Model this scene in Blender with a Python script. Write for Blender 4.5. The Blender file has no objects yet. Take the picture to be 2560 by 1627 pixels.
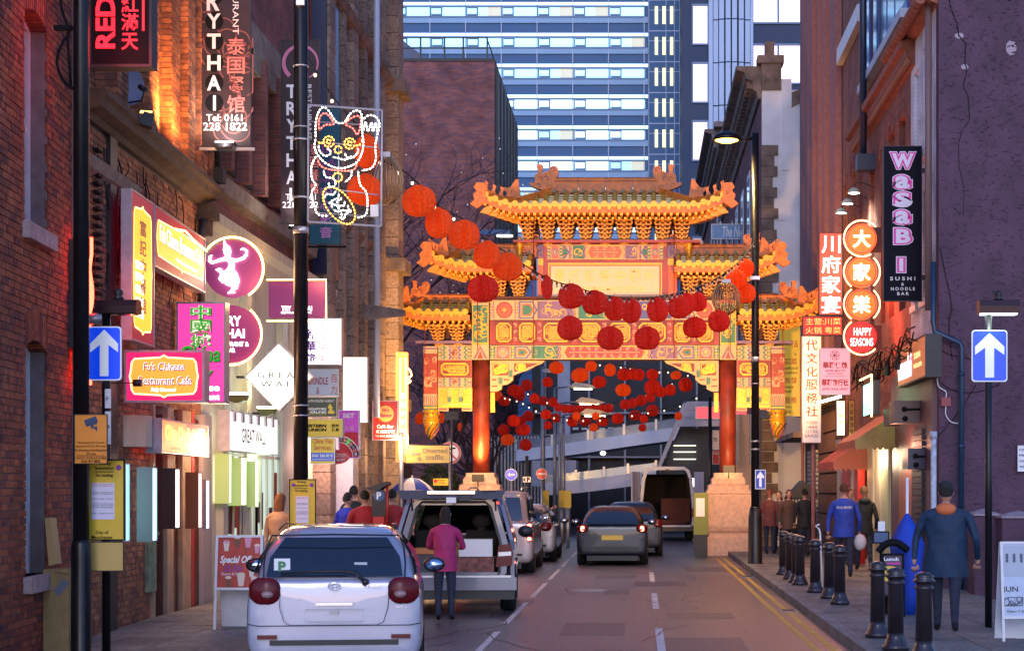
import bpy, math, random
from mathutils import Vector, Matrix
random.seed(7)
sc = bpy.context.scene
col = sc.collection
R = math.radians
F, CX, CY, H = 4500.0, 1600.0, 1220.0, 1.87
# ---------------- camera, world, sun, exposure ----------------
cd = bpy.data.cameras.new('camera'); cam = bpy.data.objects.new('camera', cd); col.objects.link(cam)
cd.sensor_width = 36; cd.lens = F/2560*36; cd.shift_x = -(CX-1280)/2560; cd.shift_y = (CY-813.5)/2560
cd.clip_end = 1500; cam.location = (0, 0, H); cam.rotation_euler = (R(90), 0, 0)
sc.camera = cam
world = bpy.data.worlds.new('World'); sc.world = world; world.use_nodes = True
wn = world.node_tree.nodes; wl = world.node_tree.links
sky = wn.new('ShaderNodeTexSky'); sky.sky_type = 'NISHITA'; sky.sun_disc = False
sky.sun_elevation = R(20.0); sky.sun_rotation = R(181); sky.air_density = 1.0; sky.dust_density = .4; sky.ozone_density = 6.0
wn['Background'].inputs[1].default_value = 0.072
tint = wn.new('ShaderNodeVectorMath'); tint.operation = 'MULTIPLY'; tint.inputs[1].default_value = (1.08, .96, 1.1)
wl.new(sky.outputs[0], tint.inputs[0]); wl.new(tint.outputs[0], wn['Background'].inputs[0])
sd = bpy.data.lights.new('sun', 'SUN'); sun = bpy.data.objects.new('sun', sd); col.objects.link(sun)
sd.energy = 0.14; sd.angle = R(20); sd.color = (1, .9, .86)
sun.rotation_euler = (R(70), 0, R(-1))
vs = sc.view_settings; vs.view_transform = 'Standard'; vs.look = 'None'; vs.gamma = 1; vs.use_curve_mapping = False
vs.exposure = 1.85
sc.cycles.use_denoising = True
sc.cycles.max_bounces = 6; sc.cycles.sample_clamp_indirect = 6
# ---------------- helpers ----------------
def W(px, py, Y): return Vector(((px-CX)/F*Y, Y, H-(py-CY)/F*Y))
def S(Y): return F/Y
MATS = {}
def mat(name, c, rough=.6, metal=0, emit=None, es=0, var=0, vs=8, bump=0, bs=40, coat=0, trans=0, spec=None, streak=0):
    if name in MATS: return MATS[name]
    m = bpy.data.materials.new(name); m.use_nodes = True
    n = m.node_tree.nodes; l = m.node_tree.links; b = n['Principled BSDF']
    c = tuple(c)+(1,)
    b.inputs['Base Color'].default_value = c; b.inputs['Roughness'].default_value = rough; b.inputs['Metallic'].default_value = metal
    if coat: b.inputs['Coat Weight'].default_value = coat
    if trans: b.inputs['Transmission Weight'].default_value = trans
    if spec is not None: b.inputs['Specular IOR Level'].default_value = spec
    if emit is not None:
        b.inputs['Emission Color'].default_value = tuple(emit)+(1,); b.inputs['Emission Strength'].default_value = es
    tc = n.new('ShaderNodeTexCoord')
    if var:
        no = n.new('ShaderNodeTexNoise'); no.inputs['Scale'].default_value = vs; no.inputs['Detail'].default_value = 6
        if streak:
            mp = n.new('ShaderNodeMapping'); mp.inputs['Scale'].default_value = (1, 1, streak); l.new(tc.outputs['Object'], mp.inputs[0]); l.new(mp.outputs[0], no.inputs[0])
        else: l.new(tc.outputs['Object'], no.inputs[0])
        rp = n.new('ShaderNodeMapRange'); rp.inputs[1].default_value = .3; rp.inputs[2].default_value = .7
        rp.inputs[3].default_value = 1-var; rp.inputs[4].default_value = 1+var*.6
        l.new(no.outputs[0], rp.inputs[0])
        mx = n.new('ShaderNodeVectorMath'); mx.operation = 'SCALE'; mx.inputs[0].default_value = c[:3]; l.new(rp.outputs[0], mx.inputs['Scale'])
        l.new(mx.outputs[0], b.inputs['Base Color'])
        r2 = n.new('ShaderNodeMapRange'); r2.inputs[3].default_value = max(.02, rough-.12); r2.inputs[4].default_value = min(1, rough+.12)
        l.new(no.outputs[0], r2.inputs[0]); l.new(r2.outputs[0], b.inputs['Roughness'])
    if bump:
        nb = n.new('ShaderNodeTexNoise'); nb.inputs['Scale'].default_value = bs; nb.inputs['Detail'].default_value = 8; l.new(tc.outputs['Object'], nb.inputs[0])
        bp = n.new('ShaderNodeBump'); bp.inputs['Strength'].default_value = bump; bp.inputs['Distance'].default_value = .02
        l.new(nb.outputs[0], bp.inputs['Height']); l.new(bp.outputs[0], b.inputs['Normal'])
    MATS[name] = m; return m
def glow(name, c, es): return mat(name, [min(.8, x)*.6 for x in c], .5, emit=c, es=es*.36)
def brickmat(name, c1, c2, mortar, bw=.225, bh=.075, bump=.6, u='sum', mort=.012):
    if name in MATS: return MATS[name]
    m = bpy.data.materials.new(name); m.use_nodes = True
    n = m.node_tree.nodes; l = m.node_tree.links; b = n['Principled BSDF']; b.inputs['Roughness'].default_value = .85
    tc = n.new('ShaderNodeTexCoord'); sx = n.new('ShaderNodeSeparateXYZ'); l.new(tc.outputs['Object'], sx.inputs[0])
    ad = n.new('ShaderNodeMath'); ad.operation = 'ADD'; l.new(sx.outputs[0], ad.inputs[0]); l.new(sx.outputs[1], ad.inputs[1])
    cb = n.new('ShaderNodeCombineXYZ'); l.new(ad.outputs[0], cb.inputs[0]); l.new(sx.outputs[2], cb.inputs[1])
    bt = n.new('ShaderNodeTexBrick'); l.new(cb.outputs[0], bt.inputs[0])
    bt.inputs['Scale'].default_value = 1; bt.inputs['Brick Width'].default_value = bw; bt.inputs['Row Height'].default_value = bh
    bt.inputs['Mortar Size'].default_value = mort*.5; bt.inputs['Mortar Smooth'].default_value = .2; bt.inputs['Bias'].default_value = -.1
    bt.inputs['Color1'].default_value = tuple(c1)+(1,); bt.inputs['Color2'].default_value = tuple(c2)+(1,); bt.inputs['Mortar'].default_value = tuple(mortar)+(1,)
    no = n.new('ShaderNodeTexNoise'); no.inputs['Scale'].default_value = 1.3; no.inputs['Detail'].default_value = 8; l.new(tc.outputs['Object'], no.inputs[0])
    rp = n.new('ShaderNodeMapRange'); rp.inputs[1].default_value = .3; rp.inputs[2].default_value = .7; rp.inputs[3].default_value = .6; rp.inputs[4].default_value = 1.25; l.new(no.outputs[0], rp.inputs[0])
    mx = n.new('ShaderNodeVectorMath'); mx.operation = 'SCALE'; l.new(bt.outputs[0], mx.inputs[0]); l.new(rp.outputs[0], mx.inputs['Scale'])
    l.new(mx.outputs[0], b.inputs['Base Color'])
    bp = n.new('ShaderNodeBump'); bp.inputs['Strength'].default_value = bump; bp.inputs['Distance'].default_value = .01; bp.invert = True
    l.new(bt.outputs['Fac'], bp.inputs['Height']); l.new(bp.outputs[0], b.inputs['Normal'])
    MATS[name] = m; return m
def rndbrick(name, stops, attr=False):
    if name in MATS: return MATS[name]
    m = bpy.data.materials.new(name); m.use_nodes = True
    n = m.node_tree.nodes; l = m.node_tree.links; b = n['Principled BSDF']; b.inputs['Roughness'].default_value = .82
    if attr:
        oi = n.new('ShaderNodeAttribute'); oi.attribute_name = 'rnd'; out = oi.outputs['Fac']
    else:
        oi = n.new('ShaderNodeObjectInfo'); out = oi.outputs['Random']
    rp = n.new('ShaderNodeValToRGB'); l.new(out, rp.inputs[0])
    e = rp.color_ramp.elements
    e[0].position = 0; e[0].color = tuple(stops[0])+(1,); e[1].position = 1; e[1].color = tuple(stops[-1])+(1,)
    for i, s in enumerate(stops[1:-1]):
        x = e.new((i+1)/(len(stops)-1)); x.color = tuple(s)+(1,)
    tc = n.new('ShaderNodeTexCoord'); g = n.new('ShaderNodeNewGeometry')
    no = n.new('ShaderNodeTexNoise'); no.inputs['Scale'].default_value = 14; no.inputs['Detail'].default_value = 8; l.new(g.outputs['Position'], no.inputs[0])
    r2 = n.new('ShaderNodeMapRange'); r2.inputs[1].default_value = .3; r2.inputs[2].default_value = .7; r2.inputs[3].default_value = .55; r2.inputs[4].default_value = 1.3; l.new(no.outputs[0], r2.inputs[0])
    n3 = n.new('ShaderNodeTexNoise'); n3.inputs['Scale'].default_value = .8; l.new(g.outputs['Position'], n3.inputs[0])
    r3 = n.new('ShaderNodeMapRange'); r3.inputs[1].default_value = .3; r3.inputs[2].default_value = .7; r3.inputs[3].default_value = .7; r3.inputs[4].default_value = 1.2; l.new(n3.outputs[0], r3.inputs[0])
    mu = n.new('ShaderNodeMath'); mu.operation = 'MULTIPLY'; l.new(r2.outputs[0], mu.inputs[0]); l.new(r3.outputs[0], mu.inputs[1])
    mx = n.new('ShaderNodeVectorMath'); mx.operation = 'SCALE'; l.new(rp.outputs[0], mx.inputs[0]); l.new(mu.outputs[0], mx.inputs['Scale'])
    l.new(mx.outputs[0], b.inputs['Base Color'])
    bp = n.new('ShaderNodeBump'); bp.inputs['Strength'].default_value = .5; bp.inputs['Distance'].default_value = .01
    l.new(no.outputs[0], bp.inputs['Height']); l.new(bp.outputs[0], b.inputs['Normal'])
    MATS[name] = m; return m

class MB:
    def __init__(s): s.v = []; s.f = []; s.m = []; s.sm = []; s.rnd = []
    def add(s, vs, fs, mi=0, smooth=False):
        o = len(s.v); s.v += [tuple(v) for v in vs]
        for f in fs: s.f.append(tuple(i+o for i in f)); s.m.append(mi); s.sm.append(smooth)
        return s
    def box(s, x0, x1, y0, y1, z0, z1, mi=0):
        return s.add([(x0,y0,z0),(x1,y0,z0),(x1,y1,z0),(x0,y1,z0),(x0,y0,z1),(x1,y0,z1),(x1,y1,z1),(x0,y1,z1)],
            [(0,3,2,1),(4,5,6,7),(0,1,5,4),(1,2,6,5),(2,3,7,6),(3,0,4,7)], mi)
    def cbox(s, c, sz, mi=0, M=None):
        x, y, z = sz[0]/2, sz[1]/2, sz[2]/2
        vs = [Vector(p) for p in [(-x,-y,-z),(x,-y,-z),(x,y,-z),(-x,y,-z),(-x,-y,z),(x,-y,z),(x,y,z),(-x,y,z)]]
        if M is not None: vs = [M @ v for v in vs]
        vs = [v+Vector(c) for v in vs]
        return s.add(vs, [(0,3,2,1),(4,5,6,7),(0,1,5,4),(1,2,6,5),(2,3,7,6),(3,0,4,7)], mi)
    def prism(s, poly, y0, y1, mi=0, mside=None):      # polygon in XZ, extruded along y
        n = len(poly); a = sum(poly[i][0]*poly[(i+1)%n][1]-poly[(i+1)%n][0]*poly[i][1] for i in range(n))
        if a < 0: poly = poly[::-1]
        vs = [(x, y0, z) for x, z in poly]+[(x, y1, z) for x, z in poly]
        s.add(vs, [tuple(range(n)), tuple(range(2*n-1, n-1, -1))], mi)
        o = len(s.v)-2*n
        for i in range(n):
            j = (i+1) % n; s.f.append((o+j, o+i, o+n+i, o+n+j)); s.m.append(mi if mside is None else mside); s.sm.append(False)
        return s
    def prismx(s, poly, x0, x1, mi=0):                 # polygon in YZ, extruded along x
        n = len(poly); vs = [(x0, y, z) for y, z in poly]+[(x1, y, z) for y, z in poly]
        fs = [tuple(range(n-1, -1, -1)), tuple(range(n, 2*n))]+[(i, (i+1) % n, n+(i+1) % n, n+i) for i in range(n)]
        return s.add(vs, fs, mi)
    def cyl(s, p0, p1, r0, r1=None, n=12, mi=0, smooth=True, caps=True):
        r1 = r0 if r1 is None else r1; p0 = Vector(p0); p1 = Vector(p1); d = (p1-p0).normalized()
        u = d.orthogonal().normalized(); w = d.cross(u)
        vs = []
        for p, r in ((p0, r0), (p1, r1)):
            for i in range(n):
                a = 2*math.pi*i/n; vs.append(p+u*(r*math.cos(a))+w*(r*math.sin(a)))
        s.add(vs, [(i, (i+1) % n, n+(i+1) % n, n+i) for i in range(n)], mi, smooth)
        if caps:
            o = len(s.v)-2*n
            s.f += [tuple(o+n-1-i for i in range(n)), tuple(o+n+i for i in range(n))]; s.m += [mi]*2; s.sm += [False]*2
        return s
    def tube(s, pts, r, n=6, mi=0, closed=False, smooth=True):
        pts = [Vector(p) for p in pts]; k = len(pts); vs = []; up = None
        for i, p in enumerate(pts):
            a = pts[(i-1) % k] if (closed or i > 0) else p; b = pts[(i+1) % k] if (closed or i < k-1) else p
            d = (b-a).normalized() if (b-a).length > 1e-9 else Vector((0, 0, 1))
            if up is None: up = d.orthogonal().normalized()
            u = (up-d*up.dot(d)); u = u.normalized() if u.length > 1e-6 else d.orthogonal().normalized(); up = u; w = d.cross(u)
            rr = r(i/(k-1)) if callable(r) else r
            for j in range(n):
                t = 2*math.pi*j/n; vs.append(p+u*(rr*math.cos(t))+w*(rr*math.sin(t)))
        fs = []
        for i in range(k if closed else k-1):
            a = i*n; b = ((i+1) % k)*n
            fs += [(a+j, a+(j+1) % n, b+(j+1) % n, b+j) for j in range(n)]
        s.add(vs, fs, mi, smooth)
        if not closed:
            o = len(s.v)-k*n
            s.f += [tuple(o+n-1-i for i in range(n)), tuple(o+(k-1)*n+i for i in range(n))]; s.m += [mi]*2; s.sm += [False]*2
        return s
    def lathe(s, prof, c=(0, 0, 0), n=20, mi=0, smooth=True, mod=None):
        vs = []
        for r, z in prof:
            for i in range(n):
                a = 2*math.pi*i/n; q = r*(mod(a) if mod else 1); vs.append((c[0]+q*math.cos(a), c[1]+q*math.sin(a), c[2]+z))
        fs = []
        for k in range(len(prof)-1):
            fs += [(k*n+i, k*n+(i+1) % n, (k+1)*n+(i+1) % n, (k+1)*n+i) for i in range(n)]
        fs += [tuple(n-1-i for i in range(n)), tuple((len(prof)-1)*n+i for i in range(n))]
        return s.add(vs, fs, mi, smooth)
    def ell(s, c, r, n=12, m=8, mi=0):
        prof = [(max(1e-4, math.sin(math.pi*k/m)), -math.cos(math.pi*k/m)) for k in range(m+1)]
        vs = []
        for q, z in prof:
            for i in range(n):
                a = 2*math.pi*i/n; vs.append((c[0]+r[0]*q*math.cos(a), c[1]+r[1]*q*math.sin(a), c[2]+r[2]*z))
        fs = []
        for k in range(m): fs += [(k*n+i, k*n+(i+1) % n, (k+1)*n+(i+1) % n, (k+1)*n+i) for i in range(n)]
        return s.add(vs, fs, mi, True)
    def rib(s, pts, w, y, mi=0, closed=False, th=0):    # flat ribbon in XZ at depth y
        k = len(pts); L = []; Rr = []
        for i in range(k):
            a = pts[(i-1) % k] if (closed or i > 0) else pts[i]; b = pts[(i+1) % k] if (closed or i < k-1) else pts[i]
            dx, dz = b[0]-a[0], b[1]-a[1]; q = math.hypot(dx, dz) or 1
            ww = w(i/(k-1)) if callable(w) else w
            nx, nz = -dz/q*ww/2, dx/q*ww/2
            L.append((pts[i][0]+nx, y, pts[i][1]+nz)); Rr.append((pts[i][0]-nx, y, pts[i][1]-nz))
        fs = [(k+i, k+(i+1) % k, (i+1) % k, i) for i in range(k if closed else k-1)]
        s.add(L+Rr, fs, mi)
        if th:
            B = [(x, y+th, z) for x, _, z in L+Rr]
            o = len(s.v)-2*k; s.v += B
            for i in range(k if closed else k-1):
                j = (i+1) % k
                s.f += [(o+i, o+j, o+2*k+j, o+2*k+i), (o+k+j, o+k+i, o+3*k+i, o+3*k+j)]; s.m += [mi]*2; s.sm += [False]*2
        return s
    def disc(s, cx, cz, r, y, mi=0, n=24, rz=None):
        rz = rz or r
        return s.add([(cx+r*math.cos(2*math.pi*i/n), y, cz+rz*math.sin(2*math.pi*i/n)) for i in range(n)], [tuple(range(n))], mi)
    def rect(s, x0, x1, z0, z1, y, mi=0): return s.add([(x0,y,z0),(x1,y,z0),(x1,y,z1),(x0,y,z1)], [(0,1,2,3)], mi)
    def xf(s, M): s.v = [tuple(M @ Vector(v)) for v in s.v]; return s
    def mesh(s, name, mats):
        me = bpy.data.meshes.new(name); me.from_pydata(s.v, [], s.f)
        for m in mats: me.materials.append(m)
        me.polygons.foreach_set('material_index', s.m); me.polygons.foreach_set('use_smooth', s.sm)
        if s.rnd:
            a = me.attributes.new('rnd', 'FLOAT', 'FACE'); a.data.foreach_set('value', s.rnd)
        me.update(); return me
    def build(s, name, mats, parent=None, loc=None, kind=None, label=None):
        if not isinstance(mats, (list, tuple)): mats = [mats]
        o = bpy.data.objects.new(name, s.mesh(name, mats)); col.objects.link(o)
        if parent is not None: o.parent = parent
        if loc is not None: o.location = loc
        if kind: o['kind'] = kind
        if label: o['label'] = label
        return o
def put(me, name, parent, loc=(0, 0, 0), rot=None, kind=None):
    o = bpy.data.objects.new(name, me); col.objects.link(o); o.parent = parent; o.location = loc
    if rot: o.rotation_euler = rot
    if kind: o['kind'] = kind
    return o
def tag(o, label, cat, group=None):
    o['label'] = label; o['category'] = cat
    if group: o['group'] = group
    return o
def thing(name, label, cat, loc=(0, 0, 0), rz=0, group=None):
    o = bpy.data.objects.new(name, None); col.objects.link(o); o.empty_display_size = .1
    o.location = loc; o.rotation_euler = (0, 0, rz)
    return tag(o, label, cat, group)
def dup(root, loc, rz=0, label=None):
    def cp(o, par):
        c = o.copy(); col.objects.link(c)
        if par is not None: c.parent = par
        for ch in list(o.children): cp(ch, c)
        return c
    r = cp(root, None); r.location = loc; r.rotation_euler = (0, 0, rz)
    if label: r['label'] = label
    return r
def struct(name, mb, mats): return mb.build(name, mats, kind='structure')

class Fr:      # vertical drawing plane: local x to the viewer's right, z up, front faces -y
    def __init__(s, O, rz): s.O = Vector(O); s.rz = rz; s.u = Vector((math.cos(rz), math.sin(rz), 0)); s.n = Vector((math.sin(rz), -math.cos(rz), 0))
    def p(s, px, py, out=0):          # pixel -> local (x, z) on the plane moved `out` towards the viewer
        d = Vector(((px-CX)/F, 1, -(py-CY)/F)); o = s.O+s.n*out; c = Vector((0, 0, H))
        t = (o-c).dot(s.n)/d.dot(s.n); q = c+d*t-s.O
        return q.dot(s.u), q.z
    def x(s, px, out=0): return s.p(px, CY, out)[0]
    def z(s, px, py, out=0): return s.p(px, py, out)[1]
    def world(s, x, z=0, out=0): return s.O+s.u*x+s.n*out+Vector((0, 0, z))
def front(px, Y): q = W(px, CY, Y); return Fr((q.x, Y, 0), 0)

_tc = {}
def text(parent, body, cx, cz, w, h, m, y=-.006, name='lettering', bold=0, rot=0, ex=.002, shear=0):
    key = (body, bold, shear)
    if key not in _tc:
        c = bpy.data.curves.new('t', 'FONT'); c.body = body; c.align_x = 'CENTER'; c.offset = bold; c.resolution_u = 3; c.shear = shear; c.space_line = .9
        o = bpy.data.objects.new('t', c)
        me = bpy.data.meshes.new_from_object(o)
        vs = [(v.co.x, v.co.y) for v in me.vertices]; fs = [tuple(p.vertices) for p in me.polygons]
        bpy.data.objects.remove(o); bpy.data.meshes.remove(me); bpy.data.curves.remove(c)
        _tc[key] = (vs, fs)
    vs, fs = _tc[key]
    if not vs: return None
    x0 = min(v[0] for v in vs); x1 = max(v[0] for v in vs); z0 = min(v[1] for v in vs); z1 = max(v[1] for v in vs)
    if rot in (90, -90): w, h = h, w
    sx = w/(x1-x0) if w else h/(z1-z0); sz = h/(z1-z0) if h else sx
    P = []
    for a, b in vs:
        a = (a-(x0+x1)/2)*sx; b = (b-(z0+z1)/2)*sz
        if rot: r = R(rot); a, b = a*math.cos(r)-b*math.sin(r), a*math.sin(r)+b*math.cos(r)
        P.append((cx+a, y, cz+b))
    mb = MB(); mb.add(P, fs); return mb.build(name, m, parent)
def tpx(root, fr, body, x0, y0, x1, y1, m, out=0, **k):     # lettering fitted into a box of the sign's plane
    a = fr.p(x0, y0, out); b = fr.p(x1, y1, out)
    return text(root, body, (a[0]+b[0])/2, (a[1]+b[1])/2, abs(b[0]-a[0]), abs(a[1]-b[1]), m, y=-out-.008, **k)
def board(fr, x0, y0, x1, y1, th, label, face, frame, cat='sign', name='shop_sign', group=None, rim=.03, out=0, both=True):
    """box sign whose face fills the given corners; returns (root, frame-of-root)"""
    a = fr.p(x0, y0, out); b = fr.p(x1, y1, out); w = b[0]-a[0]; h = a[1]-b[1]
    O = fr.world((a[0]+b[0])/2, 0, out); root = thing(name, label, cat, (O.x, O.y, b[1]), fr.rz, group)
    f2 = Fr((O.x, O.y, b[1]), fr.rz)
    m = MB(); r = rim
    m.box(-w/2, -w/2+r, -.012, th, 0, h); m.box(w/2-r, w/2, -.012, th, 0, h); m.box(-w/2+r, w/2-r, -.012, th, 0, r); m.box(-w/2+r, w/2-r, -.012, th, h-r, h)
    m.build('frame', frame, root)
    MB().box(-w/2+r, w/2-r, 0, max(.004, th-.01), r, h-r).build('panel', face, root)
    f2.p0 = f2.p
    f2.w, f2.h = w, h
    def p(px, py, o=0):
        d = Vector(((px-CX)/F, 1, -(py-CY)/F)); oo = f2.O+f2.n*o; c = Vector((0, 0, H)); t = (oo-c).dot(f2.n)/d.dot(f2.n); q = c+d*t
        return (q-f2.O).dot(f2.u), q.z-f2.O.z
    f2.p = p
    return root, f2
def lamp(kind, name, loc, energy, color, size=.2, target=None, spot=60, blend=.6, parent=None):
    d = bpy.data.lights.new(name, kind); d.energy = energy; d.color = color
    if kind in ('POINT', 'SPOT'): d.shadow_soft_size = size
    if kind == 'SPOT': d.spot_size = R(spot); d.spot_blend = blend
    if kind == 'AREA': d.size = size
    o = bpy.data.objects.new(name, d); col.objects.link(o); o.location = loc
    if target is not None: o.rotation_euler = (Vector(target)-Vector(loc)).to_track_quat('-Z', 'Y').to_euler()
    return o
# shared materials
m_black = mat('black_metal', (.012, .012, .016), .35, .3, var=.2)
m_dark = mat('dark_paint', (.02, .02, .024), .5, var=.25)
m_white = mat('white_paint', (.72, .72, .74), .45, var=.08)
m_grey = mat('grey_metal', (.3, .31, .33), .4, .6, var=.2)
m_alu = mat('brushed_aluminium', (.55, .55, .58), .35, .7, var=.15)
m_yel = mat('yellow_sign', (.75, .52, .04), .4, var=.06)
m_orange = mat('orange_sign', (.85, .3, .03), .4, var=.06)
m_blue = mat('blue_sign', (.01, .07, .62), .35, var=.05)
m_red = mat('red_paint', (.5, .02, .02), .4, var=.1)
m_glass = mat('dark_glass', (.01, .012, .018), .06, 0, spec=.8)
m_ink = mat('black_ink', (.008, .008, .01), .7, spec=.15)
m_stone = mat('sandstone', (.3, .235, .17), .85, var=.35, vs=5, bump=.4, bs=30)
m_cream = mat('cream_paint', (.62, .55, .4), .6, var=.15, streak=.2)
# ================= ground, road, pavements =================
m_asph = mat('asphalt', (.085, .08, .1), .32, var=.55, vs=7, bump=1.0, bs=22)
m_gnd = mat('ground_tarmac', (.06, .058, .065), .6, var=.3, vs=.8)
struct('ground', MB().box(-400, 400, -40, 900, -.5, -.02), m_gnd)
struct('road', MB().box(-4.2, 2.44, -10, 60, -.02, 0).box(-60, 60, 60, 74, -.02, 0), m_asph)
slabm = rndbrick('paving', [(.16, .14, .13), (.2, .18, .165), (.24, .21, .19), (.19, .17, .17)])
kerbm = rndbrick('kerb_stone', [(.22, .2, .19), (.28, .26, .25), (.2, .18, .18)])
mortar_m = mat('joint_mortar', (.08, .075, .07), .9, var=.3)
def pavement(x0, x1, y0, y1, kx0, kx1):
    pv = struct('pavement', MB().box(x0, x1, y0, y1, -.02, .105), mortar_m)
    b = MB().box(0, .592, 0, .592, 0, .016).mesh('paving_slab', [slabm]); n = 0; st = MB()
    y = y1-.6
    cells = []
    while y > y0:
        k = 0; x = x0
        while x < x1-.3: cells.append((x, y)); x += .6
        y -= .6
    cells = [c for c in cells if c[1] > 17]
    cells.sort(key=lambda c: c[1])
    for x, yy in cells:
        if n < 290: put(b, 'paving_slab', pv, (x, yy, .105+random.uniform(-.003, .004)))
        else: st.box(x, x+.592, yy, yy+.592, .105, .121)
        n += 1
    if st.v: st.build('paving_slab', slabm, pv, kind='stuff')
    kb = MB().box(0, kx1-kx0, 0, .905, 0, .13).mesh('kerb_stone', [kerbm])
    y = 16
    while y < y1: put(kb, 'kerb_stone', pv, (kx0, y, -.005)); y += .915
    return pv
pavement(2.59, 5.3, 10, 50, 2.44, 2.589)
pavement(-6.6, -4.351, 10, 50, -4.35, -4.2)
m_yl = mat('yellow_line_paint', (.6, .38, .05), .6, var=.35, vs=6)
m_wl = mat('white_line_paint', (.6, .6, .6), .6, var=.35, vs=6)
struct('road_marking', MB().box(2.0, 2.08, 12, 48, 0, .004).box(2.2, 2.28, 12, 48, 0, .004), m_yl)
wlm = MB()
for k in range(6): wlm.box(-1.9, -1.82, 19+k*6, 23.5+k*6, 0, .004)
wlm.box(.2, .3, 20, 24, 0, .004).box(.2, .3, 28, 32, 0, .004).box(.2, .3, 36, 40, 0, .004)
struct('road_marking', wlm, m_wl)
ap = MB()
for k in range(9):
    x = random.uniform(-3.6, 1.6); y = random.uniform(20, 44); y = 20+k*2.9; ap.box(x, x+random.uniform(.4, 1.3), y, y+random.uniform(1.2, 2.6), 0, .003)
struct('tarmac_patch', ap, mat('tarmac_patch_dark', (.06, .057, .07), .42, var=.5, vs=6, bump=.8, bs=30))
ck = MB(); rq = random.Random(77)
for k in range(16):
    x = rq.uniform(-3.8, 2); y = rq.uniform(19, 46); a = rq.uniform(0, 6.28); pts = []
    for i in range(rq.randint(6, 16)): pts.append((x, y)); a += rq.gauss(0, .4); x = max(-4, min(2.3, x+.3*math.cos(a))); y += .5*math.sin(a)
    q = MB().rib(pts, .022, 0); ck.add([(v[0], v[2], .0042) for v in q.v], [f[::-1] for f in q.f])
ck.build('road_crack', m_dark, None, kind='structure')
for gy in (27.5, 38):
    t = thing('drain_grate', 'iron drain grate by the right kerb, %s' % ('nearer the camera' if gy < 30 else 'farther away'), 'drain', (2.3-.02, gy, .005)); MB().box(-.15, .12, -.25, .25, -.004, .004).build('frame', m_grey, t)
    for i in range(5): MB().box(-.12, .09, -.2+i*.09, -.16+i*.09, .004, .007).build('bar', m_dark, t)
mh = thing('manhole_cover', 'round iron manhole cover set in the road in front of the arch', 'manhole cover', (-.9, 33, 0))
MB().cyl((0, 0, -.01), (0, 0, .006), .33, n=24).build('rim', m_grey, mh)
c = MB()
for i in range(-3, 4):
    for j in range(-3, 4):
        if i*i+j*j < 10: c.box(i*.08-.03, i*.08+.03, j*.08-.03, j*.08+.03, .006, .011)
c.build('grip_pattern', m_grey, mh, kind='stuff')

# ================= the Chinatown arch =================
GY = 50.5; GS = F/GY; GX = (1511-CX)/GS
gx = lambda px: (px-1511)/GS
gz = lambda py: (1386-py)/GS
gate = thing('chinatown_arch', 'ornate red and gold triple roofed Chinese arch spanning the street', 'arch', (GX, GY, 0))
c_gold = mat('gold_paint', (.8, .4, .02), .35, .25, var=.12)
c_dgold = mat('carved_gold', (.66, .3, .03), .4, .3, var=.25, vs=20)
c_red = mat('lacquer_red', (.36, .035, .015), .42, var=.35, vs=3, coat=.15)
c_dred = mat('deep_red', (.2, .02, .012), .45, var=.2)
c_cream = mat('painted_cream', (.56, .4, .22), .5, var=.08)
c_pink = mat('painted_coral', (.6, .14, .07), .5, var=.08)
c_green = mat('painted_green', (.04, .2, .14), .5, var=.15)
c_blue = mat('painted_blue', (.09, .1, .32), .5, var=.15)
c_purp = mat('painted_violet', (.22, .12, .25), .5, var=.12)
c_tile = mat('glazed_roof_tile', (.5, .36, .05), .25, var=.3, vs=5, coat=.5)
c_ridge = mat('orange_ridge_glaze', (.7, .2, .025), .5, var=.35, vs=6, coat=.1)
c_pan = mat('roof_pan_tile', (.17, .11, .04), .4, var=.3)
c_wood = mat('dark_timber', (.09, .025, .02), .6, var=.2)
c_ped = mat('pink_pedestal_stone', (.62, .4, .31), .8, var=.2, bump=.3)
PAL = [c_cream, c_red, c_green, c_blue, c_gold, c_purp, c_pink, c_dred]
CRE, RED, GRE, BLU, GOL, PUR, PIN, DRE = range(8)
def arc(cx, cz, r, a0, a1, n=10): return [(cx+r*math.cos(R(a0+(a1-a0)*i/n)), cz+r*math.sin(R(a0+(a1-a0)*i/n))) for i in range(n+1)]
def scroll(mb, cx, cz, s, y, mi, fx=1, fz=1, w=.03):
    pts = [(cx+fx*s*(.5-.5*t)*math.cos(t*5.5+.4), cz+fz*s*(.5-.45*t)*math.sin(t*5.5+.4)) for t in [i/14 for i in range(15)]]
    mb.rib(pts, w, y, mi)
def squig(mb, x0, x1, z0, z1, y, mi, w=.035, th=0, k=None, seed=0):
    rr = random.Random(seed); ww = x1-x0; hh = z1-z0
    k = k or max(2, int(ww*hh/.05))
    for _ in range(k):
        a = rr.uniform(0, 6.28); x = rr.uniform(x0+.12*ww, x1-.12*ww); z = rr.uniform(z0+.15*hh, z1-.15*hh); pts = []
        ka = rr.choice((-1, 1))*rr.uniform(.45, .9)
        for i in range(rr.randint(7, 13)):
            pts.append((min(x1-.01, max(x0+.01, x)), min(z1-.01, max(z0+.01, z)))); x += .045*math.cos(a); z += .045*math.sin(a); a += ka; ka *= .93
        mb.rib(pts, lambda t: w*(1.15-t*.8), y-rr.uniform(0, .012), mi, th=th)
def frame2(mb, x0, x1, z0, z1, t, y, mi):
    mb.rect(x0, x1, z0, z0+t, y, mi).rect(x0, x1, z1-t, z1, y, mi).rect(x0, x0+t, z0+t, z1-t, y, mi).rect(x1-t, x1, z0+t, z1-t, y, mi)
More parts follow.
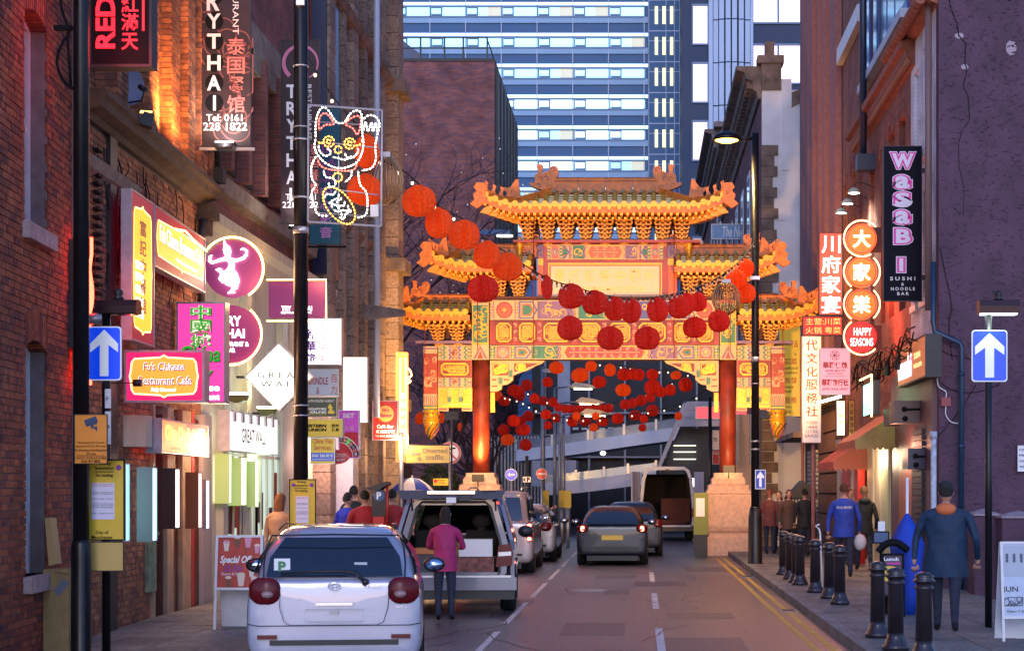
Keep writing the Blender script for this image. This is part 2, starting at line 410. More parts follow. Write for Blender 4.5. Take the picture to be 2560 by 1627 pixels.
def chev(mb, x0, x1, z0, z1, y, d, cols):       # stacked chevrons pointing right (d=1) or left
    n = len(cols); w = (x1-x0)/(n+1); h = z1-z0
    for i, cc in enumerate(cols):
        xa = x0+i*w if d > 0 else x1-i*w
        P = [(xa, z0), (xa+d*w*.8, z0+h*.25), (xa, z0+h*.5), (xa+d*w*.8, z0+h*.75), (xa, z1)]
        mb.rib(P, w*.75, y, cc)
def seg(kind, x0, x1, z0, z1, y, seed=0, d=1):
    mb = MB(); w = x1-x0; h = z1-z0; e = .004; cx = (x0+x1)/2; cz = (z0+z1)/2
    mb.box(x0+.004, x1-.004, y, y+.04, z0, z1, CRE); a = z0+.06*h; b = z1-.06*h; y1 = y-e; y2 = y-2*e; y3 = y-3*e
    if kind == 'chev':
        chev(mb, x0, x1, a, b, y1, d, [BLU, PIN, BLU, GRE][:max(2, int(w/.07))])
    elif kind == 'roundel':
        mb.rect(x0+.03, x1-.03, a, b, y1, PIN if seed % 2 else CRE); r = min(w, h)*.42
        mb.disc(cx, cz, r, y2, RED if seed % 2 == 0 else PUR); mb.disc(cx, cz, r*.8, y3, PIN if seed % 2 == 0 else CRE)
        for i in range(8): scroll(mb, cx+r*.5*math.cos(i*.785), cz+r*.5*math.sin(i*.785), r*.4, y3-e, RED if seed % 2 == 0 else PUR, w=.018)
        mb.disc(cx, cz, r*.2, y3-2*e, GOL)
    elif kind == 'band':
        mb.rect(x0+.015, x1-.015, a, b, y1, GRE if seed % 2 == 0 else PUR); n = max(2, int(h/.09))
        for i in range(n): mb.disc(cx, a+(i+.5)*(b-a)/n, min(w*.3, .035), y2, GOL if i % 2 else CRE, n=8)
    elif kind == 'dragon':
        mb.rect(x0+.01, x1-.01, a, b, y1, (GRE, PUR, BLU)[seed % 3]); squig(mb, x0+.03, x1-.03, a+.02, b-.02, y2, GOL, .035, seed=seed)
        squig(mb, x0+.03, x1-.03, a+.02, b-.02, y2-.016, CRE, .018, k=max(2, int(w*h/.12)), seed=seed+9)
    elif kind == 'scrolls':
        c2 = RED if seed % 2 == 0 else PIN
        P = [(x0, cz), (x0+.1, b), (x1-.1, b), (x1, cz), (x1-.1, a), (x0+.1, a)]
        mb.add([(p[0], y1, p[1]) for p in P], [(5, 4, 3, 2, 1, 0)], c2)
        mb.rib(P, .03, y2, GOL, closed=True)
        n = max(2, int((w-.3)/.2))
        for i in range(n):
            x = x0+.15+(i+.5)*(w-.3)/n
            for s in (-1, 1): scroll(mb, x, cz+s*h*.2, h*.34, y2, CRE, 1 if i % 2 else -1, s, .022)
        mb.rib([(x0+.15, cz), (x1-.15, cz)], .02, y3, CRE)
    elif kind == 'hex':
        for i, cc in enumerate((BLU, CRE, PIN, GRE)):
            q = i*.035
            P = [(x0+q, a+q), (x1-.12-q, a+q), (x1-q*1.4, cz), (x1-.12-q, b-q), (x0+q, b-q)]
            if d < 0: P = [(x0+x1-p[0], p[1]) for p in P]
            mb.add([(p[0], y1-i*e, p[1]) for p in P], [tuple(range(5)) if d > 0 else (4, 3, 2, 1, 0)], cc)
    elif kind == 'zig':
        for i, cc in enumerate((GRE, CRE, BLU, PIN, PIN, BLU, CRE, GRE)):
            xx = x0+w*(i+.7)/8.4; s = 1 if i < 4 else -1
            mb.rib([(xx+(.03*s if k % 2 else -.03*s), a+(b-a)*k/6) for k in range(7)], w*.075, y1-e*(i % 2), cc)
        mb.disc(cx, cz, h*.2, y3-e, DRE); squig(mb, cx-h*.3, cx+h*.3, a, b, y3-2*e, CRE, .02, k=4, seed=seed)
    return mb
def beam(parent, x0, x1, z0, z1, y, plan, seed=0, flip=True):
    tot = sum(p[1] for p in plan); x = x0
    for i, (k, f) in enumerate(plan):
        x2 = x+(x1-x0)*f/tot; d = 1 if (x+x2)/2 < (x0+x1)/2 else -1
        seg(k, x, x2, z0, z1, y, seed+i, d if flip else 1).build('painted_panel', PAL, parent); x = x2
def goldpanel(parent, x0, x1, z0, z1, y, seed=0):
    mb = MB(); w = x1-x0; h = z1-z0; t = .05
    mb.box(x0, x1, y, y+.05, z0, z1, 1)
    q = min(w, h)*.15; P = [(x0+t+q, z0+t), (x1-t-q, z0+t), (x1-t, z0+t+q), (x1-t, z1-t-q), (x1-t-q, z1-t), (x0+t+q, z1-t), (x0+t, z1-t-q), (x0+t, z0+t+q)]
    mb.rib(P, .045, y-.02, 0, closed=True, th=.03)
    squig(mb, x0+t*2, x1-t*2, z0+t*2, z1-t*2, y-.01, 2, .05, th=.02, k=int(w*h/.018)+4, seed=seed)
    return mb.build('carved_panel', [c_gold, c_dred, c_dgold], parent)
# pillars and pedestals
def pedestal(px):
    x = gx(px); p = [(-.6, 0), (-.6, .42), (-.52, .47), (-.56, .55), (-.6, .6), (-.6, .92), (-.66, 1.0), (-.66, 1.62), (-.6, 1.7), (-.6, 1.78), (-.52, 1.8), (-.52, 1.95), (-.46, 2.05), (-.46, 2.3)]
    prof = [(.62, 0), (.62, .5), (.55, .55), (.55, .62), (.62, .7), (.66, .8), (.66, 1.65), (.62, 1.78), (.57, 1.85), (.57, 1.95), (.47, 2.0), (.47, 2.12), (.4, 2.2), (.4, 2.3)]
    mb = MB(); vs = []; n = len(prof)
    for r, z in prof: vs += [(-r, -r, z), (r, -r, z), (r, r, z), (-r, r, z)]
    fs = [(k*4+i, k*4+(i+1) % 4, k*4+4+(i+1) % 4, k*4+4+i) for k in range(n-1) for i in range(4)]+[((n-1)*4, (n-1)*4+1, (n-1)*4+2, (n-1)*4+3)]
    mb.add([(v[0]*.98, v[1]*.98, v[2]) for v in vs], fs)
    o = mb.build('pedestal', c_ped, gate, (x, 0, 0))
    rr = MB()
    for i in range(16): rr.ell((-.6+.08*i, -.63, 1.72), (.035, .03, .03), 6, 5)
    for i in range(5): scroll(rr, -.45+.22*i, 1.25, .16, -.652, 0, w=.02)
    rr.build('carving', c_ped, o, kind='stuff')
for px in (1203, 1819): pedestal(px)
for px, w in ((1203, 42), (1819, 41)):
    x = gx(px); r = w/GS/2
    MB().lathe([(r, gz(1184)), (r, gz(900))], (x, 0, 0), 24).build('pillar', mat('pillar_lacquer', (.24, .03, .012), .5, var=.5, vs=2.5, bump=.3, bs=15), gate)
    mb = MB(); z0, z1 = gz(900), gz(752); mb.box(x-r, x+r, -.27, .27, z0, z1, GRE)
    y = -.275; zb = gz(862)
    mb.rect(x-r, x+r, z0, zb, y, CRE)
    for i, cc in enumerate((PIN, BLU, CRE, RED)): mb.add([(x-r+.03+i*.04, y-.004*(i+1), z0+.03), (x+r-.03-i*.04, y-.004*(i+1), z0+.03), (x, y-.004*(i+1), zb-.03-i*.05)], [(0, 1, 2)], cc)
    squig(mb, x-r+.02, x+r-.02, zb+.03, z1-.1, y-.006, GOL, .035, k=14, seed=px); mb.rect(x-r, x+r, z1-.07, z1, y-.01, PIN); mb.rect(x-r, x+r, z1-.14, z1-.08, y-.01, CRE)
    mb.rect(x-r, x+r, zb, zb+.05, y-.01, GOL); mb.rib([(x-r+.02, zb), (x-r+.02, z1)], .025, y-.012, GOL); mb.rib([(x+r-.02, zb), (x+r-.02, z1)], .025, y-.012, GOL)
    mb.build('painted_post', PAL, gate)
# main lintel between the pillars
xl, xr = gx(1226), gx(1797)
MB().box(xl, xr, -.2, .22, gz(900), gz(745)).box(gx(1226), gx(1797), -.3, .3, gz(748), gz(743)).build('lintel', c_wood, gate)
beam(gate, xl, xr, gz(899), gz(864), -.25, [('band', .5), ('roundel', 1.3), ('band', .4), ('hex', 1.4), ('dragon', 2.2), ('chev', .6), ('scrolls', 7.0), ('chev', .6), ('dragon', 2.2), ('hex', 1.4), ('band', .4), ('roundel', 1.3), ('band', .5)], 2)
beam(gate, xl, xr, gz(801), gz(752), -.25, [('band', .4), ('roundel', 1.8), ('band', .4), ('hex', 1.6), ('dragon', 3), ('chev', .6), ('dragon', 4.6), ('chev', .6), ('dragon', 3), ('hex', 1.6), ('band', .4), ('roundel', 1.8), ('band', .4)], 3)
MB().box(xl, xr, -.235, -.2, gz(862), gz(803)).build('panel_board', c_red, gate)
xs = [1232, 1240, 1283, 1297, 1342, 1358, 1430, 1446, 1504, 1520, 1578, 1594, 1666, 1682, 1727, 1741, 1784, 1792]
for i in range(1, len(xs)-1, 2):
    goldpanel(gate, gx(xs[i]), gx(xs[i+1]), gz(859), gz(806), -.29, seed=i*7)
for i in (2, 4, 6, 8, 10, 12, 14):
    a, b = gx(xs[i]+2), gx(xs[i+1]-2); mb = MB().box(a, b, -.26, -.23, gz(859), gz(806), RED)
    for k in range(3): scroll(mb, (a+b)/2, gz(850)+k*.2, .12, -.27, CRE, 1 if k % 2 else -1, 1, .02)
    mb.build('scroll_strip', PAL, gate)
# name board
MB().box(gx(1345), gx(1693), -.1, .1, gz(745), gz(606)).box(gx(1285), gx(1750), -.32, .32, gz(609), gz(603)).build('name_board', c_red, gate)
beam(gate, gx(1368), gx(1658), gz(650), gz(613), -.16, [('band', .4), ('roundel', 1.0), ('band', .4), ('hex', .7), ('chev', .4), ('dragon', 1.2), ('chev', .4), ('scrolls', 4), ('chev', .4), ('dragon', 1.2), ('chev', .4), ('hex', .7), ('band', .4), ('roundel', 1), ('band', .4)], 4)
for a, b in ((1345, 1359), (1669, 1691)):
    mb = MB().box(gx(a), gx(b), -.17, -.1, gz(745), gz(613), PIN); mb.rect(gx(a), gx(b), gz(645), gz(613), -.176, PUR); mb.rect(gx(a), gx(b), gz(664), gz(648), -.176, GOL)
    squig(mb, gx(a)+.02, gx(b)-.02, gz(645), gz(613), -.18, CRE, .02, k=4, seed=a); mb.build('painted_post', PAL, gate)
mb = MB().box(gx(1371), gx(1655), -.13, -.1, gz(746), gz(658), PIN)
for i in range(60):
    x = gx(1372)+(gx(1654)-gx(1372))*i/60
    mb.rect(x, x+.03, gz(664), gz(659), -.135, GOL)
frame2(mb, gx(1371), gx(1655), gz(746), gz(658), .03, -.134, GOL); mb.build('plaque_frame', PAL, gate)
pl = MB().box(gx(1378), gx(1648), -.15, -.13, gz(743), gz(666)).build('plaque', mat('plaque_cream', (.8, .55, .38), .5, var=.05), gate)
m_pl = mat('plaque_gold', (.75, .5, .12), .4, .2)
for i, ch in enumerate('曼徹斯特中國城'): text(pl, ch, gx(1400+i*37.5), gz(690), .3, .33, m_pl, y=-.156, bold=.02)
text(pl, 'CHINATOWN MANCHESTER', gx(1513), gz(723), gx(1610)-gx(1418), .14, m_pl, y=-.156, bold=.02)
# side bays
for s in (1, -1):
    X = lambda px: s*gx(px)
    def bm(a, b, *r, **k): pass
    a, b = sorted((X(1096), X(1181)))
    MB().box(a, b, -.12, .12, gz(968), gz(862)).build('side_panel', c_red, gate)
    beam(gate, a, b, gz(900), gz(863), -.17, [('band', .4), ('zig', 2.4), ('band', .4)], 6)
    goldpanel(gate, a+.06, b-.06, gz(941), gz(905), -.16, seed=55)
    beam(gate, a, b, gz(967), gz(944), -.17, [('band', .4), ('zig', 2.4), ('band', .4)], 7)
    mb = MB().box(a, b, -.1, .1, gz(1018), gz(968), 1); t = (b-a)/3
    for k in range(3):
        squig(mb, a+k*t+.05, a+(k+1)*t-.05, gz(1008), gz(972), -.11, 2, .035, th=.01, k=8, seed=80+k); frame2(mb, a+k*t+.02, a+(k+1)*t-.02, gz(1012), gz(969), .03, -.118, 0)
    for k in (1, 2): mb.box(a+k*t-.05, a+k*t+.05, -.2, -.1, gz(1005), gz(992), 3)
    for k, (q0, q1) in enumerate(((0, .3), (.7, 1))): mb.box(a+q0*(b-a), a+q1*(b-a), -.09, .09, gz(1027), gz(1018), 0).box(a+q0*(b-a)+.03, a+q1*(b-a)-.03, -.1, -.09, gz(1024), gz(1020), 4)
    mb.build('bracket', [c_cream, c_gold, c_dgold, c_green, c_red], gate)
    a2, b2 = sorted((X(1042), X(1182))); MB().box(a2, b2, -.3, .3, gz(860), gz(853)).box(a2, a2+.01, -.2, .2, gz(853), gz(850)).build('capping', mat('violet_capping', (.22, .13, .25), .5, var=.2), gate)
    # hanging post and bulb
    cx = X(1078); r = .19
    mb = MB(); mb.box(cx-r, cx+r, -r, r, gz(1023), gz(866), RED); y = -r-.004
    mb.rect(cx-r, cx+r, gz(884), gz(866), y, CRE).rect(cx-r, cx+r, gz(874), gz(870), y-.004, PUR)
    squig(mb, cx-r+.03, cx+r-.03, gz(985), gz(888), y, CRE, .045, k=10, seed=31); squig(mb, cx-r+.03, cx+r-.03, gz(985), gz(888), y-.02, PIN, .03, k=8, seed=37)
    mb.rect(cx-r, cx+r, gz(1013), gz(985), y-.003, CRE)
    for k in range(7): mb.rib([(cx-r+.03+k*.053+.012*math.sin(j*1.6), gz(1012)+j*.05) for j in range(6)], .022, y-.008, (RED, BLU, PIN)[k % 3])
    mb.rect(cx-r, cx+r, gz(1023), gz(1014), y-.003, GRE); mb.rect(cx-r, cx+r, gz(1020), gz(1017), y-.006, GOL); mb.build('hanging_post', PAL, gate)
    prof = [(.02, gz(1097)), (.06, gz(1092)), (.14, gz(1080)), (.2, gz(1066)), (.23, gz(1056)), (.215, gz(1050)), (.24, gz(1048)), (.24, gz(1046)), (.205, gz(1044)), (.21, gz(1036)), (.24, gz(1028)), (.25, gz(1025)), (.2, gz(1023))]
    fin = MB().lathe(prof, (cx, 0, 0), 20).build('pendant', c_gold, gate)
    mb = MB()
    for k in range(10):
        a0 = k*.628; pts = []
        for j in range(9):
            z = gz(1092)+(gz(1057)-gz(1092))*j/8; rr_ = .065+.17*math.sin(j/8*1.45)+.012; aa = a0+j*.16
            pts.append((cx+rr_*math.cos(aa), rr_*math.sin(aa), z))
        mb.tube(pts, .016, 5, k % 4)
        aa = a0; mb.ell((cx+.235*math.cos(aa), .235*math.sin(aa), gz(1033)), (.02, .02, .045), 6, 5, (k+1) % 4)
    mb.build('painted_stripe', [c_blue, c_pink, c_green, c_dred], fin, kind='stuff')
    # big bracket under the lintel
    P = [(1226, 901), (1362, 901), (1356, 908), (1340, 914), (1322, 924), (1300, 931), (1284, 938), (1283, 950), (1270, 960), (1256, 962), (1255, 972), (1243, 978), (1226, 978)]
    mb = MB().prism([(X(p[0]), gz(p[1])) for p in P], -.1, .1, 0)
    q0, q1 = sorted((X(1232), X(1272))); mb.rect(q0, q1, gz(938), gz(909), -.104, 1); squig(mb, q0+.02, q1-.02, gz(937), gz(910), -.106, 2, .04, k=14, seed=91)
    Q = [(1286, 908), (1348, 908), (1318, 920), (1286, 930)]
    mb.add([(X(p[0]), -.104, gz(p[1])) for p in Q], [(0, 1, 2, 3) if s < 0 else (3, 2, 1, 0)], 1)
    q0, q1 = sorted((X(1288), X(1322))); squig(mb, q0, q1, gz(926), gz(909), -.106, 2, .04, k=8, seed=92)
    for (aa, bb, cc, dd) in ((1230, 1242, 951, 947), (1260, 1274, 951, 947), (1230, 1244, 967, 963)):
        q0, q1 = sorted((X(aa), X(bb))); mb.rect(q0, q1, gz(cc), gz(dd), -.106, 4)
    q0, q1 = sorted((X(1273), X(1281))); mb.box(q0, q1, -.16, -.1, gz(943), gz(926), 3)
    q0, q1 = sorted((X(1247), X(1256))); mb.box(q0, q1, -.16, -.1, gz(960), gz(944), 3)
    mb.build('bracket', [c_cream, c_dred, c_gold, c_green, c_red], gate)
    q0, q1 = sorted((X(1226), X(1237))); mb = MB().box(q0, q1, .02, .1, gz(1030), gz(980)); mb.build('side_lattice', c_dgold, gate)
# ---- roofs ----
beast_me = None
def roof(xc, x_l, x_r, rl, rr_, z_e, z_t, z_ridge, hl, hr, d=1.25, nb=None, ch=.75, cl=None, orn=(1, 1)):
    """eave corners x_l..x_r, ridge rl..rr_; hl / hr: hipped at that end; z_e eave, z_t slope top, z_ridge ridge top"""
    up = lambda x: (.34*max(0, (x_l+1.15-x)/1.15)**2 if hl else 0)+(.34*max(0, (x-x_r+1.15)/1.15)**2 if hr else 0)
    def t0(x):
        if hl and x < rl: return (rl-x)/(rl-x_l)
        if hr and x > rr_: return (x-rr_)/(x_r-rr_)
        return 0
    def sp(x, t, sy=1): return Vector((x, sy*(-.1-(d-.1)*t), z_t+(z_e+up(x)-z_t)*t-.1*math.sin(math.pi*t)))
    xs_ = [x_l+(x_r-x_l)*i/48 for i in range(49)]
    for sy in (1, -1):
        mb = MB(); vs = []; fs = []
        for x in xs_:
            for k in range(7): t = t0(x)+(1-t0(x))*k/6; vs.append(sp(x, t, sy))
        for i in range(48):
            for k in range(6): fs.append((i*7+k, i*7+k+1, i*7+8+k, i*7+7+k) if sy > 0 else (i*7+k, i*7+7+k, i*7+8+k, i*7+k+1))
        mb.add(vs, fs, 0, True); mb.build('roof_slope', c_pan, gate)
    for hip, xe, xrd, q in ((hl, x_l, rl, -1), (hr, x_r, rr_, 1)):
        if hip:
            mb = MB(); A = [sp(xe+(xrd-xe)*k/6, 1-k/6) for k in range(7)]; B = [sp(xe+(xrd-xe)*k/6, 1-k/6, -1) for k in range(7)]
            mb.add(A+B, [(k, k+1, k+8, k+7) for k in range(6)]); mb.build('hip_slope', c_pan, gate)
    n = nb or int(round((x_r-x_l)/.246)); sx = (x_r-x_l)/n
    rows = MB()
    for i in range(n):
        x = x_l+(i+.5)*sx; a = t0(x); pts = [sp(x, a+(1-a)*k/5)+Vector((0, 0, .03)) for k in range(6)]
        if a < .93: MB().tube(pts, .072, 8).build('barrel_tile', c_tile, gate)
        e = sp(x, 1); MB().cyl((x, e.y-.035, e.z+.03), (x, e.y+.01, e.z+.03), .088, n=14).build('tile_cap', c_gold, gate)
        if i < n-1:
            x2 = x+sx; e2 = sp(x2, 1); w = sx-.11; xm = (x+x2)/2; em = sp(xm, 1)
            P = [(xm-w/2-.02, .06), (xm-w/2+.02, -.03), (xm-w*.2, -.085), (xm, -.11), (xm+w*.2, -.085), (xm+w/2-.02, -.03), (xm+w/2+.02, .06)]
            MB().prism([(p[0], p[1]+em.z-.02) for p in P], em.y-.02, em.y+.01).build('drip_tile', c_gold, gate)
            for k in range(8):
                t = .12+.11*k; t = a+(1-a)*t; e = sp(xm, t); rows.box(xm-w/2, xm+w/2, e.y-.02, e.y+.02, e.z-.01, e.z+.028)
    rows.build('pan_tile', c_tile, gate, kind='stuff')
    # fascia, rafters
    fb = MB(); vs = []
    for x in xs_: e = sp(x, 1); vs += [(x, e.y+.01, e.z-.05), (x, e.y+.01, e.z-.2), (x, e.y+.6, e.z-.2), (x, 0, e.z-.12), (x, -e.y-.6, e.z-.2), (x, -e.y-.01, e.z-.2), (x, -e.y-.01, e.z-.05)]
    fb.add(vs, [(i*7+k, i*7+k+1, i*7+8+k, i*7+7+k) for i in range(48) for k in range(6)]); fb.build('eave_board', c_ridge, gate)
    rf = MB(); k = x_l+.12
    while k < x_r-.1:
        e = sp(k, 1); rf.box(k-.035, k+.035, e.y+.02, e.y+.7, e.z-.27, e.z-.2, 0).box(k+.07, k+.13, e.y+.16, e.y+.8, e.z-.36, e.z-.3, 0); k += .17
    rf.build('rafter_end', c_gold, gate, kind='stuff')
    # ridge
    a, b = rl, rr_
    prof = [(-.13, z_t-.1), (-.13, z_t+.02), (-.09, z_t+.05), (-.09, z_ridge-.12), (-.12, z_ridge-.1), (-.12, z_ridge-.05), (-.06, z_ridge), (.06, z_ridge), (.12, z_ridge-.05), (.12, z_ridge-.1), (.09, z_ridge-.12), (.09, z_t+.05), (.13, z_t+.02), (.13, z_t-.1)]
    nr = max(1, int((b-a)/.62)); wdt = (b-a)/nr
    for i in range(nr): MB().prismx(prof[::-1], a+i*wdt+.006, a+(i+1)*wdt-.006).build('ridge_tile', c_ridge, gate)
    tri = MB(); x = a+.1
    while x < b-.1: tri.prism([(x-.11, z_t), (x+.11, z_t), (x+.03, z_t+.08), (x, z_t+.15), (x-.03, z_t+.08)], -.2, -.135); x += sx
    tri.build('ridge_ornament', c_pan, gate, kind='stuff')
    # hip ridges with beasts
    for hip, xe, xrd, q in ((hl, x_l, rl, -1), (hr, x_r, rr_, 1)):
        if not hip: continue
        for sy in (1, -1):
            path = [sp(xe+(xrd-xe)*(1-k/10), k/10, sy)+Vector((0, 0, .06)) for k in range(11)]
            o = MB()
            for k in range(10):
                p0, p1 = path[k], path[k+1]; dd = (p1-p0); L = dd.length; ang = math.atan2(dd.y, dd.x); M = Matrix.Rotation(ang, 3, 'Z') @ Matrix.Rotation(-math.asin(max(-1, min(1, dd.z/L))), 3, 'Y')
                MB().cbox((p0+p1)/2, (L-.008, .16, .2), 0, M).build('ridge_tile', c_ridge, gate)
            if sy > 0:
                for k in range(4):
                    t = .93-.11*k; p = sp(xe+(xrd-xe)*(1-t), t)+Vector((0, 0, .16)); s = .16
                    P = [(-.5, 0), (.45, 0), (.3, .35), (.35, .8), (.5, 1.0), (.42, 1.25), (.15, 1.35), (0, 1.5), (-.12, 1.2), (-.05, .8), (-.35, .5)]
                    MB().prism([(p.x+q*-1*u*s, p.z+v*s*1.15) for u, v in P], p.y-.05, p.y+.05).build('roof_beast', c_ridge, gate)
                p = sp(xe+(xrd-xe)*.48, .52)+Vector((0, 0, .12)); s = .3
                P = [(-.6, 0), (.8, 0), (.7, .5), (1.15, .75), (1.0, 1.0), (.5, .9), (.25, 1.2), (-.1, 1.7), (-.35, 1.75), (-.4, 1.2), (-.5, .7)]
                MB().prism([(p.x+q*u*s, p.z+v*s) for u, v in P], p.y-.07, p.y+.07).build('roof_beast', c_ridge, gate)
                p = sp(xe, 1); P = [(-.15, -.25), (.1, -.42), (.28, -.3), (.16, -.2), (.2, -.05), (.1, .05), (.18, .15), (.1, .28), (-.15, .26)]
                MB().prism([(p.x+q*u, p.z+v) for u, v in P], p.y-.06, p.y+.12).build('corner_dragon', c_ridge, gate)
                P = [(-.1, -.4), (.05, -.55), (.3, -.5), (.2, -.4), (-.05, -.25)]
                mbq = MB()
                for k in range(5): mbq.prism([(p.x-q*(.25+k*.2)+q*u*.9, p.z+v-.02-k*.05) for u, v in P], p.y+.1+k*.12, p.y+.2+k*.12)
                mbq.build('corner_bracket', c_dgold, gate)
    # ridge-end dragons
    for k, (xe, q) in enumerate(((a, -1), (b, 1))):
        if not orn[k]: continue
        Z = [(1140, 540), (1060, 530), (1040, 520), (985, 470), (880, 440), (770, 390), (765, 345), (840, 350), (845, 240), (880, 220), (890, 170), (870, 90), (920, 80), (960, 95), (950, 180), (955, 225), (1000, 195), (1060, 175), (1060, 130), (1110, 100), (1170, 120), (1190, 170), (1180, 260), (1130, 320), (1120, 360), (1190, 345), (1190, 385), (1140, 440)]
        f = 1/5.883/GS*ch_scale
        P = [(xe-q*((u-1080)*f), z_t-.05+(530-v)*f) for u, v in Z]
        if orn[k] == 2: P = [(xe+q*((u-1080)*f), z_t-.05+(530-v)*f) for u, v in Z]
        qq = q if orn[k] == 1 else -q
        mb = MB().prism(P, -.13, .13, 0)
        for (u, v, s_) in ((1120, 170, 90), (940, 300, 80), (1020, 300, 90), (900, 400, 80), (1070, 430, 100), (1000, 250, 60), (1080, 500, 50)):
            for sd_ in (-1, 1): scroll(mb, xe-qq*((u-1080)*f), z_t-.05+(530-v)*f, s_*f, sd_*.135, 1, qq, 1, .02)
        mb.build('ridge_dragon', [c_ridge, c_dred], gate)
    # bracket clusters
    w_, h_ = .5, ch
    n = cl or max(1, int(round((x_r-x_l-1.5)/.535)))
    x = (x_l+x_r)/2 if (hl and hr) else (x_l+.95+x_r)/2 if hl else (x_l+x_r-.95)/2
    span = n*.535
    for i in range(n):
        put(cluster(h_), 'bracket_cluster', gate, (x-span/2+(i+.5)*.535, 0, z_e-.3))
    MB().box(x-span/2, x+span/2, -.08, .08, z_e-.42, z_t-.1).build('roof_beam', c_wood, gate)
_cl = {}
def cluster(h):
    if h in _cl: return _cl[h]
    mb = MB(); n = 7
    for k in range(n):
        f = 1-k/n; w = .235*(.3+.7*f); z = -h*k/n; yo = -.75*f; t = h/n
        for yy in (yo, -yo):
            mb.box(-w, w, yy-.025, yy+.025, z-t*.42, z-t*.12, 0)
            for xx in (-w, -w*.35, w*.35, w): mb.box(xx-.022, xx+.022, yy-.045, yy+.045, z-t*.12, z+t*.28, 0).box(xx-.03, xx+.03, yy-.05, yy+.05, z+t*.12, z+t*.3, 0)
        mb.box(-.03, .03, yo-.06, -yo+.06, z-t*.8, z-t*.4, 0)
        mb.box(-w*.86, w*.86, yo+.03, -yo-.03, z-t*.5, z+t*.2, 1)
    mb.prism([(-.06, -h), (.06, -h), (.03, -h-.06), (-.03, -h-.06)], -.06, .06, 0)
    _cl[h] = mb.mesh('bracket_cluster', [c_dgold, c_dred]); return _cl[h]
ch_scale = 1.0
roof(0, gx(1211), gx(1815), gx(1378), gx(1650), gz(530), gz(484), gz(444), True, True, nb=25, ch=.73, cl=9)
ch_scale = .78
roof(0, gx(1078), gx(1338), gx(1150), gx(1335), gz(672), gz(638), gz(610), True, False, d=1.05, nb=11, ch=.66, cl=3, orn=(1, 2))
roof(0, -gx(1338), -gx(1078), -gx(1335), -gx(1150), gz(672), gz(638), gz(610), False, True, d=1.05, nb=11, ch=.66, cl=3, orn=(2, 1))
roof(0, gx(979), gx(1182), gx(1060), gx(1182), gz(790), gz(757), gz(735), True, False, d=.95, nb=9, ch=.6, cl=2, orn=(1, 0))
roof(0, -gx(1182), -gx(979), -gx(1182), -gx(1060), gz(790), gz(757), gz(735), False, True, d=.95, nb=9, ch=.6, cl=2, orn=(0, 1))
# small posts between roofs and tie rods
for s in (1, -1):
    for a, z0, z1 in ((1345, 609, 535), (1250, 745, 672), (1120, 853, 792)):
        x = s*gx(a); MB().box(x-.05, x+.05, -.06, .06, gz(z0), gz(z1)).build('king_post', c_wood, gate)
    for a, z0, z1 in ((1338, 900, 560), (1200, 880, 740), (1070, 900, 800)):
        x = s*gx(a); MB().cyl((x, -.75, gz(z0)), (x, -.75, gz(z1)), .012, n=6).build('lightning_rod', c_dred, gate)
    x = s*gx(1300); MB().lathe([(.09, gz(650)), (.09, gz(640)), (.05, gz(636)), (.1, gz(625)), (.1, gz(612)), (.04, gz(606)), (.06, gz(600)), (.01, gz(592))], (x, -.2, 0), 12).build('finial', c_gold, gate)
# floodlights of the arch (lit lamps standing at its foot and under its beams)
def flood(x, y, z, tx, ty, tz, e, spot=70, c=(1, .5, .15)):
    t = thing('floodlight', 'black floodlight aimed at the arch, %s %s kerb' % ('on the pedestal top by the' if y > -3 else 'on a tall stem by the' if z > 1 else 'low on the ground by the', 'left' if x < 0 else 'right'), 'floodlight', (GX+x, GY+y, z), 0, 'floodlights of the arch')
    MB().box(-.16, .16, -.1, .1, -.1, .1).build('housing', m_black, t)
    MB().box(-.13, .13, .1, .105, -.08, .08).build('lens', glow('flood_lens', (1, .7, .35), 12), t)
    MB().box(-.02, .02, -.02, .02, -(z if y < -3 else .25), -.1).build('stand', m_black, t)
    lamp('SPOT', 'flood_lamp', (GX+x, GY+y+.12, z+.05), e, c, .12, (GX+tx, GY+ty, tz), spot)
flood(gx(1203), -1.0, 2.15, gx(1203), 0, 4.0, 260, 62, (1, .5, .14))
flood(-gx(1203), -.62, 2.4, -gx(1203), 0, 5, 7, 75, (1, .45, .2))
flood(-3.5, -7.5, 3.6, -2.4, 0, 7.6, 880, 115)
flood(3.8, -8.4, 3.6, 2.4, 0, 7.6, 900, 115)
flood(-4.7, -7.5, .4, -.6, 0, 9.4, 430, 60)
flood(4.7, -7.5, .4, .6, 0, 9.4, 430, 60)
# ================= buildings beyond the arch =================
def bx(fr, x0, y0, x1, y1, d, mb, mi=0, out=0):      # box whose front face covers the given corners of plane fr
    a = fr.p(x0, y0, out); b = fr.p(x1, y1, out); mb.box(a[0], b[0], -out, d-out, 0 if y1 >= 1240 else b[1], a[1], mi); return mb
